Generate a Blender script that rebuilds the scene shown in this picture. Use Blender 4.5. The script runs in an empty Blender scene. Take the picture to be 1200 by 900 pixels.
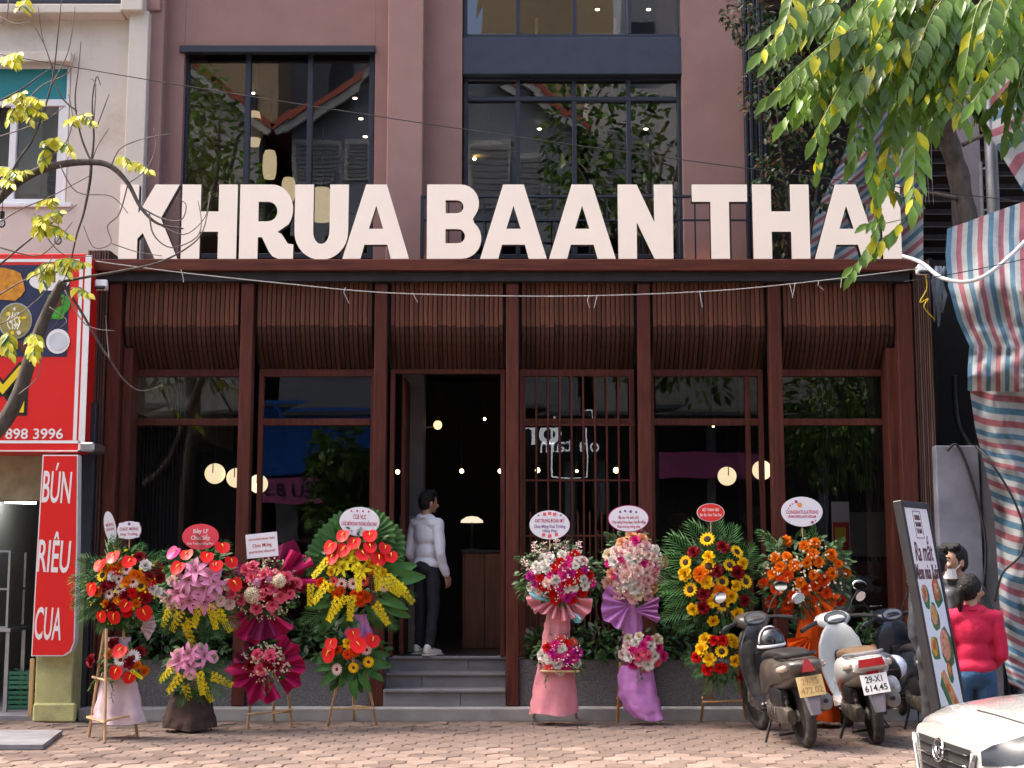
import bpy, bmesh, math, random
from mathutils import Vector, Matrix, Euler, Quaternion, noise as mnoise
R = math.radians
rnd = random.Random(7)
scene = bpy.context.scene
COL = scene.collection

# ---------------------------------------------------------------- camera, sky, sun, exposure
FPX, CAMD, CAMH = 1650.0, 15.0, 1.6
PITCH = math.atan(210.0 / FPX)
cam_data = bpy.data.cameras.new('camera')
cam_data.sensor_width = 36.0
cam_data.lens = 36.0 * FPX / 1200.0
cam_data.clip_end = 400.0
cam = bpy.data.objects.new('camera', cam_data)
cam.location = (0, -CAMD, CAMH)
cam.rotation_euler = (math.pi / 2 + PITCH, 0, 0)
COL.objects.link(cam)
scene.camera = cam

SUN_DIR = Vector((-0.55, 0.14, 0.82)).normalized()      # towards the sun: high, from the left, a little behind the row
world = bpy.data.worlds.new('World')
scene.world = world
world.use_nodes = True
_n = world.node_tree.nodes
_sky = _n.new('ShaderNodeTexSky')
_sky.sky_type = 'NISHITA'
_sky.sun_disc = False
_sky.sun_elevation = math.asin(SUN_DIR.z)
_sky.sun_rotation = math.atan2(SUN_DIR.x, SUN_DIR.y)
_sky.air_density = 0.8
_sky.dust_density = 8.0
_sky.ozone_density = 1.0
world.node_tree.links.new(_sky.outputs[0], _n['Background'].inputs[0])
_n['Background'].inputs[1].default_value = 0.15
sun_data = bpy.data.lights.new('sun', 'SUN')
sun_data.energy = 1.25
sun_data.angle = R(10)
sun_data.color = (1.0, 0.93, 0.82)
sun = bpy.data.objects.new('sun', sun_data)
sun.location = (-20, 5, 40)
sun.rotation_euler = SUN_DIR.to_track_quat('Z', 'Y').to_euler()
COL.objects.link(sun)
scene.view_settings.view_transform = 'Standard'
scene.view_settings.look = 'None'
scene.view_settings.gamma = 1.0
scene.view_settings.exposure = 1.95
scene.view_settings.use_curve_mapping = False
scene.render.engine = 'CYCLES'
scene.cycles.max_bounces = 8
scene.cycles.transparent_max_bounces = 16
scene.cycles.use_denoising = True

# ---------------------------------------------------------------- measuring: photo pixel (1200x900) on a depth plane -> metres
_c, _s = math.cos(PITCH), math.sin(PITCH)
def ray(px, py):
    a, b = (px - 600.0) / FPX, (450.0 - py) / FPX
    return Vector((a, _c - b * _s, _s + b * _c))
def W(px, py, Y):
    d = ray(px, py)
    t = (Y + CAMD) / d.y
    return Vector((d.x * t, Y, CAMH + d.z * t))
def G(px, py, z=0.0):
    d = ray(px, py)
    t = (z - CAMH) / d.z
    return Vector((d.x * t, -CAMD + d.y * t, z))
def X(px, Y, py=560):
    return W(px, py, Y).x
def Z(py, Y):
    return W(600, py, Y).z
def ppm(Y):                                       # pixels for one metre at depth Y
    return FPX / (CAMD + Y)

# ---------------------------------------------------------------- materials
MATS = {}
def srgb(r, g, b):
    f = lambda c: (c / 255.0 / 12.92) if c / 255.0 <= 0.04045 else ((c / 255.0 + 0.055) / 1.055) ** 2.4
    return (f(r), f(g), f(b))
def mat(name, col, rough=0.6, metal=0.0, var=0.12, nscale=6.0, bump=0.0, bscale=60.0, rand=0.0, spec=0.5,
        emit=None, estr=0.0, coat=0.0, stretch=None, alt=None, subsurf=0.0, trans=0.0, detail=4.0, wear=None):
    """Procedural principled material: colour varied by noise (and per object), optional bump."""
    if name in MATS:
        return MATS[name]
    m = bpy.data.materials.new(name)
    m.use_nodes = True
    nt = m.node_tree
    N, L = nt.nodes, nt.links
    p = N['Principled BSDF']
    p.inputs['Roughness'].default_value = rough
    p.inputs['Metallic'].default_value = metal
    p.inputs['Specular IOR Level'].default_value = spec
    if coat:
        p.inputs['Coat Weight'].default_value = coat
        p.inputs['Coat Roughness'].default_value = 0.08
    tc = N.new('ShaderNodeTexCoord')
    src = tc.outputs['Object']
    if stretch:
        mp = N.new('ShaderNodeMapping')
        mp.inputs['Scale'].default_value = stretch
        L.new(src, mp.inputs['Vector'])
        src = mp.outputs[0]
    nz = N.new('ShaderNodeTexNoise')
    nz.inputs['Scale'].default_value = nscale
    nz.inputs['Detail'].default_value = detail
    L.new(src, nz.inputs['Vector'])
    ramp = N.new('ShaderNodeValToRGB')
    e = ramp.color_ramp.elements
    e[0].position, e[1].position = 0.28, 0.72
    lo = alt if alt else tuple(c * (1 - var) for c in col)
    hi = col if alt else tuple(min(1, c * (1 + var)) for c in col)
    e[0].color = (*lo, 1)
    e[1].color = (*hi, 1)
    L.new(nz.outputs['Fac'], ramp.inputs['Fac'])
    out = ramp.outputs['Color']
    if wear:                                      # (colour, scale, amount): blotchy dirt / stains of their own shape
        n2 = N.new('ShaderNodeTexNoise')
        n2.inputs['Scale'].default_value = wear[1]
        n2.inputs['Detail'].default_value = 8
        n2.inputs['Roughness'].default_value = 0.65
        L.new(tc.outputs['Object'], n2.inputs['Vector'])
        r2 = N.new('ShaderNodeValToRGB')
        r2.color_ramp.elements[0].position = 0.62 - wear[2] * 0.25
        r2.color_ramp.elements[1].position = 0.78
        L.new(n2.outputs['Fac'], r2.inputs['Fac'])
        mx = N.new('ShaderNodeMix')
        mx.data_type = 'RGBA'
        L.new(r2.outputs['Color'], mx.inputs['Factor'])
        L.new(out, mx.inputs['A'])
        mx.inputs['B'].default_value = (*wear[0], 1)
        out = mx.outputs['Result']
    if rand:
        oi = N.new('ShaderNodeObjectInfo')
        hs = N.new('ShaderNodeHueSaturation')
        mr = N.new('ShaderNodeMapRange')
        mr.inputs['To Min'].default_value = 1 - rand
        mr.inputs['To Max'].default_value = 1 + rand
        L.new(oi.outputs['Random'], mr.inputs['Value'])
        L.new(mr.outputs[0], hs.inputs['Value'])
        L.new(out, hs.inputs['Color'])
        out = hs.outputs['Color']
    L.new(out, p.inputs['Base Color'])
    if bump:
        nb = N.new('ShaderNodeTexNoise')
        nb.inputs['Scale'].default_value = bscale
        nb.inputs['Detail'].default_value = 5
        L.new(src, nb.inputs['Vector'])
        bp = N.new('ShaderNodeBump')
        bp.inputs['Strength'].default_value = bump
        bp.inputs['Distance'].default_value = 0.02
        L.new(nb.outputs['Fac'], bp.inputs['Height'])
        L.new(bp.outputs[0], p.inputs['Normal'])
    if subsurf:
        p.inputs['Subsurface Weight'].default_value = subsurf
        p.inputs['Subsurface Radius'].default_value = (0.012, 0.006, 0.004)
    if emit:
        p.inputs['Emission Color'].default_value = (*emit, 1)
        p.inputs['Emission Strength'].default_value = estr
    if trans:                                     # thin leaf or cloth: some light passes through
        tr = N.new('ShaderNodeBsdfTranslucent')
        L.new(out, tr.inputs['Color'])
        mixs = N.new('ShaderNodeMixShader')
        mixs.inputs[0].default_value = trans
        L.new(p.outputs[0], mixs.inputs[1])
        L.new(tr.outputs[0], mixs.inputs[2])
        L.new(mixs.outputs[0], N['Material Output'].inputs['Surface'])
    MATS[name] = m
    return m
def glass(name, tint=(0.8, 0.85, 0.88), ior=1.75, rough=0.0):
    if name in MATS:
        return MATS[name]
    m = bpy.data.materials.new(name)
    m.use_nodes = True
    N, L = m.node_tree.nodes, m.node_tree.links
    N.remove(N['Principled BSDF'])
    t = N.new('ShaderNodeBsdfTransparent')
    t.inputs[0].default_value = (*tint, 1)
    g = N.new('ShaderNodeBsdfGlossy')
    g.inputs['Roughness'].default_value = rough
    g.inputs['Color'].default_value = (0.95, 0.97, 1, 1)
    tc = N.new('ShaderNodeTexCoord')
    nz = N.new('ShaderNodeTexNoise')
    nz.inputs['Scale'].default_value = 1.3
    nz.inputs['Detail'].default_value = 1.0
    L.new(tc.outputs['Object'], nz.inputs['Vector'])
    bp = N.new('ShaderNodeBump')
    bp.inputs['Strength'].default_value = 0.012
    bp.inputs['Distance'].default_value = 0.1
    L.new(nz.outputs['Fac'], bp.inputs['Height'])
    L.new(bp.outputs[0], g.inputs['Normal'])
    f = N.new('ShaderNodeFresnel')
    f.inputs['IOR'].default_value = ior
    x = N.new('ShaderNodeMixShader')
    L.new(f.outputs[0], x.inputs[0])
    L.new(t.outputs[0], x.inputs[1])
    L.new(g.outputs[0], x.inputs[2])
    L.new(x.outputs[0], N['Material Output'].inputs['Surface'])
    MATS[name] = m
    return m

# ---------------------------------------------------------------- objects
WM = {}                                           # world matrix of every object we make
def _wm(o):
    return WM[o.name] if o is not None else Matrix.Identity(4)
def tag(o, label=None, cat=None, group=None, kind=None):
    if label: o['label'] = label
    if cat: o['category'] = cat
    if group: o['group'] = group
    if kind: o['kind'] = kind
    return o
def thing(name, label, cat, loc=(0, 0, 0), group=None, rotz=0.0, parent=None):
    o = bpy.data.objects.new(name, None)
    o.empty_display_size = 0.1
    COL.objects.link(o)
    o.matrix_basis = Matrix.Translation(loc) @ Matrix.Rotation(rotz, 4, 'Z')
    WM[o.name] = o.matrix_basis.copy()
    return tag(o, label, cat, group)
def inst(name, mesh, parent=None, mw=None, label=None):
    """An object for existing mesh data, at a world matrix, under a parent."""
    o = bpy.data.objects.new(name, mesh)
    COL.objects.link(o)
    mw = Matrix.Identity(4) if mw is None else mw
    o.parent = parent
    o.matrix_basis = _wm(parent).inverted() @ mw
    WM[o.name] = mw.copy()
    if label: o['label'] = label
    return o
def mesh_from(name, verts, faces, mats, mi=None, smooth=False, fix=True, autosmooth=None):
    me = bpy.data.meshes.new(name)
    me.from_pydata([tuple(v) for v in verts], [], faces)
    for m in (mats if isinstance(mats, (list, tuple)) else [mats]):
        me.materials.append(m)
    if mi:
        for p, k in zip(me.polygons, mi):
            p.material_index = k
    if fix:
        bm = bmesh.new()
        bm.from_mesh(me)
        bmesh.ops.recalc_face_normals(bm, faces=bm.faces)
        bm.to_mesh(me)
        bm.free()
    if smooth:
        me.polygons.foreach_set('use_smooth', [True] * len(me.polygons))
        if autosmooth:
            me.set_sharp_from_angle(angle=R(autosmooth))
    me.update()
    return me
class MB:
    """Collects shapes; build() links them as one mesh object."""
    def __init__(s):
        s.v, s.f, s.mi, s.k = [], [], [], 0
    def add(s, vs, fs):
        b = len(s.v)
        s.v.extend(Vector(v) for v in vs)
        s.f.extend(tuple(b + i for i in f) for f in fs)
        s.mi.extend([s.k] * len(fs))
        return s
    def box(s, x0, x1, y0, y1, z0, z1, b=0.0, M=None):
        c = Vector(((x0 + x1) / 2, (y0 + y1) / 2, (z0 + z1) / 2))
        return s.obox(c, (abs(x1 - x0), abs(y1 - y0), abs(z1 - z0)), None, b, M)
    def obox(s, c, size, rot=None, b=0.0, M=None):
        hx, hy, hz = (q / 2 for q in size)
        T = Matrix.Translation(c) @ (rot.to_4x4() if rot is not None else Matrix.Identity(4))
        if M is not None: T = M @ T
        if b <= 0:
            vs = [T @ Vector((x * hx, y * hy, z * hz)) for x in (-1, 1) for y in (-1, 1) for z in (-1, 1)]
            return s.add(vs, [(0, 1, 3, 2), (4, 6, 7, 5), (0, 4, 5, 1), (2, 3, 7, 6), (0, 2, 6, 4), (1, 5, 7, 3)])
        b = min(b, hx * .9, hy * .9, hz * .9)
        vs, ix = [], {}
        for x in (-1, 1):
            for y in (-1, 1):
                for z in (-1, 1):
                    for a in range(3):
                        q = [x * (hx - b), y * (hy - b), z * (hz - b)]
                        q[a] = (x * hx, y * hy, z * hz)[a]
                        ix[x, y, z, a] = len(vs)
                        vs.append(T @ Vector(q))
        fs = []
        for a in range(3):
            o1, o2 = (a + 1) % 3, (a + 2) % 3
            for sg in (-1, 1):
                q = []
                for p1, p2 in ((-1, -1), (1, -1), (1, 1), (-1, 1)):
                    k = [0, 0, 0]; k[a] = sg; k[o1] = p1; k[o2] = p2
                    q.append(ix[k[0], k[1], k[2], a])
                fs.append(tuple(q))
        for a in range(3):                        # edges along axis a
            o1, o2 = (a + 1) % 3, (a + 2) % 3
            for p1 in (-1, 1):
                for p2 in (-1, 1):
                    k0 = [0, 0, 0]; k0[a] = -1; k0[o1] = p1; k0[o2] = p2
                    k1 = list(k0); k1[a] = 1
                    fs.append((ix[(*k0, o1)], ix[(*k1, o1)], ix[(*k1, o2)], ix[(*k0, o2)]))
        for x in (-1, 1):
            for y in (-1, 1):
                for z in (-1, 1):
                    fs.append((ix[x, y, z, 0], ix[x, y, z, 1], ix[x, y, z, 2]))
        return s.add(vs, fs)
    def tube(s, pts, rad, n=6, cap=True, flat=1.0):
        pts = [Vector(p) for p in pts]
        rads = rad if isinstance(rad, (list, tuple)) else [rad] * len(pts)
        d0 = (pts[1] - pts[0]).normalized()
        up = Vector((0, 0, 1)) if abs(d0.z) < 0.9 else Vector((0, 1, 0))
        nx = d0.cross(up).normalized()
        vs, m = [], len(pts)
        for i, p in enumerate(pts):
            d = (pts[min(i + 1, m - 1)] - pts[max(i - 1, 0)])
            d = d.normalized() if d.length > 1e-9 else d0
            nx = (nx - d * nx.dot(d))
            nx = nx.normalized() if nx.length > 1e-6 else d.orthogonal().normalized()
            ny = d.cross(nx)
            for k in range(n):
                a = 2 * math.pi * k / n
                vs.append(p + (nx * math.cos(a) + ny * math.sin(a) * flat) * rads[i])
        fs = [(i * n + k, i * n + (k + 1) % n, (i + 1) * n + (k + 1) % n, (i + 1) * n + k) for i in range(m - 1) for k in range(n)]
        if cap:
            fs.append(tuple(range(n - 1, -1, -1)))
            fs.append(tuple((m - 1) * n + k for k in range(n)))
        return s.add(vs, fs)
    def lathe(s, prof, n=16, M=None, arc=1.0):
        """prof: (radius, height) pairs round local Z, placed by M."""
        M = M or Matrix.Identity(4)
        m = len(prof)
        vs = [M @ Vector((r * math.cos(2 * math.pi * arc * k / n), r * math.sin(2 * math.pi * arc * k / n), h)) for r, h in prof for k in range(n)]
        fs = [(i * n + k, i * n + (k + 1) % n, (i + 1) * n + (k + 1) % n, (i + 1) * n + k) for i in range(m - 1) for k in range(n)]
        if prof[0][0] > 1e-5: fs.append(tuple(range(n - 1, -1, -1)))
        if prof[-1][0] > 1e-5: fs.append(tuple((m - 1) * n + k for k in range(n)))
        return s.add(vs, fs)
    def ell(s, c, r, n=12, m=8, rot=None):
        c = Vector(c)
        rr = r if isinstance(r, (list, tuple)) else (r, r, r)
        T = Matrix.Translation(c) @ (rot.to_4x4() if rot is not None else Matrix.Identity(4)) @ Matrix.Diagonal((*rr, 1))
        return s.lathe([(max(math.sin(math.pi * i / m), 1e-6), -math.cos(math.pi * i / m)) for i in range(m + 1)], n, T)
    def grid(s, fn, nu, nv, closed=False):
        vs = [fn(i / nu, j / nv) for j in range(nv + 1) for i in range(nu + 1)]
        w = nu + 1
        return s.add(vs, [(j * w + i, j * w + i + 1, (j + 1) * w + i + 1, (j + 1) * w + i) for j in range(nv) for i in range(nu)])
    def prism(s, poly, d0, d1, M=None):
        """convex-ish polygon in local XY, extruded along Z from d0 to d1."""
        M = M or Matrix.Identity(4)
        n = len(poly)
        vs = [M @ Vector((x, y, d0)) for x, y in poly] + [M @ Vector((x, y, d1)) for x, y in poly]
        return s.add(vs, [tuple(range(n - 1, -1, -1)), tuple(range(n, 2 * n))] + [(i, (i + 1) % n, n + (i + 1) % n, n + i) for i in range(n)])
    def mesh(s, name, mats, smooth=False, fix=True, autosmooth=None):
        return mesh_from(name, s.v, s.f, mats, s.mi if isinstance(mats, (list, tuple)) else None, smooth, fix, autosmooth)
    def build(s, name, mats, parent=None, smooth=False, fix=True, autosmooth=None, label=None, at=None):
        """vertices are in world coordinates; stored relative to the parent (or to `at`)."""
        mw = _wm(parent) if at is None else Matrix.Translation(at)
        inv = mw.inverted()
        s.v = [inv @ v for v in s.v]
        return inst(name, s.mesh(name, mats, smooth, fix, autosmooth), parent, mw, label)
def bx(name, m, parent, x0, x1, y0, y1, z0, z1, b=0.0, label=None):
    return MB().box(x0, x1, y0, y1, z0, z1, b).build(name, m, parent, label=label)
def pbox(name, m, parent, px0, px1, py0, py1, Y0, Y1, b=0.0, label=None):
    """box whose front face (at depth Y0) spans the measured photo rectangle."""
    a, c = W(px0, py1, Y0), W(px1, py0, Y0)
    return bx(name, m, parent, a.x, c.x, Y0, Y1, a.z, c.z, b, label)
def curve_mesh(name, loops, ext, m, bevel=0.0):
    """2-D outlines (first is outer, others holes or further outlines) filled and extruded: local XY plane, thickness 2*ext."""
    cu = bpy.data.curves.new(name, 'CURVE')
    cu.dimensions = '2D'
    cu.fill_mode = 'BOTH'
    cu.extrude = ext
    cu.bevel_depth = bevel
    cu.bevel_resolution = 1
    for lp in loops:
        sp = cu.splines.new('POLY')
        sp.points.add(len(lp) - 1)
        for q, (x, y) in zip(sp.points, lp):
            q.co = (x, y, 0, 1)
        sp.use_cyclic_u = True
    return _cu2mesh(name, cu, m)
def _cu2mesh(name, cu, m):
    o = bpy.data.objects.new('tmp', cu)
    COL.objects.link(o)
    dg = bpy.context.evaluated_depsgraph_get()
    me = bpy.data.meshes.new_from_object(o.evaluated_get(dg))
    me.name = name
    bpy.data.objects.remove(o)
    bpy.data.curves.remove(cu)
    me.materials.clear()
    me.materials.append(m)
    return me
def text_mesh(txt, m, size=0.1, ext=0.001, bold=0.0, shear=0.0, sx=1.0, align='CENTER', width=None, name='lettering'):
    cu = bpy.data.curves.new(name, 'FONT')
    cu.body = txt
    cu.size = size
    cu.extrude = ext
    cu.offset = bold * size
    cu.shear = shear
    cu.align_x = align
    cu.align_y = 'CENTER'
    cu.resolution_u = 3
    me = _cu2mesh(name, cu, m)
    if width and len(me.vertices):                # fit the line to a measured width
        xs = [v.co.x for v in me.vertices]
        sx = width / max(1e-6, max(xs) - min(xs))
    if sx != 1.0:
        for v in me.vertices: v.co.x *= sx
    return me
def face_mat(loc, normal=(0, -1, 0), roll=0.0):
    """matrix whose local Z is `normal`, local Y up: for text, plaques, flowers."""
    z = Vector(normal).normalized()
    up = Vector((0, 0, 1)) if abs(z.z) < 0.98 else Vector((0, 1, 0))
    x = up.cross(z).normalized()
    y = z.cross(x)
    M = Matrix((x, y, z)).transposed().to_4x4()
    return Matrix.Translation(loc) @ M @ Matrix.Rotation(roll, 4, 'Z')
def text(name, txt, m, parent, loc, size, normal=(0, -1, 0), roll=0.0, **k):
    return inst(name, text_mesh(txt, m, size, **k), parent, face_mat(loc, normal, roll))
# ---------------------------------------------------------------- shared materials (real-world base colours)
m_mauve = mat('mauve_render', (0.295, 0.175, 0.155), 0.95, spec=0.15, var=0.07, nscale=3, bump=0.2, bscale=80, wear=((0.25, 0.145, 0.13), 1.6, 0.15))
m_mauve2 = mat('mauve_render_lit_pilaster', (0.335, 0.203, 0.18), 0.95, spec=0.15, var=0.06, nscale=3, bump=0.2, bscale=80)  # wall render lightened: the brighter light on the pilasters put into the colour
m_cream = mat('cream_plaster', (0.63, 0.57, 0.49), 0.9, var=0.06, nscale=1.2, bump=0.15, bscale=25, wear=((0.42, 0.33, 0.24), 1.1, 0.35))
m_wood = mat('dark_red_wood', (0.085, 0.022, 0.0145), 0.6, var=0.35, nscale=5, stretch=(6, 6, 0.5), bump=0.12, bscale=30, rand=0.12, spec=0.22)
m_woodh = mat('dark_red_wood_horizontal', (0.10, 0.026, 0.016), 0.6, var=0.35, nscale=5, stretch=(0.5, 6, 6), bump=0.12, bscale=30, rand=0.12, spec=0.22)
m_slat = mat('canopy_slat_wood', (0.13, 0.047, 0.028), 0.65, spec=0.2, var=0.35, nscale=4, stretch=(8, 8, 0.6), bump=0.2, bscale=30, rand=0.3)
m_ribwood = mat('ribbed_weathered_wood', (0.105, 0.052, 0.04), 0.6, var=0.4, nscale=4, stretch=(8, 8, 0.5), bump=0.3, bscale=30, rand=0.3)
m_black = mat('black_void', (0.012, 0.012, 0.014), 0.8)
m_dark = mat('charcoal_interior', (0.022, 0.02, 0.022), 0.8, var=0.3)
m_navy = mat('dark_navy_metal', (0.017, 0.021, 0.036), 0.4, var=0.12, bump=0.05)
m_navyp = mat('navy_spandrel_plaster', (0.03, 0.037, 0.062), 0.7, var=0.12, bump=0.2, bscale=50)
m_glass = glass('window_glass', (0.62, 0.68, 0.74), 2.05)
m_shopglass = glass('shop_window_glass', (0.6, 0.62, 0.66), 1.6)
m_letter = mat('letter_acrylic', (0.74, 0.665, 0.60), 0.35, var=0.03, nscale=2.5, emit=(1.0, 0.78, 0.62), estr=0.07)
m_letterside = mat('letter_return_metal', (0.05, 0.045, 0.045), 0.45)
m_granite = mat('grey_granite', (0.13, 0.128, 0.132), 0.55, var=0.75, nscale=150, bump=0.08, detail=2)
m_stone = mat('grey_stone_step', (0.2, 0.195, 0.2), 0.65, var=0.2, nscale=2.5, bump=0.15, bscale=30, rand=0.12, stretch=(1, 1, 3))
m_slab = mat('pale_stone_edge', (0.33, 0.32, 0.31), 0.75, var=0.18, nscale=4, bump=0.2)
m_paver = mat('red_paver', (0.255, 0.185, 0.152), 0.95, spec=0.2, var=0.18, nscale=3, bump=0.3, bscale=40, rand=0.32, wear=((0.16, 0.13, 0.115), 1.6, 0.55))
m_joint = mat('paver_joint_dirt', (0.115, 0.085, 0.07), 0.95, var=0.35, nscale=8, bump=0.5, bscale=40)
m_asphalt = mat('asphalt', (0.06, 0.06, 0.062), 0.9, var=0.25, nscale=30, bump=0.4, bscale=90)
m_concrete = mat('bare_concrete', (0.24, 0.235, 0.25), 0.85, var=0.22, nscale=3, bump=0.15, bscale=30)
m_greyplaster = mat('blue_grey_plaster', (0.21, 0.215, 0.255), 0.8, var=0.28, nscale=3.2, bump=0.1)
m_white = mat('white_paint', (0.75, 0.75, 0.75), 0.5, var=0.04)
m_whiteplastic = mat('white_plastic', (0.8, 0.8, 0.8), 0.35, var=0.03)
m_blackplastic = mat('black_plastic', (0.018, 0.018, 0.02), 0.4, var=0.2)
m_rubber = mat('black_rubber', (0.02, 0.02, 0.02), 0.75, var=0.3)
m_steel = mat('steel', (0.5, 0.5, 0.52), 0.3, 0.9, var=0.1)
m_dullsteel = mat('galvanised_pipe', (0.38, 0.39, 0.41), 0.5, 0.7, var=0.2)
m_redsign = mat('red_sign_vinyl', (0.72, 0.014, 0.012), 0.35, var=0.05, nscale=1.5)
m_signwhite = mat('sign_white', (0.82, 0.8, 0.78), 0.4, var=0.03)
m_signyellow = mat('sign_yellow', (0.85, 0.62, 0.01), 0.4, var=0.04)
m_signnavy = mat('sign_navy', (0.016, 0.025, 0.075), 0.4, var=0.2)
m_teal = mat('teal_panel', (0.0, 0.21, 0.235), 0.35, var=0.1, nscale=3)
m_bulb = mat('lit_bulb', (1, 0.8, 0.5), 0.4, emit=(1.0, 0.72, 0.36), estr=4.5)
m_spot = mat('lit_downlight', (1, 0.8, 0.5), 0.4, emit=(1.0, 0.8, 0.55), estr=3.0)
m_uplight = mat('lit_uplight', (1, 0.6, 0.3), 0.4, emit=(1.0, 0.42, 0.12), estr=9.0)
m_paper = mat('paper_lantern', (0.8, 0.7, 0.48), 0.8, emit=(1.0, 0.78, 0.45), estr=0.42, bump=0.1)
m_rattan = mat('rattan', (0.6, 0.42, 0.2), 0.7, var=0.3, nscale=40)
m_rattanlit = mat('rattan_lit_shade', (0.75, 0.6, 0.38), 0.8, var=0.1, nscale=8, emit=(1.0, 0.72, 0.4), estr=0.2)
m_bark = mat('bark', (0.085, 0.068, 0.058), 0.9, var=0.4, nscale=14, bump=0.7, bscale=25, stretch=(1, 1, 0.4))
m_twig = mat('grey_twig_bark', (0.165, 0.135, 0.12), 0.85, var=0.35, nscale=12, bump=0.3)
m_wire = mat('pale_wire', (0.42, 0.4, 0.38), 0.6)
m_blackwire = mat('black_cable', (0.02, 0.02, 0.022), 0.5)
m_bamboo = mat('bare_timber_leg', (0.50, 0.315, 0.16), 0.65, var=0.22, nscale=6, bump=0.2, stretch=(4, 4, 0.6), rand=0.1)
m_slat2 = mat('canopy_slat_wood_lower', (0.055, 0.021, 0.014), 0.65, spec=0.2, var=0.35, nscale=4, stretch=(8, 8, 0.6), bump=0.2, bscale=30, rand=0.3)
# ================================================================ THE SETTING: ground, road, pavement
def sheet(name, m, x0, x1, y0, y1, z, label=None):
    o = MB().add([(x0, y0, z), (x1, y0, z), (x1, y1, z), (x0, y1, z)], [(0, 1, 2, 3)]).build(name, m)
    o['kind'] = 'structure'
    return o
sheet('ground', mat('dusty_ground', (0.16, 0.14, 0.12), 0.95, var=0.3, nscale=2), -150, 150, -150, 150, -0.16)
sheet('road', m_asphalt, -60, 60, -16.6, -6.15, -0.05)
_pv = MB().box(-40, 40, -6.0, 1.0, -0.16, -0.014).build('pavement', m_joint)
_pv['kind'] = 'structure'
_kb = MB()
for i in range(40):
    _kb.box(-40 + i * 2 + .006, -38 + i * 2 - .006, -6.16, -6.003, -0.16, 0.004, 0.012)
_kb = _kb.build('kerb', m_slab); _kb['kind'] = 'structure'
_fp = MB().box(-40, 40, -21.0, -16.7, -0.16, -0.01).build('far_pavement', m_slab); _fp['kind'] = 'structure'

# interlocking pavers: each of the nearest 300 is a piece of its own, the rest one joined field
PWX, PDY = 0.215, 0.27
def _hex(sx, sy):
    return [(0, sy / 2), (-sx / 2, sy / 4 - .006), (-sx / 2, -sy / 4 + .006), (0, -sy / 2), (sx / 2, -sy / 4 + .006), (sx / 2, sy / 4 - .006)]
def _paver(mb, M):
    a, b = _hex(PWX - .012, PDY - .014), _hex(PWX - .026, PDY - .03)
    n = 6
    vs = [M @ Vector((x, y, -.03)) for x, y in a] + [M @ Vector((x, y, -.005)) for x, y in a] + [M @ Vector((x, y, 0)) for x, y in b]
    fs = [tuple(range(12, 18))]
    for k in range(6):
        j = (k + 1) % 6
        fs += [(k, j, 6 + j, 6 + k), (6 + k, 6 + j, 12 + j, 12 + k)]
    mb.add(vs, fs)
_b = MB(); _paver(_b, Matrix.Identity(4)); _paver_me = _b.mesh('paver', m_paver)
_cells = []
_r = random.Random(3)
row, y = 0, -5.9
while y < -0.28:
    half = (CAMD + y) * 600 / FPX + 0.5
    x = -math.ceil(half / PWX) * PWX + (PWX / 2 if row % 2 else 0)
    while x < half:
        old = max(0, min(1, (y + 1.7) / 1.2))           # the strip by the houses is broken and uneven
        if not (_r.random() < 0.10 * old):
            tilt = 0.012 + 0.05 * old
            M = Matrix.Translation((x + _r.uniform(-.002, .002), y + _r.uniform(-.002, .002), _r.uniform(-.004, .002) - old * _r.random() * .010)) @ \
                Euler((_r.uniform(-tilt, tilt), _r.uniform(-tilt, tilt), _r.choice((0, math.pi)) + _r.uniform(-.02, .02) * (1 + 3 * old))).to_matrix().to_4x4()
            # photo row of this paver: only those inside the frame count among the 300
            d = Vector((x, y + CAMD, -CAMH))
            dep = d.y * _c + d.z * _s
            py = 450 - FPX * (-d.y * _s + d.z * _c) / dep
            px = 600 + FPX * x / dep
            _cells.append((0 if (py < 908 and -10 < px < 1210) else 1, y, x, M))
        x += PWX
    y += PDY * 0.75
    row += 1
_cells.sort(key=lambda c: c[:3])
_rest = MB()
for i, c in enumerate(_cells):
    if i < 300: inst('paver', _paver_me, _pv, c[3])
    else: _paver(_rest, c[3])
_o = _rest.build('paver_field', m_paver, _pv, fix=False); _o['kind'] = 'stuff'

_lv = MB()
for _ in range(130):                                 # dry leaf litter and grit
    _p = G(_r.uniform(-5, 1205), 838 + 62 * _r.random() ** 1.4)
    _a, _s2 = _r.uniform(0, 6.28), _r.uniform(.012, .035)
    _d = Vector((math.cos(_a), math.sin(_a), 0)) * _s2; _e = Vector((-_d.y, _d.x, 0)) * .5
    _lv.add([_p - _d + Vector((0, 0, .006)), _p + _e + Vector((0, 0, .012)), _p + _d + Vector((0, 0, .008)), _p - _e + Vector((0, 0, .007))], [(0, 1, 2, 3)])
_o = _lv.build('leaf_litter', mat('dry_litter', (.2, .14, .07), .9, var=.5, nscale=3), None, fix=False)
tag(_o, 'dry leaf litter scattered over the pavement', 'litter', kind='stuff')
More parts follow.
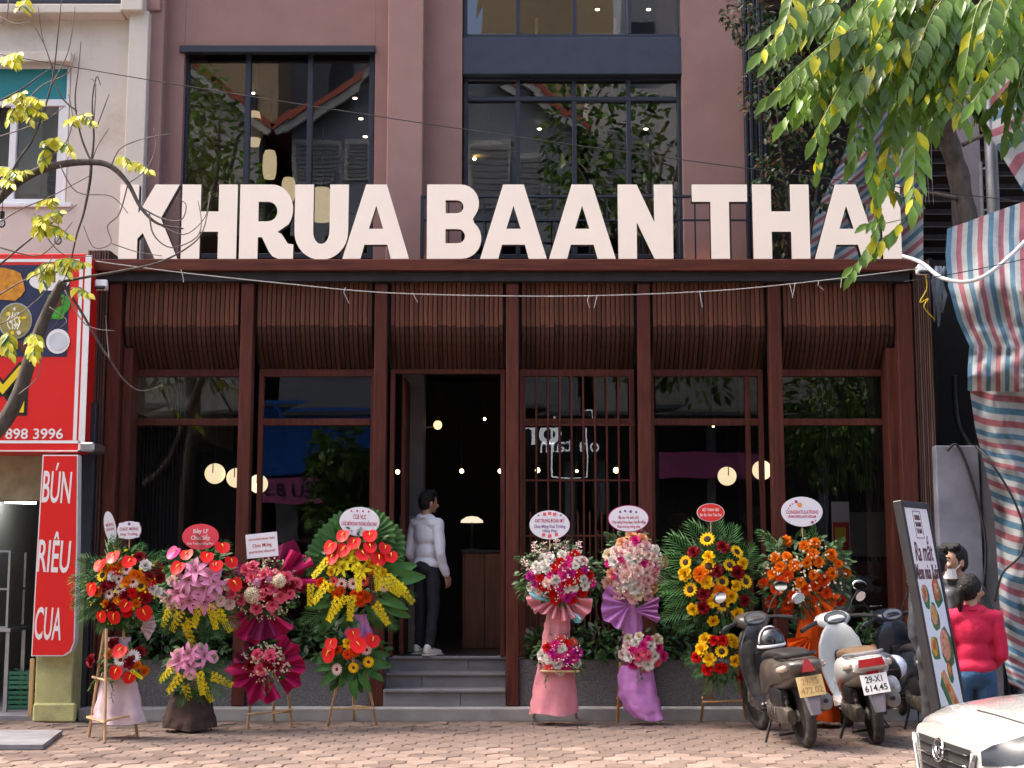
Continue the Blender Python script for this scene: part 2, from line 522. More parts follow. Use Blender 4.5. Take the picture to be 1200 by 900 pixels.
# ================================================================ RESTAURANT BUILDING
TOP = 17.0  # unseen storeys run up to here, height sized to cast the pavement shade
rb = thing('restaurant_building', 'mauve restaurant building with dark wooden shopfront and tall dark windows', 'building', (0, 0.4, 0))
YW = 1.0                                        # mauve wall face
zdeck = Z(305, 0.0)
_w = MB()
def wallpx(px0, px1, z0, z1, y0=YW, y1=YW + 7.0):
    _w.box(X(px0, y0, 200), X(px1, y0, 200), y0, y1, z0, z1)
zt1, zs0, zs1 = Z(53, YW), Z(87, YW), Z(43, YW)
wallpx(171, 212, zdeck, TOP); wallpx(438, 541, zdeck, TOP); wallpx(801, 873, zdeck, TOP)
_w.box(X(212, YW, 200) + .002, X(438, YW, 200) - .002, YW + .003, YW + .32, zt1, TOP)
_w.box(X(541, YW, 200) + .002, X(801, YW, 200) - .002, YW + .003, YW + .32, 9.4, TOP)
_w.build('wall', m_mauve, rb)
for px0, px1, yy, zz0 in ((168, 187, YW - .14, zdeck), (453, 495, YW - .2, zdeck)):
    MB().box(X(px0, yy, 200), X(px1, yy, 200), yy, YW + .02, zz0, TOP, 0.01).build('pilaster', m_mauve2, rb)
_a = MB().box(X(168, YW - .18, 5), X(188, YW - .18, 5), YW - .18, YW - .1, Z(12, YW - .18), 8.4, 0.01).build('pilaster_band', m_mauve2, rb)
# dark strip (pipe chase with vertical slats) at the right edge of the building
for i in range(5):
    x0 = X(873 + i * 5.2, YW, 200)
    bx('edge_slat', m_navy, rb, x0 + .004, x0 + .04, YW - .06 - .03 * (i % 2), YW + .3, zdeck, TOP, .004)
# roof slab of the wooden front, forms the balcony floor
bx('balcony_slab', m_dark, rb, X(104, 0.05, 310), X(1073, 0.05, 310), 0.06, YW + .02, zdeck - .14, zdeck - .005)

def window(px0, px1, py0, py1, Yf, vs, hs, fw=5.0, m=m_navy, g=m_glass, name='window', depth=.10, skip=()):
    """frame with mullions (vs: px centre) and rails (hs: py centre); every pane is a piece of its own."""
    k = 1.0 / ppm(Yf)
    x0, x1 = X(px0, Yf, (py0 + py1) / 2), X(px1, Yf, (py0 + py1) / 2)
    z0, z1 = Z(py1, Yf), Z(py0, Yf)
    f = fw * k
    mb = MB()
    mb.box(x0, x0 + f, Yf, Yf + depth, z0, z1, .006); mb.box(x1 - f, x1, Yf, Yf + depth, z0, z1, .006)
    mb.box(x0 + f, x1 - f, Yf + .004, Yf + depth, z1 - f, z1, .006); mb.box(x0 + f, x1 - f, Yf + .004, Yf + depth, z0, z0 + f, .006)
    xs = [x0 + f] + [X(v, Yf, (py0 + py1) / 2) for v in vs] + [x1 - f]
    zs = [z0 + f] + sorted(Z(h, Yf) for h in hs) + [z1 - f]
    for v in xs[1:-1]: mb.box(v - f / 2, v + f / 2, Yf + .006, Yf + depth, z0 + f, z1 - f, .005)
    for h in zs[1:-1]: mb.box(x0 + f, x1 - f, Yf + .002, Yf + depth - .01, h - f / 2, h + f / 2, .005)
    w = mb.build(name, m, rb)
    r = random.Random(int(px0 + py0))
    for i in range(len(xs) - 1):
        for j in range(len(zs) - 1):
            if (i, j) in skip: continue
            a, b = xs[i] + (f / 2 if i else 0), xs[i + 1] - (f / 2 if i < len(xs) - 2 else 0)
            c, d = zs[j] + (f / 2 if j else 0), zs[j + 1] - (f / 2 if j < len(zs) - 2 else 0)
            yy = Yf + depth * .55
            t = [r.uniform(-.0015, .0015) for _ in range(4)]       # panes are never perfectly in line
            MB().add([(a, yy + t[0], c), (b, yy + t[1], c), (b, yy + t[2], d), (a, yy + t[3], d)], [(0, 1, 2, 3)]).build('pane', g, w)
    return w
window(212, 438, 53, 303, YW + .10, [288.5, 362], [], 6.5)
window(543, 800, 88, 303, YW + .14, [607, 673.5, 737.5], [115.5], 5.5)
window(543, 800, -70, 44, YW + .08, [607, 673, 737], [], 5)
bx('head_flashing', m_navy, rb, X(210.5, YW - .04, 50), X(439.5, YW - .04, 50), YW - .04, YW + .06, Z(61, YW - .04), Z(53, YW - .04), .006)
pbox('spandrel', m_navyp, rb, 541.5, 800.5, 43.5, 87, YW + .02, YW + .3, .01)
# balcony doors' bottom rail and wooden fence seen behind the N
bx('door_kick_plate', m_navy, rb, X(545, YW + .13, 290), X(798, YW + .13, 290), YW + .125, YW + .138, zdeck, zdeck + .16)

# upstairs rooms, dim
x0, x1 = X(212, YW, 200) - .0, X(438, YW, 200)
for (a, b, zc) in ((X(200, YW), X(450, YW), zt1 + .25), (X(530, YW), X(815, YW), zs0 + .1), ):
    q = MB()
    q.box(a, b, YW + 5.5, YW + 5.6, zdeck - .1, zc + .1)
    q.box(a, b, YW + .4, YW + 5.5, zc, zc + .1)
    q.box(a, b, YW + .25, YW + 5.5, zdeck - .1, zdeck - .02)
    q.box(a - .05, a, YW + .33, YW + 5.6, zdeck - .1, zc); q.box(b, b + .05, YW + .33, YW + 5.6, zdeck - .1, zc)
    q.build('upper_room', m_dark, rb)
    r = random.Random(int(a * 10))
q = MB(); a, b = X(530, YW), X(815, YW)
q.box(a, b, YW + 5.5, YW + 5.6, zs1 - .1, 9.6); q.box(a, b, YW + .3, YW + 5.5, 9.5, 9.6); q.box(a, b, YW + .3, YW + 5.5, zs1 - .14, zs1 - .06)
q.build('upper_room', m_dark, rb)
for px, py in ((410, 92), (416, 116), (423, 140), (428, 161), (297, 110), (634, 133), (632, 152), (655, 93), (770, 108), (757, 152), (700, 12), (760, 12)):
    c = W(px, py, YW + 2.2)
    MB().lathe([(.022, 0), (.03, .008), (.03, .014)], 12, Matrix.Translation(c)).build('downlight', m_spot, rb)

# balcony railing
yr = .62
x0, x1, zt = X(493, yr, 230), X(884, yr, 230), Z(229, yr)
br = MB()
br.box(x0, x1, yr - .02, yr + .02, zt - .03, zt, .004)
br.box(x0, x1, yr - .012, yr + .012, zt - .30, zt - .28); br.box(x0, x1, yr - .012, yr + .012, zdeck + .06, zdeck + .085)
br.box(x0, x0 + .04, yr - .02, yr + .02, zdeck - .004, zt - .03)
br = br.build('balcony_railing', m_navy, rb)
nb = 19
for i in range(nb):
    x = x0 + (x1 - x0) * (i + .6) / nb
    bx('baluster', m_navy, br, x - .008, x + .008, yr - .008, yr + .008, zdeck, zt - .03)
for i, (px, col) in enumerate(((828, 0), (497, 0))):
    c = W(px, 300, .82)
    MB().box(c.x - .035, c.x + .035, .80, .86, zdeck, zdeck + .05, .008).build('uplight', m_uplight, rb)

# ---------------------------------------------------------------- wooden front: beam, columns, curved slat canopy
x0, x1 = X(104, -.12, 310), X(1073, -.12, 310)
bx('canopy_beam', m_woodh, rb, x0, x1, -.12, .10, Z(317, -.12), Z(303.5, -.12), .008)
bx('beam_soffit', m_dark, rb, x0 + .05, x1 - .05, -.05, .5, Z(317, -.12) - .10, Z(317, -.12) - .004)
cols = [131.5, 287.5, 445.5, 600.5, 755.5, 910.0, 1063.0]
ztc = Z(332, 0.0)
XC = [X(c, 0.0, 450) for c in cols]
HW = .0685
for i, xc in enumerate(XC):
    hw = HW if i < 6 else .085
    mb = MB().box(xc - hw, xc + hw, 0.0, .15, .12, ztc, .008)
    c_ = mb.build('column', m_wood, rb)
    MB().box(xc - hw - .004, xc + hw + .004, -.004, .154, 0.0, .118, .006).build('column_shoe', m_blackplastic, c_)
    MB().box(xc - hw * .8, xc + hw * .8, .02, .13, ztc + .002, ztc + .12).build('column_bracket', m_black, c_)
# curved canopy profile (y, z) from the beam down and back under: upper part nearly upright, then a bullnose
zt, zb = Z(318, 0.1), Z(433, 0.38)
zk = Z(384, 0.06)
prof = [(0.10, zt), (0.075, zt - .2), (0.06, zk + .12), (0.062, zk + .02), (0.085, zk - .07)]
for t in (0.25, .5, .75, 1.0):
    prof.append((0.085 + .30 * t ** 1.35, zk - .07 + (zb - zk + .07) * t))
def slat_mesh(w):
    mb = MB()
    vs, fs = [], []
    n = len(prof)
    for i, (y, z) in enumerate(prof):
        q0, q1 = prof[max(i - 1, 0)], prof[min(i + 1, n - 1)]
        d = Vector((0, q1[0] - q0[0], q1[1] - q0[1])).normalized()
        nn = Vector((0, d.z, -d.y))                # outward (towards the street, -Y)
        for sx, dp in ((-.5, -.028), (-.5, .0), (-.42, .008), (.42, .008), (.5, .0), (.5, -.028)):
            vs.append(Vector((sx * w, y, z)) + nn * dp)
    for i in range(n - 1):                         # straight upper part, then a bent lower part in a darker colour
        for k in range(5):
            fs.append((i * 6 + k, i * 6 + k + 1, (i + 1) * 6 + k + 1, (i + 1) * 6 + k))
    fs.append(tuple((n - 1) * 6 + k for k in range(6)))
    fs.append(tuple(k for k in range(6)))
    mb.add(vs, fs)
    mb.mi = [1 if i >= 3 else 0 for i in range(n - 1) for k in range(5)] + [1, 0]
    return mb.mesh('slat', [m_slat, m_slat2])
for b in range(6):
    xa, xb = XC[b] + HW + .03, XC[b + 1] - HW - .03
    mb = MB()
    n = len(prof)
    vs = []
    for y, z in prof:
        vs += [(xa - .03, y + .05, z), (xb + .03, y + .05, z)]
    mb.add(vs, [(2 * i, 2 * i + 1, 2 * i + 3, 2 * i + 2) for i in range(n - 1)])
    pan = mb.build('canopy_panel', m_black, rb)
    ns = 24
    pitch = (xb - xa) / ns
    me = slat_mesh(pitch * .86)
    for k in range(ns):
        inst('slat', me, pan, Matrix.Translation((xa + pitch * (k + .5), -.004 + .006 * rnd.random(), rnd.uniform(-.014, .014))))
# outer ribbed end walls
for (pxa, pxb, lean) in ((97, 122.5, 0), (1074, 1095, 0)):
    xa, xb = X(pxa, .02, 450), X(pxb, .02, 450)
    ew = bx('end_wall', m_ribwood, rb, xa, xb, .05, 1.0, 0, Z(305, .02) if pxa > 500 else Z(293, .02))
    n = 8
    for k in range(n):
        w = (xb - xa) / n
        bx('rib', m_ribwood, ew, xa + k * w + .004, xa + (k + 1) * w - .004, .02 + .006 * (k % 2), .0499, 0, Z(305, .02) if pxa > 500 else Z(293, .02), .004)
for s_, xc in ((1, XC[0]), (-1, XC[6])):            # inner jamb boards beside the end columns
    xa = xc + s_ * (HW + .01)
    bx('jamb_board', m_wood, rb, min(xa, xa + s_ * .10), max(xa, xa + s_ * .10), .12, .40, .62, zb + .2, .004)

# ---------------------------------------------------------------- shop windows between the columns
ZF = Z(769, .56)                                  # restaurant floor
YS = .36
zh0, zh1 = Z(441, YS), Z(432.5, YS)
zr0, zr1 = Z(498.5, YS), Z(490.5, YS)
zsill = ZF + .06
def bay_x(b):
    return XC[b] + HW + .012, XC[b + 1] - HW - .012
for b in (0, 1, 3, 4, 5):
    xa, xb = bay_x(b)
    s_ = .055
    mb = MB()
    mb.box(xa, xb, YS, YS + .09, zh0, zh1, .005)                 # head
    mb.box(xa, xa + s_, YS + .003, YS + .088, zsill, zh0, .005); mb.box(xb - s_, xb, YS + .003, YS + .088, zsill, zh0, .005)
    mb.box(xa + s_, xb - s_, YS - .003, YS + .08, zr0, zr1, .005)  # transom rail
    mb.box(xa, xb, YS - .02, YS + .12, zsill - .06, zsill - .001, .006)
    if b == 4: mb.box(xb - .2, xb - .145, YS + .002, YS + .08, zsill, zh0 - .002, .004)
    w = mb.build('shop_window', m_woodh if False else m_wood, rb)
    for (c, d) in ((zsill, zr0), (zr1, zh0)):
        MB().add([(xa + s_, YS + .04, c), (xb - s_, YS + .04, c), (xb - s_, YS + .042, d), (xa + s_, YS + .04, d)], [(0, 1, 2, 3)]).build('pane', m_shopglass, w)
    if b == 3:                                      # timber lattice in front of the glass
        yl = YS - .06
        n = 10
        for k in range(n):
            x = xa + .02 + (xb - xa - .04) * (k + .25) / (n - .5)
            bx('lattice_bar', m_wood, w, x - .011, x + .011, yl, yl + .03, zsill - .06, zh0 + .002, .003)
            if k < n - 1:
                x2 = x + (xb - xa - .04) / (n - .5) / 2
                bx('lattice_bar', m_wood, w, x2 - .009, x2 + .009, yl + .002, yl + .026, zsill - .06, Z(600, yl), .003)
        for py in (498, 563, 628):
            bx('lattice_rail', m_wood, w, xa, xb, yl + .004, yl + .022, Z(py, yl) - .011, Z(py, yl) + .011, .003)
    if b == 0:
        for py in (648,):
            bx('inner_rail', m_wood, w, xa + s_, xb - s_, YS + .10, YS + .14, Z(py, YS + .1) - .012, Z(py, YS + .1) + .012, .003)
# granite plinth under the windows, set just behind the columns
for b in (0, 1, 3, 4, 5):
    xa, xb = XC[b] + (HW if b else -.02), XC[b + 1] - HW
    bx('plinth', m_granite, rb, xa + .002, xb - .002, .07, YS + .1, .05, zsill - .065, .006)
    bx('plinth_planter_soil', m_joint, rb, xa + .01, xb - .01, .10, .33, zsill - .066, zsill - .058)
# door bay: frame, landing, steps
xa, xb = bay_x(2)
dw = MB()
dw.box(xa, xb, YS, YS + .09, zh0 + .03, zh1, .005)
dw.box(xa, xa + .05, YS + .003, YS + .088, ZF, zh0 + .03, .005); dw.box(xb - .05, xb, YS + .003, YS + .088, ZF, zh0 + .03, .005)
dw.box(xa + .11, xa + .15, YS + .2, YS + .95, ZF + .02, zh0 + .02, .005)
dw.build('door_frame', m_wood, rb)
sx0, sx1 = XC[2] + HW + .002, XC[3] - HW - .002
zs_ = [Z(829, -.02), Z(808, -.02), Z(788.5, .27), Z(769, .56)]
ys_ = [-.02, .27, .56]
steps = thing('entrance_steps', 'three grey stone steps leading up to the open restaurant door', 'steps', ((sx0 + sx1) / 2, 0, 0))
for i in range(3):
    z0 = zs_[0] - .1 if i == 0 else zs_[i] - .04
    y1 = ys_[i] + (.34 if i < 2 else .16)
    cut = sx0 + (sx1 - sx0) * (.63, .30, .68)[i]
    for (a, c) in ((sx0, cut - .002), (cut + .002, sx1)):
        bx('riser', m_stone, steps, a, c, ys_[i] + .015, y1, z0, zs_[i + 1] - .036, .003)
    bx('tread', m_stone, steps, sx0, sx1 - .0, ys_[i] - .012, y1, zs_[i + 1] - .034, zs_[i + 1], .008)

bx('base_slab', m_slab, rb, X(92, -.16, 830), X(1098, -.16, 830), -.17, .06, -.02, Z(830, -.17), .01)
bx('foundation', m_granite, rb, X(118, 1.2), X(1076, 1.2), .72, 6.4, 0, ZF - .055)
bx('door_cheek', m_granite, rb, XC[2] - HW, sx0 - .003, .16, .719, 0, ZF - .002); bx('door_cheek', m_granite, rb, sx1 + .003, XC[3] + HW, .16, .719, 0, ZF - .002)
# interior: floor, walls, ceiling, a pale pillar, darkness
q = MB(); xl, xr = X(118, 1.2), X(1076, 1.2)
q.box(xl, xr, YS + .45, 6.5, ZF - .05, ZF - .002); q.build('interior_floor', mat('dark_tile', (0.05, 0.045, 0.042), 0.35, var=0.2), rb)
q = MB()
q.box(xl, xr, 6.5, 6.6, ZF - .1, 5.0); q.box(xl - .05, xl, .5, 6.6, ZF - .1, 5); q.box(xr, xr + .05, .5, 6.6, ZF - .1, 5)
q.box(xl, xr, .5, 6.6, zdeck - .5, zdeck - .4)
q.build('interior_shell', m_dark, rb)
for px, pw, m_ in ((483, 13, mat('grey_interior_pillar', (0.13, 0.125, 0.13), 0.8)),):
    bx('interior_pillar', m_, rb, X(px - pw, 1.35), X(px + pw, 1.35), 1.35, 1.75, ZF, zdeck - .5)
    mb = MB(); a, c = X(px - pw - 1, 1.34), X(px + pw + 1, 1.34)
    mb.box(a, c, 1.33, 1.349, ZF, Z(605, 1.34)); mb.build('tiled_dado', mat('pale_grey_tile', (0.26, 0.25, 0.24), 0.5, var=.1), rb)
bx('door_mat', m_blackplastic, rb, sx0 + .1, sx1 - .1, .62, .80, ZF + .001, ZF + .012)
# vertical slatted wall inside the two end bays
for (pa, pb) in ((150, 215), (968, 1040)):
    for k in range(16):
        px = pa + (pb - pa) * k / 15
        x = X(px, 2.6)
        bx('interior_slat', mat('interior_slat', (0.035, 0.04, 0.06), .5), rb, x - .014, x + .014, 2.6, 2.64, ZF, zdeck - .5)
# pale low wall inside the right bay, behind the orange stand
bx('interior_bench_wall', mat('pale_bench', (0.32, 0.31, 0.30), 0.7), rb, X(975, 2.0), X(1045, 2.0), 2.0, 2.1, Z(652, 2.0), Z(600, 2.0))
bx('interior_bench', mat('brown_bench_wood', (0.16, 0.06, 0.03), 0.5), rb, X(965, 1.8), X(1045, 1.8), 1.75, 1.98, Z(740, 1.8), Z(658, 1.8))

# ---------------------------------------------------------------- sign letters on the beam
def arc(cx, cy, rx, ry, a0, a1, n):
    return [(cx + rx * math.cos(R(a0 + (a1 - a0) * i / n)), cy + ry * math.sin(R(a0 + (a1 - a0) * i / n))) for i in range(n + 1)]
def glyph(ch, w, t):                               # height 1, stem t
    if ch == 'H': return [[(0, 0), (t, 0), (t, .365), (w - t, .365), (w - t, 0), (w, 0), (w, 1), (w - t, 1), (w - t, .635 - .0), (t, .635), (t, 1), (0, 1)]]
    if ch == 'K': return [[(0, 0), (t, 0), (t, .27), (t + .07, .35), (w - .30, 0), (w, 0), (t + .30, .545), (w, 1), (w - .315, 1), (t, .60), (t, 1), (0, 1)]]
    if ch == 'I': return [[(0, 0), (w, 0), (w, 1), (0, 1)]]
    if ch == 'T':
        c = w / 2
        return [[(c - t / 2, 0), (c + t / 2, 0), (c + t / 2, .77), (w, .77), (w, 1), (0, 1), (0, .77), (c - t / 2, .77)]]
    if ch == 'N': return [[(0, 0), (t, 0), (t, .50), (w - t * 1.02, 0), (w, 0), (w, 1), (w - t, 1), (w - t, .48), (t * 1.02, 1), (0, 1)]]
    if ch == 'A':
        c = w / 2
        return [[(0, 0), (.235, 0), (.285, .19), (w - .285, .19), (w - .235, 0), (w, 0), (c + .135, 1), (c - .135, 1)],
                [(c - .098, .40), (c + .098, .40), (c, .72)]]
    if ch == 'U':
        o = [(0, 1), (0, .37)] + arc(w / 2, .36, w / 2, .375, 180, 360, 16)[1:-1] + [(w, .37), (w, 1), (w - t, 1), (w - t, .38)]
        return [o + arc(w / 2, .37, w / 2 - t, .175, 360, 180, 12)[1:-1] + [(t, .38), (t, 1)]]
    if ch == 'B':
        o = [(0, 0), (w * .62, 0)] + arc(w * .64, .27, w * .36, .27, -90, 50, 10)[1:] + [(w * .84, .535)] + arc(w * .62, .745, w * .335, .255, -35, 90, 9) + [(0, 1)]
        h1 = [(t, .205), (w * .56, .205)] + arc(w * .57, .303, w * .135, .098, -90, 90, 8)[1:-1] + [(w * .56, .40), (t, .40)]
        h2 = [(t, .61), (w * .54, .61)] + arc(w * .55, .70, w * .125, .09, -90, 90, 8)[1:-1] + [(w * .54, .79), (t, .79)]
        return [o, h1, h2]
    if ch == 'R':
        o = [(0, 0), (t, 0), (t, .29), (w * .42, .29)] + [(w * .55, .10)] + [(w * .62, .035), (w * .72, 0), (w, 0), (w, .19), (w * .90, .20), (w * .78, .33)] + \
            [(w * .70, .36)] + arc(w * .585, .665, w * .40, .335, -48, 90, 12)[1:] + [(0, 1)]
        h1 = [(t, .50), (w * .52, .50)] + arc(w * .53, .635, w * .17, .135, -90, 90, 8)[1:-1] + [(w * .52, .77), (t, .77)]
        return [o, h1]
sign = thing('restaurant_sign', 'large cream block letters reading KHRUA BAAN THAI along the wooden beam', 'sign', (0, -.05, Z(303, -.08)))
LX = [('K', 140, 209), ('H', 213, 277.5), ('R', 281, 344), ('U', 345.5, 408), ('A', 402, 479.5), ('B', 500.5, 564), ('A', 563, 640.5), ('A', 643.5, 721),
      ('N', 724.5, 788.5), ('T', 811.5, 876), ('H', 882.5, 948.5), ('A', 954, 1030), ('I', 1034, 1055.5)]
YL = -.10
zl0, zl1 = Z(303.2, YL), Z(216.5, YL)
hL = zl1 - zl0
for ch, pa, pb in LX:
    xa, xb = X(pa, YL, 260), X(pb, YL, 260)
    loops = glyph(ch, (xb - xa) / hL, .242)
    loops = [[(x * hL, y * hL) for x, y in lp] for lp in loops]
    back = curve_mesh('letter', loops, .045, m_letterside)
    o = inst('letter', back, sign, face_mat((xa, YL + .055, zl0 + .001)))
    inst('letter_face', curve_mesh('letter_face', loops, .004, m_letter, .0015), o, face_mat((xa, YL + .004, zl0 + .001)))
# ================================================================ LEFT: cream building
cb = thing('cream_building', 'cream plaster building with a white framed window and teal panel left of the restaurant', 'building', (-8, .9, 0))
YC = .9
xr = X(170.5, YC, 150)
def seg(px0, px1, py0, py1, y0, y1, m, name, b=.008, parent=cb):
    return pbox(name, m, parent, px0, px1, py0, py1, y0, y1, b)
wx0, wx1 = X(-42, YC, 150), X(81, YC, 150)
wz0, wz1 = Z(240, YC), Z(75, YC)
q = MB()
q.box(-24, wx0, YC, YC + 6, 3.3, TOP); q.box(wx1, xr, YC, YC + 6, 3.3, TOP)  # unseen left end and height stretched out to cast shade
q.box(wx0, wx1, YC + .002, YC + .3, wz1, Z(2, YC)); q.box(wx0, wx1, YC + .002, YC + 3, 3.3, wz0); q.box(wx0, wx1, YC + .4, YC + 6, Z(2, YC), TOP)
q.box(-24, X(-60, YC), YC + .01, YC + 6, 0, 3.3)
q.build('wall', m_cream, cb)
bx('pilaster', m_cream, cb, X(147, YC - .16, 150), X(170, YC - .16, 150), YC - .16, YC + .02, 3.4, Z(12.5, YC - .16), .008)
bx('cornice', m_cream, cb, -24, X(142, YC - .22, 10), YC - .22, YC + .02, Z(15, YC - .22), Z(4, YC - .22), .012)
bx('cornice_return', m_cream, cb, X(141, YC - .26, 10), X(167, YC - .26, 10), YC - .26, YC + .02, Z(12, YC - .26), Z(-12, YC - .26), .012)
bx('upper_window_band', m_navy, cb, -12, X(140, YC - .1, 0), YC - .1, YC + .1, Z(3, YC - .1), Z(-60, YC - .1))
bx('window_hood', m_cream, cb, X(-60, YC - .12, 68), X(83, YC - .12, 68), YC - .12, YC + .02, Z(72, YC - .12), Z(60, YC - .12), .01)
fy = YC + .05
fr = MB()
fx0, fx1, fz0, fz1 = X(-40, fy, 150), X(80, fy, 150), Z(239, fy), Z(76, fy)
k = 1 / ppm(fy)
fr.box(fx0, fx0 + 4 * k, fy, fy + .08, fz0, fz1, .006); fr.box(fx1 - 4 * k, fx1, fy, fy + .08, fz0, fz1, .006)
for (a, b) in ((76, 80), (116, 124), (233, 240)):
    fr.box(fx0 + 4 * k, fx1 - 4 * k, fy + .003, fy + .08, Z(b, fy), Z(a, fy), .006)
fr.box(X(10, fy, 180), X(18, fy, 180), fy + .006, fy + .08, Z(233, fy), Z(124, fy), .006)
fr.box(X(66, fy, 180), X(76, fy, 180), fy + .02, fy + .07, Z(233, fy), Z(124, fy), .006)
fr = fr.build('window', m_white, cb)
bx('teal_pane', m_teal, fr, fx0 + 4 * k, fx1 - 4 * k, fy + .03, fy + .05, Z(116, fy), Z(80, fy))
MB().add([(fx0, fy + .05, Z(233, fy)), (fx1, fy + .05, Z(233, fy)), (fx1, fy + .05, Z(124, fy)), (fx0, fy + .05, Z(124, fy))], [(0, 1, 2, 3)]).build('pane', m_glass, fr)
bx('window_sill', m_white, fr, X(-44, fy - .06, 238), X(84, fy - .06, 238), fy - .08, fy - .002, Z(243, fy - .06), Z(238, fy - .06), .006)
q = MB(); q.box(fx0 - .2, fx1 + .1, YC + 2.5, YC + 2.6, wz0, wz1 + .2); q.build('room_back', mat('room_grey', (0.22, 0.23, 0.22), .8), cb)
pm = mat('notice_paper', (0.55, 0.62, 0.6), .8, var=.12, nscale=9)
pbox('taped_paper', pm, fr, 20, 50, 142, 212, fy + .09, fy + .094)
pbox('taped_paper', mat('notice_paper_cream', (0.62, 0.56, 0.4), .8), fr, 22, 48, 206, 228, fy + .1, fy + .104)
# ground-floor shop: opening, painted pillar, dark lining strip
ys = .25
q = MB(); xl = X(-60, ys); xo = X(48, ys, 700)
q.box(-24, X(96, .3), 5.0, 5.1, 0, 3.4); q.box(-24, X(96, .3), .3, 5.0, 3.3, 3.4); q.box(X(96, .3) - .02, X(96, .3), .3, 5.0, 0, 3.3)
q.build('shop_interior', mat('shop_interior_blue_grey', (0.07, 0.08, 0.095), .8, var=.25), cb)
bx('shop_floor', m_concrete, cb, -9, X(100, .3), -.1, 5.0, -.02, .03)
bx('shop_lintel', mat('dirty_cream_lintel', (0.36, 0.32, 0.2), .9, var=.25), cb, -9, X(98, .1), .1, .5, Z(586, .1), 3.5)
m_yg = mat('yellow_green_limewash', (0.47, 0.46, 0.20), .9, var=.14, nscale=5, bump=.3, wear=((0.25, 0.22, 0.13), 3, .5))
pl = bx('pillar', m_yg, cb, X(41, -.35, 800), X(85, -.35, 800), -.35, .1, .0, 1.7, .012)
bx('pillar_foot', m_yg, pl, X(38, -.40, 830), X(88.5, -.40, 830), -.40, -.352, -.005, Z(824, -.4), .02)
bx('dark_lining', mat('dark_blue_lining', (0.03, 0.033, 0.045), .5, var=.3), cb, X(88, -.06, 700), X(104, -.06, 700), -.06, .6, 0, 3.3, .006)
tube = MB().tube([W(6, 588, 2.5), W(42, 589, 2.5)], .018, 8).build('fluorescent_tube', mat('lit_tube', (1, 1, 1), .4, emit=(.85, .95, 1), estr=9), None)
tag(tube, 'short lit fluorescent tube inside the dark shop at left', 'lamp')
m_alu = mat('aluminium_frame', (0.45, 0.46, 0.48), .4, .8)
cab = thing('glass_cabinet', 'aluminium framed glass food cabinet in the dark shop doorway at left', 'cabinet', W(-10, 830, .3))
q = MB(); xa, xb = X(-40, .3, 700), X(9.5, .3, 700); za, zb = Z(735, .3), Z(646, .3)
for (x_, y_) in ((xa, .3), (xb, .3), (xa, .8), (xb, .8)): q.box(x_ - .012, x_ + .012, y_ - .012, y_ + .012, za, zb)
for z_ in (za, (za + zb) / 2, zb): q.box(xa, xb, .29, .305, z_ - .01, z_ + .01); q.box(xb - .012, xb + .012, .3, .8, z_ - .01, z_ + .01)
q.box(xa, xb, .795, .81, zb - .01, zb + .01); q.box(xa - .012, xa + .012, .3, .8, zb - .01, zb + .01)
q.build('frame', m_alu, cab)
MB().box(xa, xb, .31, .79, (za + zb) / 2 - .004, (za + zb) / 2 + .004).build('shelf', m_glass, cab)
MB().add([(xa, .297, za), (xb, .297, za), (xb, .297, zb), (xa, .297, zb)], [(0, 1, 2, 3)]).build('pane', m_glass, cab)
q = MB(); q.box(xa - .02, xb + .06, .25, .85, za - .05, za - .012, .006)
q.build('counter_top', m_alu, cab)
for x_ in (xa, xb + .02):
    for y_ in (.3, .8): bx('leg', m_alu, cab, x_ - .02, x_ + .02, y_ - .02, y_ + .02, .03, za - .05)
for i, (px, py, c) in enumerate(((22, 800, (0.03, 0.16, 0.09)), (22, 785, (0.05, 0.2, 0.12)))):
    o = thing('crate', ['green plastic crate on the floor of the dark shop', 'green plastic crate stacked on top of another in the dark shop'][i], 'crate', W(px, py + 12, .6))
    c0 = W(px, py + (14 if i == 0 else 13), .6)
    z0 = .04 + i * .21
    q = MB()
    for j in range(4):
        zz = z0 + j * .05
        q.box(c0.x - .13, c0.x + .13, .55, .56, zz, zz + .035); q.box(c0.x - .13, c0.x + .13, .84, .85, zz, zz + .035)
        q.box(c0.x - .13, c0.x - .12, .56, .84, zz, zz + .035); q.box(c0.x + .12, c0.x + .13, .56, .84, zz, zz + .035)
    q.box(c0.x - .12, c0.x + .12, .56, .84, z0, z0 + .01)
    for sx in (-1, 1):
        for yy in (.545, .855): q.box(c0.x + sx * .125 - .012, c0.x + sx * .125 + .012, yy - .008, yy + .008, z0, z0 + .2)
    q.build('crate_body', mat('green_crate%d' % i, c, .5), o)
tag(MB().box(X(34, -.1, 800), X(38.5, -.1, 800), -.1, -.06, .0, Z(772, -.1), .004).build('plank', m_bamboo, None), 'narrow weathered plank propped in the shop doorway beside the pillar', 'plank')

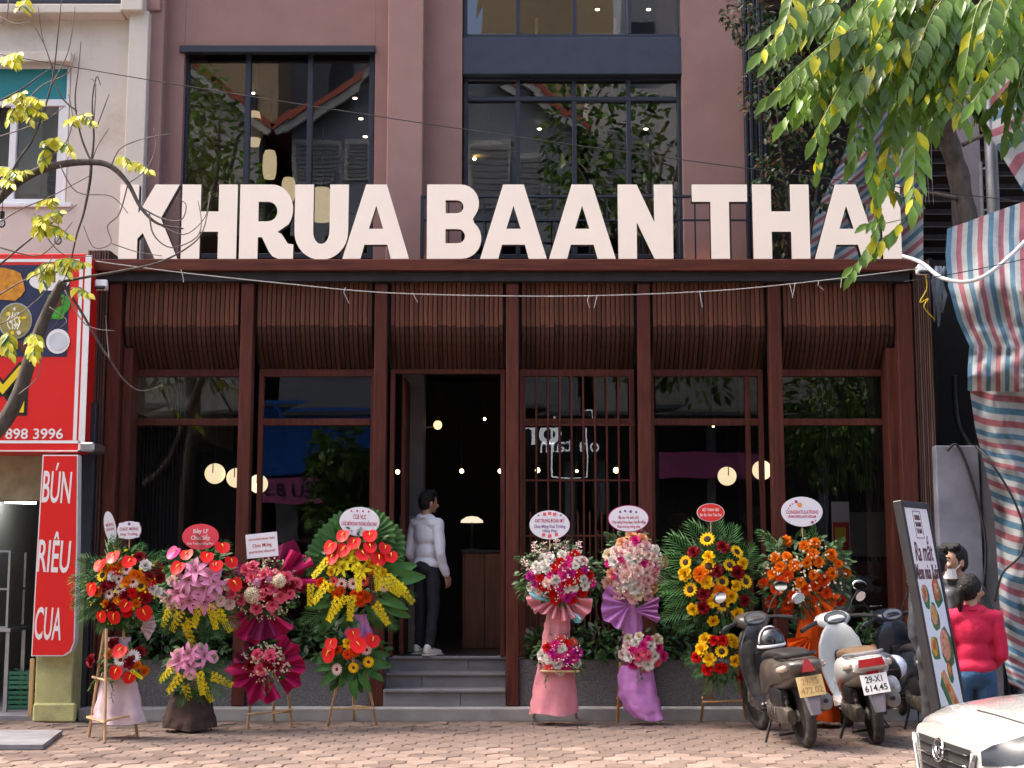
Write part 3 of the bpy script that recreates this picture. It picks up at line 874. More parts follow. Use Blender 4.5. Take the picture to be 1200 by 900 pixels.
# ---------------------------------------------------------------- red shop sign
YR = -.42
rs = thing('shop_signboard', 'wide red signboard with food pictures and phone number at far left', 'sign', W(20, 530, YR))
q = MB(); a, b = W(-150, 530, YR), W(101.5, 297, YR)
q.box(a.x, b.x, YR, .2, a.z, b.z, .01)
q.build('sign_panel', m_redsign, rs)
q = MB(); q.k = 0
def strip(q, px0, py0, px1, py1, y): 
    a, b = W(px0, py1, y), W(px1, py0, y); q.box(a.x, b.x, y, y + .003, a.z, b.z)
yf = YR - .004
strip(q, -150, 303.5, 93.5, 307, yf); strip(q, 89.5, 307.2, 93.5, 516, yf); strip(q, -150, 516.2, 93.5, 519.5, yf)
strip(q, 98.8, 299, 100.4, 529, yf); strip(q, -150, 527.6, 98.6, 529, yf)
q.build('border', m_signwhite, rs)
pbox('photo_panel', m_signnavy, rs, -120, 82.5, 310.5, 418, yf, YR - .0005)
def disc(px, py, rx, ry, y, m, name, parent, n=20, wob=0.0, seed=1, thick=.004):
    r_ = random.Random(seed)
    kk = 1 / ppm(y); c = W(px, py, y)
    poly = []
    for i in range(n):
        a_ = 2 * math.pi * i / n; s_ = 1 + r_.uniform(-wob, wob)
        poly.append((rx * kk * s_ * math.cos(a_), ry * kk * s_ * math.sin(a_)))
    return MB().prism(poly, 0, thick, face_mat(c)).build(name, m, parent)
yp = yf - .005
m_soup = mat('soup_print', (0.42, 0.33, 0.08), .4, alt=(0.18, 0.16, 0.04), nscale=14)
m_noodle = mat('noodle_print', (0.8, 0.78, 0.66), .4, var=.1)
m_orange = mat('fried_print', (0.75, 0.32, 0.02), .4, alt=(0.45, 0.15, 0.01), nscale=22)
m_greenp = mat('herb_print', (0.06, 0.42, 0.03), .4, alt=(0.02, 0.16, 0.01), nscale=30)
m_redp = mat('meat_print', (0.16, 0.03, 0.02), .4, alt=(0.05, 0.012, 0.01), nscale=22)
disc(18, 376, 20, 22, yp, m_steel, 'bowl_rim', rs)
disc(18, 376, 18.3, 20.3, yp - .004, m_soup, 'bowl_soup', rs)
disc(5, 333, 25, 21, yp, m_orange, 'fried_food', rs, 18, .12, 4)
r_ = random.Random(5)
for i in range(11):
    a_ = r_.uniform(0, 6.28); d_ = r_.uniform(2, 15)
    disc(18 + d_ * math.cos(a_), 376 + d_ * math.sin(a_), r_.uniform(1.5, 3.2), r_.uniform(1.5, 2.8), yp - .007, m_noodle if i % 2 else m_signyellow, 'topping', rs, 7, .2, i)
for i in range(4):
    pts = [W(10 + i * 4 + 2 * math.sin(t * 2 + i), 366 + t * 5, yp - .006) for t in range(5)]
    MB().tube(pts, .008, 5).build('noodle', m_noodle, rs)
disc(67, 358, 14, 17, yp, m_greenp, 'herbs', rs, 18, .2, 6); disc(64, 353, 9, 9, yp - .004, m_redp, 'grilled_meat', rs, 14, .25, 8)
disc(68, 400, 14, 15, yp, m_signwhite, 'plate', rs); disc(68, 400, 11, 11, yp - .004, mat('plate_well', (.6, .62, .66), .3), 'plate_well', rs)
disc(58, 330, 24, 11, yp, m_signwhite, 'plate', rs); disc(30, 405, 8, 9, yp, m_redp, 'grilled_meat', rs, 12, .3, 9); disc(8, 405, 14, 12, yp, m_signyellow, 'sauce', rs, 12, .2, 11)
k = 1 / ppm(YR)
text('lettering', 'M', m_black, rs, W(3, 459, yf), 86 * k, bold=.03)
text('lettering', 'M', m_signyellow, rs, W(3, 459, yf - .004), 82 * k, bold=.0)
text('lettering', '8 898 3996', m_signwhite, rs, W(33, 509, yf), 17 * k, bold=.014, width=82 * k)
# lower vertical sign, hung out of true
YV = -.50
vs_ = thing('vertical_sign', 'tall narrow red sign reading BÚN RIÊU CUA hanging below the signboard', 'sign', W(64, 770, YV))
def vpoly(inset):
    pts = [(50 + inset, 533 + inset), (91.5 - inset, 533 + inset), (90.5 - inset, 640), (87.5 - inset, 752), (83 - inset, 764 - inset), (74, 769 - inset), (36.5 + inset, 769 - inset), (43 + inset, 650)]
    c = W(64, 650, YV)
    return [(W(x_, y_, YV).x - c.x, W(x_, y_, YV).z - c.z) for x_, y_ in reversed(pts)], c
pp, c = vpoly(0)
MB().prism(pp, -.12, .0, face_mat(c)).build('sign_edge', m_signwhite, vs_)
pp, c = vpoly(1.4)
MB().prism(pp, .0005, .004, face_mat(c)).build('sign_panel', m_redsign, vs_)
for t_, px, py, wd in (('BÚN', 66.5, 573, 33), ('RIÊU', 63, 654, 37), ('CUA', 56, 733, 31)):
    text('lettering', t_, m_signwhite, vs_, W(px, py, YV - .005), 52 * k, roll=R(-2.5), bold=.012, width=wd * k)
bx('sign_bracket', m_steel, vs_, X(93, -.45, 522), X(110, -.45, 522), -.45, -.02, Z(529, -.45), Z(518, -.45), .02)
# floodlights on the beam ends
for i, (px, py, lb) in enumerate(((119, 334, 'small white floodlight under the left end of the wooden beam'), (1081, 316, 'small white floodlight under the right end of the wooden beam'))):
    f_ = thing('floodlight', lb, 'lamp', W(px, py, -.25), group='floodlights at the beam ends')
    c = W(px, py, -.25)
    MB().obox(c, (.13, .10, .09), Euler((R(-20), 0, R(8))).to_matrix(), .012).build('housing', m_whiteplastic, f_)
    MB().obox(c + Vector((0, -.045, -.03)), (.10, .03, .06), Euler((R(-50), 0, R(8))).to_matrix(), .004).build('lens', m_blackplastic, f_)
    MB().tube([c + Vector((0, .04, .02)), c + Vector((0, .16, .07))], .01, 6).build('bracket', m_whiteplastic, f_)
# flat concrete slab lying on the pavement
c0, c1, c2, c3 = G(-40, 879), G(50, 879), G(73, 861), G(-40, 861)
sl = MB().add([(p.x, p.y, .004) for p in (c0, c1, c2, c3)] + [(p.x, p.y, .045) for p in (c0, c1, c2, c3)], [(3, 2, 1, 0), (4, 5, 6, 7), (0, 1, 5, 4), (1, 2, 6, 5), (2, 3, 7, 6), (3, 0, 4, 7)]).build('concrete_slab', m_concrete)
tag(sl, 'flat grey concrete slab lying on the pavement at far left', 'slab')

# ================================================================ RIGHT: building site behind tarpaulins
st = thing('site_building', 'unfinished dark building behind striped tarpaulins right of the restaurant', 'building', (X(1150, 3), 3, 0))
xs0 = X(898, 2.6)
q = MB()
q.box(xs0, 18, 4.6, 4.8, 0, TOP); q.box(xs0, 18, 2.2, 4.6, 8.6, 8.8); q.box(xs0, 18, 2.2, 4.6, 4.25, 4.45)
q.build('wall', mat('site_dark_brick', (0.05, 0.04, 0.038), .9, var=.4, nscale=12), st)
bx('unseen_shade_block', m_concrete, st, xs0, 18, 2.0, 4.6, 8.8, TOP)  # unseen block added over the site to cast shade
for i in range(14):
    z_ = Z(300, 2.4) + i * .165
    MB().obox((X(1140, 2.4) + .9, 2.4, z_), (3.6, .12, .02), Euler((R(-35), 0, 0)).to_matrix()).build('louvre', mat('louvre', (0.045, 0.036, 0.034), .6), st)
bx('site_pillar', mat('mauve_grey_pillar', (0.30, 0.26, 0.28), .9, var=.1), st, X(1122, 1.6, 200), X(1150, 1.6, 200), 1.6, 1.9, 3.4, Z(95, 1.6), .01)
pb = thing('metal_post', 'pale galvanised post standing behind the tarpaulin at upper right', 'post', (X(1172, 1.15, 300), 1.15, 0))
MB().tube([(X(1172, 1.15, 300), 1.15, 0), W(1166, 290, 1.15), W(1158, 90, 1.15)], .075, 12).build('pipe', m_dullsteel, pb, smooth=True, autosmooth=40)
MB().tube([W(1166, 292, 1.15), W(1165.6, 284, 1.15)], .09, 12).build('collar', m_dullsteel, pb)
sc = thing('scaffold_frame', 'thin steel scaffold ladder frame beside the galvanised post', 'scaffold', W(1150, 300, 1.0))
for px in (1149, 1161): MB().tube([(X(px, 1.2, 300), 1.2, .0), W(px, 190, 1.2)], .022, 8).build('upright', m_dullsteel, sc)
for py in (196, 245, 285): MB().tube([W(1149, py + 3, 1.2), W(1161, py, 1.2)], .016, 8).build('rung', m_dullsteel, sc)
# grey rendered wall end and concrete post behind the people
gw = thing('grey_wall_end', 'blue grey rendered wall end beside the ribbed wooden corner', 'wall', (X(1125, -.05), 0, 0))
bx('render', m_greyplaster, gw, X(1099, -.1, 600), X(1150, -.1, 600), -.1, 1.2, 0, Z(522, -.1), .012)
bx('concrete_post', m_concrete, gw, X(1152, -.05, 600), X(1168, -.05, 600), -.05, .3, 0, Z(528, -.05), .01)
bx('dark_recess', m_black, st, X(1097, 1.6), 14, 1.5, 1.6, 0, Z(330, 1.5))
# tarpaulins: striped woven sheet, every stripe woven in
m_tw = mat('tarp_white', (0.44, 0.45, 0.44), .7, var=.1, nscale=10, bump=.2, bscale=120, trans=.15)
m_tb = mat('tarp_blue', (0.085, 0.19, 0.27), .7, var=.15, nscale=10, bump=.2, bscale=120, trans=.15)
m_tr = mat('tarp_red', (0.36, 0.115, 0.135), .7, var=.15, nscale=10, bump=.2, bscale=120, trans=.15)
def tarp(name, label, fn, nu, nv, per, along='u', off=0, group='striped tarpaulins at the building site'):
    """fn(u,v)->point; stripes run along v (along='u' counts columns) or along u."""
    vs = [fn(i / nu, j / nv) for j in range(nv + 1) for i in range(nu + 1)]
    fs, mi = [], []
    w = nu + 1
    pat = [1, 1, 0, 0, 2, 2, 0, 0]
    for j in range(nv):
        for i in range(nu):
            fs.append((j * w + i, j * w + i + 1, (j + 1) * w + i + 1, (j + 1) * w + i))
            kx = {'u': i, 'v': j, 'd': i + j}[along]
            mi.append(pat[(kx // per + off) % 8])
    me = mesh_from(name, vs, fs, [m_tw, m_tb, m_tr], mi, smooth=True, fix=False)
    o = inst(name, me)
    return tag(o, label, 'tarpaulin', group)
def lerp(pts, t):
    n = len(pts) - 1
    i = min(int(t * n), n - 1); f = t * n - i
    return tuple(pts[i][k] * (1 - f) + pts[i + 1][k] * f for k in range(len(pts[0])))
def nz(x, y, z=0.0): return mnoise.noise((x, y, z))
# (a) upper sheet: slopes out from the building then drops, gathered to the left edge at a tie
ULE = [(1110, 268), (1108, 300), (1111, 335), (1122, 375), (1136, 405), (1134, 432), (1134, 458)]     # left edge, photo px
URE = [(1330, 190), (1330, 240), (1330, 330), (1330, 380), (1330, 410), (1330, 440), (1330, 462)]
def tarp_a(u, v):
    l, r = lerp(ULE, v), lerp(URE, v)
    px = l[0] + (r[0] - l[0]) * u; py = l[1] + (r[1] - l[1]) * u
    Y = -.55 + (1.1 * max(0, (.35 - v)) / .35 * 1.0) + .12 * math.sin(u * 26 + v * 2) * (.25 + .4 * v) * (1 - .5 * v) + .20 * nz(u * 6, v * 5) + .10 * abs(nz(u * 11 + v * 6, v * 9, 4)) + .05 * nz(u * 26, v * 20, 7) + .16 * max(0, v - .72) * math.sin(u * 15 + v * 18)
    if v > .72: Y -= .12 * math.sin((v - .72) / .28 * math.pi)
    return W(px, py, Y)
tarp('tarpaulin', 'red white and blue striped tarpaulin with upright stripes hanging at upper right', tarp_a, 72, 36, 1)
LLE = [(1134, 440), (1143, 500), (1154, 545), (1165, 600), (1169, 660), (1172, 720), (1176, 770), (1182, 800)]
def tarp_b(u, v):
    l = lerp(LLE, v); r = (1340, 458 + 400 * v)
    px = l[0] + (r[0] - l[0]) * u; py = l[1] + (r[1] - l[1]) * u + 6 * nz(u * 4, v * 3, 3) + 9 * math.sin(u * 5)
    Y = -.45 + .13 * math.sin(u * 20 + v * 3 + 2 * nz(u * 2, v * 2)) * (.3 + .9 * v) + .18 * nz(u * 7, v * 7, 5) + .14 * abs(nz(u * 9 - v * 7, v * 12, 8)) + .05 * nz(u * 24, v * 30, 2)
    return W(px, py, Y)
tarp('tarpaulin', 'striped tarpaulin with sideways stripes hanging to the ground behind the woman', tarp_b, 60, 108, 1, 'v', 1)
def tarp_c(u, v):
    l = lerp([(1010, 118), (985, 190), (955, 250), (930, 312)], v); r = (1082, 96 + 216 * v)
    px = l[0] + (r[0] - l[0]) * u; py = l[1] + (r[1] - l[1]) * u
    return W(px, py, 1.5 + .1 * math.sin(u * 12 + v * 4) + .08 * nz(u * 4, v * 4))
tarp('tarpaulin', 'slanting striped tarpaulin behind the last letters of the restaurant sign', tarp_c, 136, 240, 4, 'd')
def tarp_d(u, v):
    l = lerp([(1160, 60), (1161, 120), (1163, 165), (1200, 225)], v); r = (1330, 60 + 300 * v)
    px = l[0] + (r[0] - l[0]) * u; py = l[1] + (r[1] - l[1]) * u
    return W(px, py, .6 + .06 * math.sin(u * 14 + v * 4) + .08 * nz(u * 4, v * 4, 9))
tarp('tarpaulin', 'taut striped tarpaulin with diagonal stripes at the top right corner', tarp_d, 180, 180, 6, 'd', 3)
# crumpled clear plastic and grey bundle in the gap
q = MB()
r_ = random.Random(12)
for i in range(9):
    px = 1093 + r_.uniform(0, 14)
    pts = [W(px + r_.uniform(-3, 3), py, .3 + r_.uniform(-.05, .05)) for py in (312, 330, 345 + r_.uniform(0, 12), 365 + r_.uniform(0, 25))]
    q.tube(pts, [.02, .03, .028, .008], 5, flat=.3)
tag(q.build('plastic_bundle', mat('cloudy_plastic', (0.35, 0.42, 0.52), .25, var=.3), None, smooth=True), 'crumpled bluish plastic strips hanging in the gap beside the beam', 'plastic sheet')
# thick cables
def cable(name, label, pts, rad, m=m_blackwire, n=8, group=None, cat='cable'):
    pts = [Vector(p) for p in pts]
    out = []
    for i in range(len(pts) - 1):                 # Catmull-Rom
        p0, p1, p2, p3 = pts[max(i - 1, 0)], pts[i], pts[i + 1], pts[min(i + 2, len(pts) - 1)]
        for s_ in range(n):
            t = s_ / n
            out.append(.5 * ((2 * p1) + (p2 - p0) * t + (2 * p0 - 5 * p1 + 4 * p2 - p3) * t * t + (3 * p1 - p0 - 3 * p2 + p3) * t ** 3))
    out.append(pts[-1])
    return tag(MB().tube(out, rad, 6).build(name, m, None, smooth=True), label, cat, group)
cable('cable', 'black cable dropping across the front of the grey rendered wall', [W(1110, 528, -.14), W(1122, 522, -.14), W(1138, 560, -.14), (X(1153, -.14, 620), -.14, Z(620, -.14)), W(1155, 660, -.14), W(1150, 700, -.14)], .015)
cable('cable', 'black cable looping across the tarpaulin behind the woman', [W(1143, 522, -.5), W(1160, 540, -.7), W(1185, 580, -.75), W(1200, 620, -.75), W(1196, 650, -.75), W(1175, 672, -.7), W(1166, 705, -.6)], .012)
cable('cable', 'thick black cable coming down through the dark gap', [W(1118, 440, .6), W(1119, 470, .6), W(1124, 500, .5), W(1138, 524, .2)], .03)
cable('cable', 'white cable swinging from the beam end across the striped tarpaulin', [W(1058, 300, -.3), W(1080, 308, -.5), W(1105, 326, -.8), W(1140, 329, -.95), W(1175, 308, -.9), W(1215, 268, -.6)], .022, m_white)
cable('cable', 'thin yellow cord dangling from the right floodlight', [W(1084, 320, -.24), W(1086, 338, -.2), W(1078, 354, -.2), W(1088, 350, -.2), W(1083, 360, -.2), W(1096, 375, -.1)], .006, m_signyellow)
for i, (a, b, sag, lb) in enumerate((((-10, 62), (1215, 238), 10, 'long thin wire crossing the facade from upper left to right'), ((1060, 330), (1215, 300), 2, 'thin black wire crossing in front of the upright striped tarpaulin'))):
    pts = []
    for k_ in range(9):
        t = k_ / 8
        pts.append(W(a[0] + (b[0] - a[0]) * t, a[1] + (b[1] - a[1]) * t + sag * 4 * t * (1 - t), -1.1))
    cable('wire', lb, pts, .005, m_blackwire, 4, cat='wire')
pts = [W(x_, y_, -.35) for x_, y_ in ((112, 306), (200, 318), (330, 332), (450, 343), (600, 347), (720, 346), (850, 340), (960, 329), (1075, 315))]
cable('string', 'pale string with leftover knots strung along the wooden front below the beam', pts, .006, m_wire, 5, cat='string')
for i, px in enumerate((212, 405, 484, 690, 700, 820, 925, 932, 960, 986)):
    y0_ = lerp([(y_,) for y_ in (306, 318, 332, 343, 347, 346, 340, 329, 315)], (px - 112) / (1075 - 112))[0]
    r_ = random.Random(i)
    pts = [W(px, y0_ , -.352), W(px + r_.uniform(-3, 3), y0_ + 6, -.36), W(px + r_.uniform(-5, 6), y0_ + r_.uniform(10, 22), -.36)]
    tag(MB().tube(pts, .004, 4).build('string_end', m_wire), ('first', 'second', 'third', 'fourth', 'fifth', 'sixth', 'seventh', 'eighth', 'ninth', 'tenth')[i] + ' frayed string end from the left along the pale string below the beam', 'string', 'frayed ends on the string')
# ================================================================ the other side of the street (mirrored in the windows)
def mir(px, py, Y, plane=1.15):                   # a point at depth Y that shows in the glass at this photo pixel
    p = W(px, py, 2 * plane - Y)
    return Vector((p.x, Y, p.z))
m_tile = mat('red_roof_tile', (0.36, 0.085, 0.05), .8, var=.3, nscale=20, bump=.5, bscale=25)
m_hgrey = mat('house_grey_render', (0.24, 0.26, 0.29), .9, var=.08)
m_hwhite = mat('house_white_render', (0.45, 0.44, 0.42), .9, var=.08)
m_hyel = mat('house_ochre_render', (0.34, 0.26, 0.16), .9, var=.08)
m_shut = mat('grey_shutter', (0.2, 0.21, 0.22), .7)
def house(label, pe0, pe1, pyE, pyP, Y, m, group='houses across the street'):
    a, b = mir(pe0, pyE, Y), mir(pe1, pyE, Y)
    zp = mir((pe0 + pe1) / 2, pyP, Y).z
    h = thing('gabled_house', label, 'house', ((a.x + b.x) / 2, Y, 0), group)
    cx = (a.x + b.x) / 2
    D = 9
    MB().add([(a.x + .4, Y, 0), (b.x - .4, Y, 0), (b.x - .4, Y, a.z), (cx, Y, zp - .25), (a.x + .4, Y, a.z)] + [(a.x + .4, Y - D, 0), (b.x - .4, Y - D, 0), (b.x - .4, Y - D, a.z), (cx, Y - D, zp - .25), (a.x + .4, Y - D, a.z)],
             [(0, 1, 2, 3, 4), (9, 8, 7, 6, 5), (0, 5, 6, 1), (1, 6, 7, 2), (4, 9, 5, 0)]).build('wall', m, h)
    for p, q in (((a.x, a.z - .1), (cx, zp)), ((b.x, b.z - .1), (cx, zp))):
        d = Vector((q[0] - p[0], 0, q[1] - p[1])); n_ = Vector((-d.z, 0, d.x)).normalized()
        if n_.z < 0: n_ = -n_
        P0, P1 = Vector((p[0], 0, p[1])), Vector((q[0], 0, q[1]))
        for (o0, o1, y0, m_, nm) in ((.0, .16, Y + .5, m_tile, 'roof'), (-.22, -.005, Y + .45, m_hwhite, 'verge_board')):
            vs = []
            for yy in (y0, Y - D - .3 if nm == 'roof' else Y + .3):
                for PP, oo in ((P0, o0), (P1, o0), (P1, o1), (P0, o1)):
                    v = PP + n_ * oo; vs.append((v.x, yy, v.z))
            MB().add(vs, [(0, 1, 2, 3), (7, 6, 5, 4), (0, 4, 5, 1), (1, 5, 6, 2), (2, 6, 7, 3), (3, 7, 4, 0)]).build(nm, m_, h)
    return h, a, b
def shutters(h, Y, rects):
    for (px0, py0, px1, py1) in rects:
        a, b = mir(px0, py1, Y), mir(px1, py0, Y)
        w = MB().box(a.x - .1, b.x + .1, Y - .02, Y + .06, a.z - .1, b.z + .1).build('window', m_hwhite, h)
        q = MB()
        n = 9
        for i in range(n):
            z0 = a.z + (b.z - a.z) * i / n
            q.box(a.x, b.x, Y + .061, Y + .09, z0, z0 + (b.z - a.z) / n * .7)
        q.build('shutter', m_shut, w)
h1, a, b = house('grey gabled house with red roof reflected in the upper windows', 330, 690, 152, 36, -22, m_hgrey)
shutters(h1, -22, ((350, 168, 388, 210), (408, 168, 432, 210), (548, 168, 590, 240), (612, 185, 640, 240), (360, 300, 420, 360), (560, 300, 620, 360)))
h2, a, b = house('white gabled house with red roof across the street', -40, 328, 152, 30, -22, m_hwhite)
shutters(h2, -22, ((60, 168, 110, 230), (180, 168, 230, 230)))
h3 = thing('flat_roofed_house', 'pale flat roofed shop house across the street', 'house', (0, -22, 0), 'houses across the street')
a, b = mir(692, 400, -22.2), mir(1250, 90, -22.2)
MB().box(a.x, b.x, -31, -22.2, 0, b.z).build('wall', m_hwhite, h3)
shutters(h3, -22.2, tuple((x_, y_, x_ + 38, y_ + 60) for x_ in (710, 800, 890, 980, 1070) for y_ in (150, 300)))
h4 = thing('flat_roofed_house', 'ochre flat roofed house at the left across the street', 'house', (-14, -22, 0), 'houses across the street')
a = mir(-45, 100, -22.1)
MB().box(-30, a.x, -31, -22.1, 0, 10).build('wall', m_hyel, h4)
for i, (px0, px1, hh, m_, y_) in enumerate(((180, 330, 34, m_hyel, -48), (345, 440, 40, m_hgrey, -52), (560, 720, 30, m_hyel, -50), (730, 900, 36, m_hgrey, -55), (-60, 150, 30, m_hwhite, -47), (440, 560, 24, m_hwhite, -60))):
    t_ = thing('apartment_block', ['ochre apartment block behind the white gabled house', 'tallest grey apartment block across the street', 'ochre apartment block behind the grey gabled house', 'grey apartment block behind the flat roofed house', 'white apartment block at far left across the street', 'white apartment block farthest back across the street'][i], 'building', (0, y_, 0), 'apartment blocks across the street')
    a, b = mir(px0, 300, y_), mir(px1, 300, y_)
    MB().box(a.x, b.x, y_ - 10, y_, 0, hh).build('wall', m_, t_)
    n = int((b.x - a.x) / 2.4)
    for u in range(n):
        q = MB()
        for v in range(3, int(hh / 3.2)):
            x_ = a.x + (u + .3) * (b.x - a.x) / n
            q.box(x_, x_ + 1.2, y_ + .002, y_ + .05, v * 3.2, v * 3.2 + 1.5)
        q.build('window_column', m_navy, t_)
# shop fronts with signs
def fsign(label, px0, py0, px1, py1, m, txt=None, tm=None, ts=.5, Y=-21.4, plane=.4, emit=False):
    a, b = mir(px0, py1, Y, plane), mir(px1, py0, Y, plane)
    s_ = thing('shop_sign', label, 'sign', ((a.x + b.x) / 2, Y, a.z), 'shop signs across the street')
    MB().box(a.x, b.x, Y - .15, Y, a.z, b.z).build('panel', m, s_)
    if txt:
        inst('lettering', text_mesh(txt, tm or m_signwhite, ts, width=(b.x - a.x) * .8, bold=.01), s_, face_mat(((a.x + b.x) / 2, Y + .02, (a.z + b.z) / 2), (0, 1, 0)))
m_bsign = mat('blue_sign', (0.01, 0.12, 0.5), .4, emit=(0.01, .1, .5), estr=.08)
m_psign = mat('pink_banner', (0.6, 0.14, 0.36), .5)
fsign('blue lit shop sign across the street', 300, 470, 442, 556, m_bsign)
fsign('pink banner across the street', 300, 560, 440, 590, m_psign, 'TOI YEU 8.3', m_signnavy, .5, -21.3)
fsign('dark shop sign with white lettering across the street', 607, 480, 742, 540, m_black)
fsign('pink menu board across the street', 760, 530, 890, 560, m_psign)
fsign('pale shop sign across the street', 765, 440, 890, 470, m_hwhite, 'HAIR SALON' if False else None)
q = MB()
for pts in ([(652, 560), (650, 475), (692, 473), (697, 500)], [(652, 560), (690, 560), (690, 500)]):
    q.tube([mir(x_, y_, -21.35, .4) for x_, y_ in pts], .022, 6)
s_ = thing('neon_sign', 'white outline light sign across the street', 'sign', mir(670, 560, -21.35, .4))
m_neon = mat('lit_white_neon', (1, 1, 1), .4, emit=(.9, .95, 1), estr=1.3)
q.build('outline', m_neon, s_)
inst('lettering', text_mesh('on tam', m_neon, .55), s_, face_mat(mir(671, 522, -21.3, .4), (0, 1, 0)))
s_ = thing('neon_sign', 'white lit lettering on the dark shop sign across the street', 'sign', mir(625, 515, -21.35, .4))
inst('lettering', text_mesh('one', m_neon, 1.1, bold=.02), s_, face_mat(mir(624, 505, -21.3, .4), (0, 1, 0)))

for i, (px0, px1) in enumerate(((-40, 325), (333, 688), (692, 1240))):   # flat dark panels painted as shop shade, added to darken the reflections
    a, b = mir(px0, 560, -21.9, .4), mir(px1, 560, -21.9, .4)
    o = thing('shopfront', ['dark shopfront under the white gabled house', 'dark shopfront under the grey gabled house', 'dark shopfront under the pale flat roofed house'][i], 'shop', ((a.x + b.x) / 2, -21.9, 0), 'shopfronts across the street')
    bx('shop_shade_panel', m_dark, o, a.x + .4, b.x - .4, -21.99, -21.9, 0, 5.6)
    bx('awning', mat('faded_awning', (.12, .14, .17), .8), o, a.x, b.x, -21.98, -20.9, 5.65, 5.75)
    n = 4
    for j in range(n + 1):
        x_ = a.x + .4 + (b.x - a.x - .8) * j / n
        bx('shop_pillar', m_hgrey, o, x_ - .12, x_ + .12, -21.89, -21.8, 0, 5.6)
# ================================================================ trees
m_leafR = mat('mid_green_leaf', (0.13, 0.235, 0.035), .32, var=.35, nscale=3, trans=.3, rand=.3)
m_leafY = mat('yellow_green_leaf', (0.60, 0.56, 0.02), .5, var=.25, nscale=3, trans=.35, rand=.15)
m_leafD = mat('dark_green_leaf', (0.035, 0.075, 0.02), .4, var=.5, nscale=3, trans=.15, rand=.3)
m_leafB = mat('brown_leaf', (0.13, 0.065, 0.03), .6, var=.4, nscale=4, trans=.15)
m_stalk = mat('green_stalk', (0.16, 0.19, 0.05), .6)
def leaf_verts(L, Wd, fold=.25, droop=.2):
    """pointed leaf along +X, unit normal +Z, folded on the midrib, drooping."""
    prof = [(0, 0.02), (.18, .6), (.45, 1.0), (.72, .75), (1.0, 0.0)]
    mid, lf, rt = [], [], []
    for t, w in prof:
        z = -droop * L * t * t
        mid.append((t * L, 0, z))
        lf.append((t * L, w * Wd / 2, z + fold * w * Wd / 2)); rt.append((t * L, -w * Wd / 2, z + fold * w * Wd / 2))
    return mid, lf, rt
def add_leaf(mb, M, L, Wd, fold=.25, droop=.2):
    mid, lf, rt = leaf_verts(L, Wd, fold, droop)
    vs = [M @ Vector(v) for v in mid + lf + rt[0:]]
    fs = []
    for i in range(4):
        fs += [(i, i + 1, 5 + i + 1, 5 + i), (i + 1, i, 10 + i, 10 + i + 1)]
    mb.add(vs, fs)
def frame(d, up=Vector((0, 0, 1))):
    d = d.normalized()
    s_ = up.cross(d)
    s_ = s_.normalized() if s_.length > 1e-4 else Vector((1, 0, 0))
    u = d.cross(s_)
    return Matrix((d, s_, u)).transposed().to_4x4()
def pinnate(name, pts, n, L, Wd, mats, parent, seed=0, spread=60, yellow=.15, droop=.35, taper=True):
    """compound leaf: a stalk along pts with n pairs of leaflets; one mesh, one object."""
    r = random.Random(seed)
    mb = MB()
    mb.k = 2
    mb.tube(pts, [.006 * (1 - .6 * i / (len(pts) - 1)) + .0015 for i in range(len(pts))], 5)
    for i in range(n):
        t = (i + .8) / (n + .5)
        f = t * (len(pts) - 1); k = min(int(f), len(pts) - 2); f -= k
        p = pts[k].lerp(pts[k + 1], f); d = (pts[k + 1] - pts[k]).normalized()
        side = d.cross(Vector((0, 0, 1)))
        side = side.normalized() if side.length > .05 else Vector((1, 0, 0))
        sz = (.6 + .4 * math.sin(math.pi * min(1, t * 1.05 + .12))) if taper else 1
        for s_ in (-1, 1):
            dd = (d * math.cos(R(spread)) + side * s_ * math.sin(R(spread)) + Vector((0, 0, -droop - r.uniform(0, .35))) + Vector((r.uniform(-.15, .15), r.uniform(-.15, .15), 0))).normalized()
            upv = Vector((0, 0, 1)) * .7 + Vector((0, -1, 0)) * .5 + Vector((r.uniform(-.3, .3), 0, 0)) 
            M = Matrix.Translation(p) @ frame(dd, upv)
            mb.k = 1 if r.random() < yellow else 0
            add_leaf(mb, M, L * sz * r.uniform(.8, 1.12), Wd * sz * r.uniform(.85, 1.1), .3, r.uniform(.1, .35))
    M = Matrix.Translation(pts[-1]) @ frame((pts[-1] - pts[-2]) + Vector((0, 0, -.01)), Vector((0, -1, .4)))
    mb.k = 0; add_leaf(mb, M, L * .8, Wd * .8)
    return mb.build(name, mats, parent, smooth=True, fix=False)
def smooth_path(pts, n=5):
    out = []
    for i in range(len(pts) - 1):
        p0, p1, p2, p3 = pts[max(i - 1, 0)], pts[i], pts[i + 1], pts[min(i + 2, len(pts) - 1)]
        for s_ in range(n):
            t = s_ / n
            out.append(.5 * ((2 * p1) + (p2 - p0) * t + (2 * p0 - 5 * p1 + 4 * p2 - p3) * t * t + (3 * p1 - p0 - 3 * p2 + p3) * t ** 3))
    out.append(pts[-1])
    return out
def limb(parent, pxs, Y, r0, r1, m, dY=0.0, name='branch', n=6, wob=0.0, seed=0):
    r = random.Random(seed)
    pts = [W(x_, y_, Y + dY * i / max(1, len(pxs) - 1) + r.uniform(-wob, wob)) for i, (x_, y_) in enumerate(pxs)]
    pts = smooth_path(pts, 5)
    rr = [r0 + (r1 - r0) * i / (len(pts) - 1) for i in range(len(pts))]
    MB().tube(pts, rr, n).build(name, m, parent, smooth=True)
    return pts
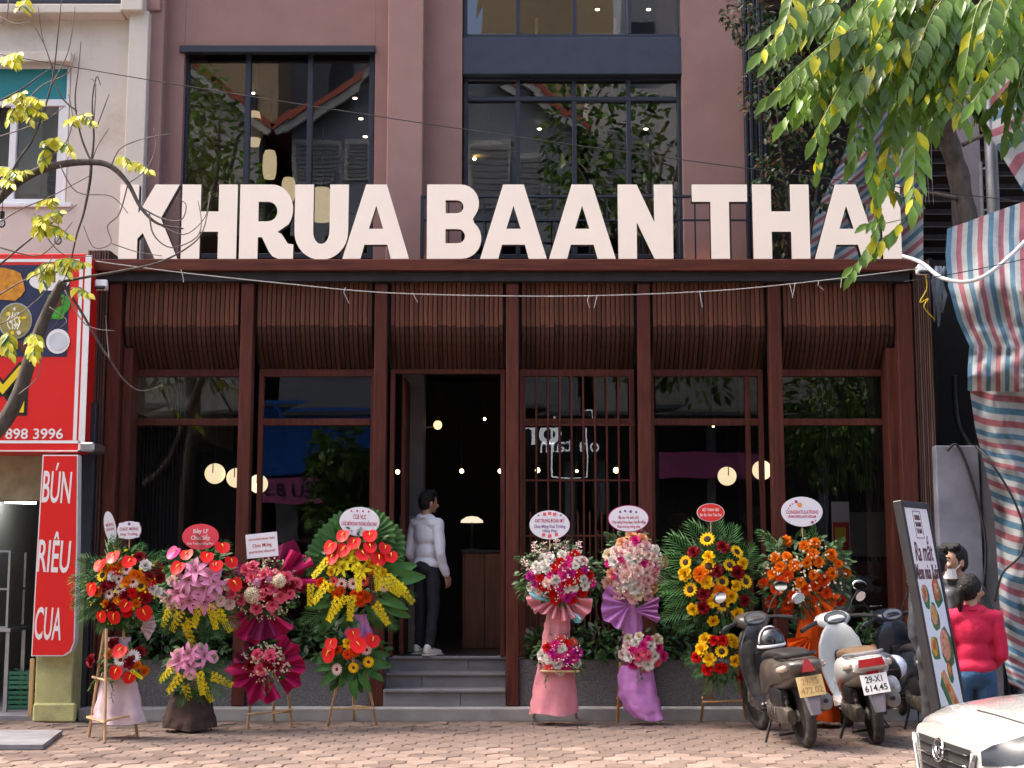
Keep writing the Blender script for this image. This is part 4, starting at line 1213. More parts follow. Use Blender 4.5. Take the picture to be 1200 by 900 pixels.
# ---------------------------------------------------------------- bare young tree at the left, in front of the red sign
YT = -2.6
lt = thing('bare_street_tree', 'almost bare street tree with yellow green leaf tufts at far left', 'tree', (X(-120, YT, 800), YT, 0))
k = 1 / ppm(YT)
MB().tube(smooth_path([Vector((X(-120, YT, 800), YT, -.03)), W(-112, 700, YT), W(-90, 600, YT), W(-40, 535, YT), W(0, 500, YT), W(22, 462, YT), W(40, 405, YT), W(58, 360, YT), W(74, 330, YT)]),
          [.11 - .0017 * i for i in range(41)], 8).build('trunk', m_bark, lt, smooth=True)
limb(lt, [(-120, 660), (-140, 520), (-110, 380), (-50, 290), (0, 232), (35, 205), (70, 193), (107, 190), (130, 195), (150, 215), (165, 243), (185, 262), (215, 268)], YT, .06, .007, m_bark, -.3)
BR = [  # (photo path, start radius)
    ([(74, 330), (100, 325), (140, 318), (185, 308), (220, 290), (238, 270), (247, 228)], .016),
    ([(74, 332), (95, 365), (118, 405), (128, 420), (145, 445), (165, 458), (190, 452)], .014),
    ([(128, 420), (126, 400), (124, 370)], .007), ([(76, 340), (100, 380), (135, 388)], .006),
    ([(107, 190), (105, 215), (98, 250), (90, 275), (82, 310), (74, 330)], .016),
    ([(107, 190), (110, 160), (108, 120), (113, 90), (118, 100)], .012), ([(113, 150), (128, 110)], .006), ([(110, 140), (112, 100), (106, 92)], .006),
    ([(107, 190), (95, 160), (88, 120), (92, 80), (95, 48)], .011), ([(90, 130), (70, 110), (55, 60), (40, 30)], .009),
    ([(0, 232), (20, 190), (40, 160), (60, 100), (68, 40), (72, 0)], .014), ([(60, 100), (80, 60), (88, 8)], .008), ([(62, 80), (50, 45), (45, 8)], .006),
    ([(30, 120), (50, 100), (80, 85), (88, 60)], .007), ([(0, 118), (25, 105), (45, 90), (60, 80)], .010),
    ([(130, 195), (140, 175), (160, 165), (180, 160), (200, 157)], .006), ([(150, 215), (170, 200), (182, 175), (180, 150)], .006), ([(107, 190), (115, 170), (128, 150)], .006),
    ([(165, 243), (190, 256), (212, 258), (218, 240), (206, 232)], .008), ([(175, 250), (180, 275), (200, 290), (228, 280), (236, 262), (232, 235)], .008),
    ([(185, 262), (215, 275), (240, 255), (246, 225)], .007), ([(150, 215), (140, 250), (126, 265), (130, 285), (110, 290), (98, 265)], .007), ([(130, 285), (160, 295), (190, 300)], .006),
    ([(0, 260), (25, 245), (60, 230), (107, 205)], .008), ([(0, 310), (30, 285), (60, 262), (90, 240)], .010), ([(0, 290), (40, 300), (60, 290), (85, 260)], .008),
    ([(10, 0), (8, 20), (0, 28)], .006), ([(0, 20), (20, 28), (38, 24)], .005), ([(40, 405), (70, 372), (78, 330)], .006), ([(22, 462), (45, 440), (50, 400), (48, 370)], .006),
    ([(0, 345), (25, 330), (50, 318), (62, 300)], .008), ([(0, 380), (20, 370), (45, 350), (58, 335)], .007), ([(40, 250), (60, 285), (80, 300), (110, 300)], .006), ([(58, 360), (78, 375), (70, 384)], .007),
    ([(45, 190), (75, 170), (85, 140), (80, 110)], .006), ([(70, 193), (90, 225), (130, 230), (150, 250)], .006), ([(0, 160), (30, 150), (55, 140), (75, 125)], .007)]
for i, (p, r0) in enumerate(BR):
    limb(lt, p, YT - .1 * (i % 4), r0, .0035, m_bark if r0 > .009 else m_twig, .12 * ((i % 3) - 1), 'branch' if r0 > .009 else 'twig', 5, .015, i)
LF = [((10, 70), (22, 62), 5), ((0, 68), (18, 74), 5), ((22, 12), (32, -2), 5), ((10, 120), (26, 108), 6), ((28, 115), (46, 118), 7), ((20, 125), (10, 140), 6), ((30, 128), (48, 132), 6), ((24, 118), (36, 140), 6),
      ((76, 145), (98, 134), 6), ((90, 136), (108, 142), 5), ((52, 170), (64, 162), 6), ((70, 165), (84, 178), 6), ((54, 172), (50, 190), 5), ((0, 196), (20, 205), 6), ((5, 205), (28, 200), 6), ((2, 210), (14, 216), 5),
      ((140, 183), (150, 192), 4), ((152, 190), (175, 199), 6), ((48, 240), (62, 233), 5), ((44, 252), (50, 262), 4), ((50, 258), (70, 248), 5), ((55, 264), (80, 275), 6), ((44, 262), (46, 272), 4),
      ((62, 308), (40, 318), 6), ((66, 305), (98, 308), 8), ((70, 308), (80, 318), 5), ((60, 312), (50, 332), 6), ((36, 392), (46, 400), 5), ((40, 396), (40, 418), 6), ((8, 390), (12, 402), 5), ((6, 398), (14, 414), 6), ((84, 338), (104, 344), 3)]
for i, (a, b, n) in enumerate(LF):
    r_ = random.Random(i + 40)
    p0 = W(a[0], a[1], YT - .05 - .1 * r_.random()); p1 = W(b[0], b[1], YT - .2 - .15 * r_.random())
    mid = (p0 + p1) / 2 + Vector((0, 0, .03))
    pinnate('leaf_tuft', [p0, mid, p1], n + 1, .14, .056, [m_leafY, m_leafR, m_stalk], lt, i, 55, .15, .6)
# pear-shaped festoon bulbs on the tree
for i, (px, py) in enumerate(((68, 282), (2, 262))):
    f_ = thing('festoon_bulb', ['clear festoon bulb hanging from a twig beside the cream wall', 'clear festoon bulb hanging at the very left edge'][i], 'bulb', W(px, py, YT), 'festoon bulbs in the bare tree')
    c = W(px, py, YT)
    MB().lathe([(.004, .05), (.02, .04), (.035, .01), (.032, -.015), (.015, -.035), (.001, -.04)], 10, Matrix.Translation(c)).build('glass_bulb', glass('bulb_glass', (.85, .87, .9), 1.5), f_, smooth=True)
    MB().lathe([(.022, .045), (.024, .11), (.012, .115)], 10, Matrix.Translation(c)).build('socket', m_blackplastic, f_)
    MB().tube([c + Vector((0, 0, .11)), c + Vector((0, 0, .25))], .004, 5).build('cord', m_blackwire, f_)

# ---------------------------------------------------------------- right: rough trunk behind the tarpaulin and big hanging compound leaves in front
rt_ = thing('leafy_street_tree', 'street tree with rough dark trunk and long drooping green leaves at upper right', 'tree', (X(1150, .85), .85, 0))
tp = smooth_path([Vector((X(1160, .85, 835), .85, -.03)), W(1155, 500, .85), W(1148, 330, .85), W(1133, 260, .8), W(1122, 200, .75), W(1108, 150, .5), W(1104, 90, -.3), W(1110, 0, -.9), W(1115, -90, -1.5)])
MB().tube(tp, [.15 - .0016 * i + .01 * math.sin(i * 1.7) for i in range(len(tp))], 12).build('trunk', m_bark, rt_, smooth=True)
limb(rt_, [(1128, 170), (1150, 160), (1180, 158), (1210, 160)], .7, .03, .012, m_bark); limb(rt_, [(1120, 232), (1100, 228), (1080, 225), (1060, 222)], .7, .03, .01, m_bark)
limb(rt_, [(1108, 140), (1150, 60), (1175, 30), (1210, 10)], 0, .06, .03, m_bark, -.6)
limb(rt_, [(1106, 60), (1060, -20), (1000, -60), (930, -60)], -.4, .05, .02, m_bark, -1.6); limb(rt_, [(1106, 60), (1090, 0), (1050, -70)], -.4, .05, .02, m_bark, -1.6); limb(rt_, [(1110, 10), (1160, -40), (1200, -60)], -.9, .05, .02, m_bark, -1.2)
for px in (1082, 1086, 1091): limb(rt_, [(px, 150), (px + 1, 200), (px + 3, 240)], .0, .004, .003, m_twig, 0, 'twig')
# leaves: (photo start, photo end, pairs, seed); stalks arch out and droop
RL = [((1010, -20), (894, 38), 14), ((1000, 10), (905, 68), 12), ((985, 20), (960, 120), 10), ((1020, 30), (915, 105), 13), ((1000, 60), (920, 140), 12), ((1010, 80), (955, 160), 9), ((1030, 60), (1000, 165), 11),
      ((1090, -30), (1025, 55), 12), ((1080, 0), (1040, 100), 11), ((1120, -20), (1030, 30), 12), ((1110, 10), (1060, 110), 11), ((1140, -30), (1105, 70), 12), ((1120, 20), (1075, 140), 12), ((1150, 0), (1130, 90), 11),
      ((1180, -30), (1150, 50), 11), ((1210, 0), (1160, 95), 12), ((1220, 40), (1140, 120), 12), ((1210, 60), (1180, 160), 9), ((1220, 90), (1195, 150), 7), ((1180, 20), (1100, 60), 11),
      ((1060, 40), (985, 130), 11), ((1050, 100), (1000, 185), 9), ((1060, 110), (1035, 215), 10), ((1080, 90), (1095, 150), 8), ((1040, -20), (960, 60), 12), ((960, -30), (930, 40), 10), ((1075, 150), (1070, 240), 8),
      ((1160, 40), (1125, 110), 10), ((1200, -20), (1190, 60), 10), ((1050, 20), (1062, 120), 10), ((1140, 60), (1082, 120), 10), ((1020, 90), (945, 110), 11), ((1100, 110), (1130, 140), 8)]
RL += [((a[0] + dx, a[1] + dy), (b[0] + dx * .8, b[1] + dy), n) for k_, (a, b, n) in enumerate(RL) for dx, dy in (((-1) ** k_ * 22 + 6, -14 + (k_ * 7) % 23),) if b[1] + dy < 150]
for i, (a, b, n) in enumerate(RL):
    r_ = random.Random(i + 90)
    Ya = -2.2 - 1.1 * r_.random(); Yb = Ya - r_.uniform(-.2, .7)
    p0, p1 = W(a[0], a[1], Ya), W(b[0], b[1], Yb)
    m1 = p0.lerp(p1, .35) + Vector((0, 0, .10)); m2 = p0.lerp(p1, .7) + Vector((0, 0, .07))
    pinnate('compound_leaf', smooth_path([p0, m1, m2, p1], 3), n, .29, .11, [m_leafR, m_leafY, m_stalk], rt_, i, 52, .13, .75)
# the long low spray hanging in front of the last letters
lp = [W(x_, y_, y2) for x_, y_, y2 in ((1030, 160, -2.9), (1038, 195, -2.9), (1040, 220, -3.0), (1066, 232, -3.0))]
pinnate('compound_leaf', lp, 7, .22, .085, [m_leafR, m_leafY, m_stalk], rt_, 501, 45, .2, .9)
for j, pts in enumerate(([(1022, 205), (1026, 235), (1032, 255), (1018, 262)], [(1060, 258), (1045, 272), (1025, 290), (1000, 312)], [(1028, 262), (1024, 280), (1010, 300), (998, 322)], [(1018, 150), (1022, 185), (1024, 215)], [(975, 130), (960, 180), (958, 200)])):
    pinnate('compound_leaf', [W(x_, y_, -2.95 - .05 * j) for x_, y_ in pts], 7, .19, .08, [m_leafR, m_leafY, m_stalk], rt_, 510 + j, 45, .25, .8)
limb(rt_, [(1040, 60), (1042, 130), (1038, 180), (1048, 215), (1030, 240), (1026, 262), (1062, 256)], -2.6, .008, .004, m_stalk, -.3, 'twig')

# ---------------------------------------------------------------- small-leaved shrub beside the building edge
def leaf_cloud(mb, c, rad, n, L, r, mats=2, up=.5):
    for _ in range(n):
        while True:
            v = Vector((r.uniform(-1, 1), r.uniform(-1, 1), r.uniform(-1, 1)))
            if .2 < v.length < 1: break
        v = v.normalized() * v.length ** .45
        p = Vector(c) + Vector((v.x * rad[0], v.y * rad[1], v.z * rad[2]))
        d = (v + Vector((r.uniform(-.8, .8), r.uniform(-.8, .8), r.uniform(-.9, .3)))).normalized()
        mb.k = r.choices(range(mats), weights=[4, 1.2, .8][:mats])[0]
        add_leaf(mb, Matrix.Translation(p) @ frame(d, Vector((r.uniform(-.6, .6), r.uniform(-.9, .2), 1))), L * r.uniform(.7, 1.3), L * .5 * r.uniform(.8, 1.2), .2, r.uniform(0, .3))
sh = thing('climbing_shrub', 'dark small leaved climbing shrub at the right edge of the mauve wall', 'shrub', (X(925, .3), .3, 0))
r_ = random.Random(77)
stems = [[(935, 330), (925, 260), (915, 180), (905, 90), (880, 10)], [(940, 330), (955, 240), (960, 150), (930, 60)], [(930, 300), (905, 250), (892, 200)], [(905, 90), (880, 60), (860, 30), (848, 15)], [(960, 150), (1000, 170), (1040, 190)], [(955, 240), (1000, 240), (1040, 235)], [(915, 180), (895, 130), (872, 108)]]
for i, s_ in enumerate(stems): limb(sh, s_, .35, .02 if i < 2 else .01, .004, m_bark, -.2, 'stem', 5, .05, i)
MB().tube([Vector((X(932, .35, 325), .6, zdeck - .1)), W(937, 330, .35)], .025, 6).build('stem', m_bark, sh)
q = MB()
for (px, py, rx, ry, n) in ((880, 25, 24, 30, 190), (910, 60, 30, 40, 300), (890, 110, 22, 30, 150), (925, 130, 28, 40, 260), (905, 180, 22, 26, 120), (900, 215, 20, 30, 110), (915, 265, 24, 34, 170), (950, 60, 30, 40, 200), (935, 195, 26, 36, 130), (985, 165, 30, 25, 90), (960, 225, 26, 22, 70), (1055, 70, 28, 34, 130), (1000, 60, 40, 60, 180), (862, 14, 18, 14, 50), (1010, 235, 30, 14, 40)):
    kk = 1 / ppm(.2)
    leaf_cloud(q, W(px, py, .25), (rx * kk, .3, ry * kk), n, .085, r_, 3)
o = q.build('foliage', [m_leafD, m_leafB, mat('sage_leaf', (0.12, 0.15, 0.085), .4, var=.3)], sh, smooth=True, fix=False)
o['kind'] = 'stuff'
# ---------------------------------------------------------------- trees across the street, mirrored in the glass
def street_tree(label, base, h, rad, n, seed):
    r = random.Random(seed)
    t = thing('far_street_tree', label, 'tree', base, 'trees across the street')
    b = Vector(base)
    MB().tube([b + Vector((0, 0, -.05)), b + Vector((.1, 0, h * .3)), b + Vector((0, .1, h * .6)), b + Vector((.15, 0, h * .9))], [.2, .16, .11, .04], 8).build('trunk', m_bark, t, smooth=True)
    for i in range(5):
        a_ = i * 1.3
        MB().tube([b + Vector((0, 0, h * (.45 + .06 * i))), b + Vector((math.cos(a_) * rad * .5, math.sin(a_) * rad * .5, h * (.65 + .06 * i))), b + Vector((math.cos(a_) * rad * .9, math.sin(a_) * rad * .9, h * (.75 + .05 * i)))], [.07, .05, .02], 6).build('branch', m_bark, t, smooth=True)
    q = MB()
    for i in range(9):
        c = b + Vector((r.uniform(-.6, .6) * rad, r.uniform(-.6, .6) * rad, h * r.uniform(.5, .97)))
        leaf_cloud(q, c, (rad * .55, rad * .55, h * .14), n // 9, .26, r, 2)
    o = q.build('crown', [m_leafR, m_leafD], t, smooth=True, fix=False)
for i, (px, y_, h, rad) in enumerate(((238, -18.4, 14.5, 2.0), (755, -18.4, 14.0, 2.6), (425, -18.6, 4.6, 1.1), (-60, -19, 9, 2.2), (1000, -19, 8, 2.3))):
    p = mir(px, 500, y_)
    street_tree(['broad tree reflected in the left upper window', 'broad tree reflected in the balcony windows', 'low tree before the blue sign across the street', 'tree across the street at far left', 'tree across the street at far right'][i], (p.x, y_, -.01), h, rad, 2200, i)
# ================================================================ inside the restaurant
m_ctr = mat('counter_wood', (.21, .075, .035), .45, var=.3, nscale=4, stretch=(5, 5, .6), bump=.1)
ct = thing('reception_counter', 'brown wooden counter just inside the open door', 'counter', (X(568, 2.0), 2.0, ZF))
cx0, cx1, cz = X(544, 2.0, 700), X(640, 2.0, 700), Z(645, 2.0)
for k in range(4):
    w = (cx1 - cx0) / 4
    bx('front_panel', m_ctr, ct, cx0 + k * w + .002, cx0 + (k + 1) * w - .002, 2.0, 2.03, ZF, cz - .03, .004)
bx('side_panel', m_ctr, ct, cx0 - .02, cx0, 2.0, 2.6, ZF, cz - .03, .003)
bx('counter_top', mat('counter_top_dark', (.03, .028, .026), .3), ct, cx0 - .04, cx1 + .02, 1.97, 2.65, cz - .03, cz + .01, .004)
lm = thing('table_lamp', 'pale domed lamp standing on the reception counter', 'lamp', (X(553, 2.3), 2.3, cz + .01))
c = Vector((X(553, 2.3, 610), 2.3, cz + .01))
MB().tube([c, c + Vector((0, 0, .34))], .012, 8).build('stem', m_blackplastic, lm); MB().lathe([(.09, 0), (.08, .015), (.01, .02)], 16, Matrix.Translation(c)).build('base', m_blackplastic, lm)
MB().lathe([(.14, .33), (.13, .36), (.07, .40), (.001, .41)], 18, Matrix.Translation(c)).build('shade', mat('lamp_shade', (.62, .58, .5), .6, emit=(1, .85, .6), estr=.25), lm, smooth=True)
def pendant(label, px, py, Y, r, m, drop=.7, name='bulb_pendant'):
    t = thing(name, label, 'lamp', W(px, py, Y), 'lamps inside the restaurant')
    c = W(px, py, Y)
    MB().ell(c, (r, r, r * 1.1), 14, 10).build('bulb', m, t, smooth=True)
    MB().lathe([(r * .5, r * .9), (r * .55, r * 2.0), (r * .2, r * 2.1)], 10, Matrix.Translation(c)).build('socket', m_blackplastic, t)
    MB().tube([c + Vector((0, 0, r * 2)), Vector((c.x, c.y, min(zdeck - .5, c.z + drop)))], .006, 5).build('cord', m_blackwire, t)
    return t
m_glow = mat('globe_glass_lit', (.6, .4, .15), .3, emit=(1.0, .62, .2), estr=.8)
t = pendant('round glass bulb lamp glowing inside the doorway near the grey pillar', 513, 498, 1.9, .05, m_glow); c = W(513, 498, 1.9); MB().ell(c, .014, 8, 6).build('filament', m_bulb, t)
MB().tube([c + Vector((-.05, 0, -.02)), c + Vector((-.14, 0, -.03))], .01, 6).build('wall_arm', m_steel, t)
for i, (px, py, Y, r, lb) in enumerate(((541, 552, 3.6, .026, 'small lit bulb hanging deep in the doorway, centre'), (586, 552, 3.6, .026, 'small lit bulb hanging deep in the doorway, at its right edge'), (568, 491, 4.2, .018, 'tiny lit bulb high and deep in the doorway'), (630, 551, 2.6, .03, 'lit bulb hanging behind the left side of the lattice window'), (722, 551, 2.6, .034, 'lit bulb hanging behind the right side of the lattice window'), (466, 553, 3.2, .026, 'lit bulb hanging at the left edge of the doorway'), (836, 499, 2.8, .018, 'tiny lit bulb behind the window right of the lattice'), (676, 552, 3.2, .018, 'dim bulb hanging behind the middle of the lattice window'))):
    pendant(lb, px, py, Y, r, m_bulb)
for i, (px, py, r, lb) in enumerate(((252, 555, 12, 'round cream paper lantern in the leftmost shop window'), (277, 560, 11.5, 'cream paper lantern half hidden by the second wooden column'), (303, 567, 11, 'cream paper lantern just right of the second wooden column'), (893, 551, 11.5, 'round cream paper lantern beside the sixth wooden column'), (852, 558, 11, 'cream paper lantern in the window right of the lattice'))):
    Y = 1.3; kk = 1 / ppm(Y)
    t = thing('paper_lantern', lb, 'lantern', W(px, py, Y), 'paper lanterns inside the windows')
    c = W(px, py, Y)
    MB().ell(c, r * kk, 24, 16).build('globe', m_paper, t, smooth=True)
    MB().tube([c + Vector((0, -r * kk - .002, .0)), c + Vector((0, -r * kk - .002, r * kk * .9))], .006, 5).build('rib', m_blackwire, t)
    MB().tube([c + Vector((0, 0, r * kk)), c + Vector((0, 0, r * kk + .5))], .004, 5).build('cord', m_blackwire, t)
# upstairs rattan pendants
def rattan(label, px, py, Y, w, h, wide):
    t = thing('rattan_pendant', label, 'lamp', W(px, py, Y), 'rattan lamps upstairs')
    c = W(px, py, Y); kk = 1 / ppm(Y); W2, H2 = w / 2 * kk, h / 2 * kk
    MB().lathe([(W2 * .75, -H2), (W2 * .95, -H2 * .6), (W2, 0), (W2 * .95, H2 * .6), (W2 * .7, H2)], 18, Matrix.Translation(c)).build('shade', m_rattanlit, t, smooth=True)
    if wide: MB().lathe([(W2 * 1.02, H2 * .55), (W2 * 1.3, H2 * .15), (W2 * 2.3, -H2 * .02), (W2 * 2.3, -H2 * .08), (W2 * 1.3, -H2 * .25), (W2 * 1.02, -H2 * .6)], 20, Matrix.Translation(c)).build('brim', m_rattan, t, smooth=True)
    MB().tube([c + Vector((0, 0, H2)), c + Vector((0, 0, H2 + .8))], .006, 5).build('cord', m_blackwire, t)
rattan('large brimmed rattan lamp behind the left upper window', 298, 151, 2.0, 17, 42, True); rattan('plain rattan lamp below and right of the brimmed one upstairs', 316, 193, 2.3, 17, 34, False); rattan('low rattan lamp partly behind the letter R upstairs', 338, 222, 2.6, 17, 28, False); rattan('rattan lamp above the letter U upstairs', 377, 240, 2.4, 26, 40, False)
t = thing('woven_pendant', 'wide woven lamp glowing behind the left balcony door', 'lamp', W(565, 190, 2.2)); c = W(573, 182, 2.2)
MB().lathe([(.40, -.02), (.36, .05), (.2, .13), (.05, .17)], 24, Matrix.Translation(c)).build('shade', m_rattan, t, smooth=True); MB().tube([c + Vector((0, 0, .17)), c + Vector((0, 0, .9))], .006, 5).build('cord', m_blackwire, t)
for (px, py) in ((548, 178), (556, 186), (570, 177), (576, 173)): MB().ell(W(px, py, 2.15), .022, 8, 6).build('bulb', m_bulb, t)
m_chair = mat('orange_brown_chair', (.35, .13, .06), .6)
for i, (px, py) in enumerate(((239, 300), (376, 300))):
    t = thing('dining_chair', ['brown chair back seen through the gap in the letter H', 'brown chair back seen through the gap in the letter U'][i], 'chair', (X(px, 2.0, 290), 2.0, zdeck - .02), 'chairs upstairs')
    x = X(px, 2.0, 280); 
    bx('seat', m_chair, t, x - .2, x + .2, 1.85, 2.2, zdeck + .12, zdeck + .17, .02); bx('backrest', m_chair, t, x - .19, x + .19, 1.82, 1.86, zdeck + .2, zdeck + .5, .02)
    for sx in (-.17, .17):
        for yy in (1.88, 2.17): bx('leg', m_chair, t, x + sx - .015, x + sx + .015, yy - .015, yy + .015, zdeck - .02, zdeck + .12)
for i, (px, w) in enumerate(((612, 20), (706, 28))):
    t = thing('dining_chair', ['pale wooden chair in the top floor window, left one', 'pale wooden chair in the top floor window, right one'][i], 'chair', (X(px, 2.2, 20), 2.2, zs1 - .06), 'chairs on the top floor')
    x = X(px, 2.0, 20); z0 = zs1 - .06; mm = mat('pale_chair_wood', (.5, .3, .14), .5)
    bx('seat', mm, t, x - .2, x + .2, 1.9, 2.3, z0 + .30, z0 + .34, .02)
    for sx in (-.18, .18):
        for yy in (1.92, 2.28): bx('leg', mm, t, x + sx - .02, x + sx + .02, yy - .02, yy + .02, z0, z0 + .30)
    bx('backrest', mm, t, x + .16, x + .2, 2.24, 2.28, z0 + .34, z0 + .8, .01)
# timber screen behind the balcony door at the N
for k in range(9):
    x = X(742 + k * 6.5, 1.9, 270)
    tag(bx('timber_board', mat('amber_timber', (.28, .15, .06), .6, var=.3, nscale=5, stretch=(5, 5, .5), rand=.2), None, x - .027, x + .027, 1.9, 1.93, zdeck - .02, Z(232, 1.9), .003), ('first', 'second', 'third', 'fourth', 'fifth', 'sixth', 'seventh', 'eighth', 'ninth')[k] + ' upright timber board from the left behind the letter N', 'board', 'timber boards behind the balcony door')

st_ = thing('standee_banner', 'narrow white standee with a red band inside the rightmost shop window', 'banner', (X(986, 1.1, 700), 1.1, ZF))
a, b = W(978, 720, 1.1), W(995, 588, 1.1)
bx('panel', m_signwhite, st_, a.x, b.x, 1.1, 1.115, a.z, b.z, .002); bx('red_band', m_redsign, st_, a.x + .01, b.x - .01, 1.096, 1.099, Z(645, 1.1), Z(612, 1.1)); bx('yellow_mark', m_signyellow, st_, a.x + .03, b.x - .05, 1.092, 1.0955, Z(635, 1.1), Z(618, 1.1)); bx('foot', m_blackplastic, st_, a.x - .03, b.x + .03, 1.05, 1.17, ZF, a.z + .0)
for (p0, p1) in (((1020, 762), (1042, 792)),):
    cable('hose', 'orange hose loop hanging behind the white scooter', [W(1016, 764, -.6), W(1024, 757, -.62), W(1028, 772, -.64), W(1036, 784, -.64), W(1046, 789, -.6), W(1052, 800, -.5)], .022, mat('orange_hose', (.45, .13, .04), .5), cat='hose')
# ================================================================ opening-day flower stands
def petal_pts(mb, base_ang, r0, th0, th1, L, Wd, z0=0.0, seg=3, cup=.25, tip=.5, tilt=0.0):
    """petal leaving radius r0 at angle base_ang; th = angle from the flower axis at base and tip."""
    rows, p, zz = [], r0, z0
    c, s = math.cos(base_ang), math.sin(base_ang)
    for i in range(seg + 1):
        t = i / seg
        th = th0 + (th1 - th0) * t
        if i: p += math.sin(th) * L / seg; zz += math.cos(th) * L / seg
        w = Wd * (math.sin(math.pi * (.18 + .82 * t * (1 - .5 * tip * t))) ** .8 if t < 1 else tip * .6)
        row = []
        for k in (-1, 0, 1):
            lift = cup * w * abs(k)
            pr = p - math.cos(th) * lift; pz = zz + math.sin(th) * lift
            row.append(Vector((c * pr - s * k * w / 2, s * pr + c * k * w / 2, pz)))
        rows.append(row)
    vs = [v for row in rows for v in row]
    mb.add(vs, [(3 * i + k, 3 * i + k + 1, 3 * i + 4 + k, 3 * i + 3 + k) for i in range(seg) for k in (0, 1)])
def fm(name, c, **k):
    d = dict(rough=.65, spec=.15, var=.2, nscale=1.6, rand=.12, trans=.12); d.update(k)
    return mat('petal_' + name, c, **d)
FC = {'red': (0.62, 0.008, 0.008), 'dred': (0.22, 0.004, 0.012), 'orange': (0.80, 0.19, 0.006), 'dorange': (0.74, 0.075, 0.006), 'yellow': (0.85, 0.50, 0.008), 'lemon': (0.82, 0.66, 0.02),
      'white': (0.78, 0.74, 0.68), 'cream': (0.78, 0.66, 0.46), 'pale': (0.80, 0.46, 0.46), 'blush': (0.82, 0.60, 0.54), 'pink': (0.80, 0.13, 0.22), 'hot': (0.70, 0.03, 0.24), 'magenta': (0.58, 0.02, 0.30), 'lilac': (0.72, 0.28, 0.46), 'peach': (0.84, 0.42, 0.22), 'coral': (0.75, 0.10, 0.09)}
m_disc = mat('flower_disc', (0.30, 0.24, 0.03), .8, var=.3, nscale=30)
m_sundisc = mat('sunflower_disc', (0.045, 0.02, 0.008), .9, var=.4, nscale=30)
m_spadix = mat('spadix', (0.75, 0.42, 0.03), .5)
FM = {}
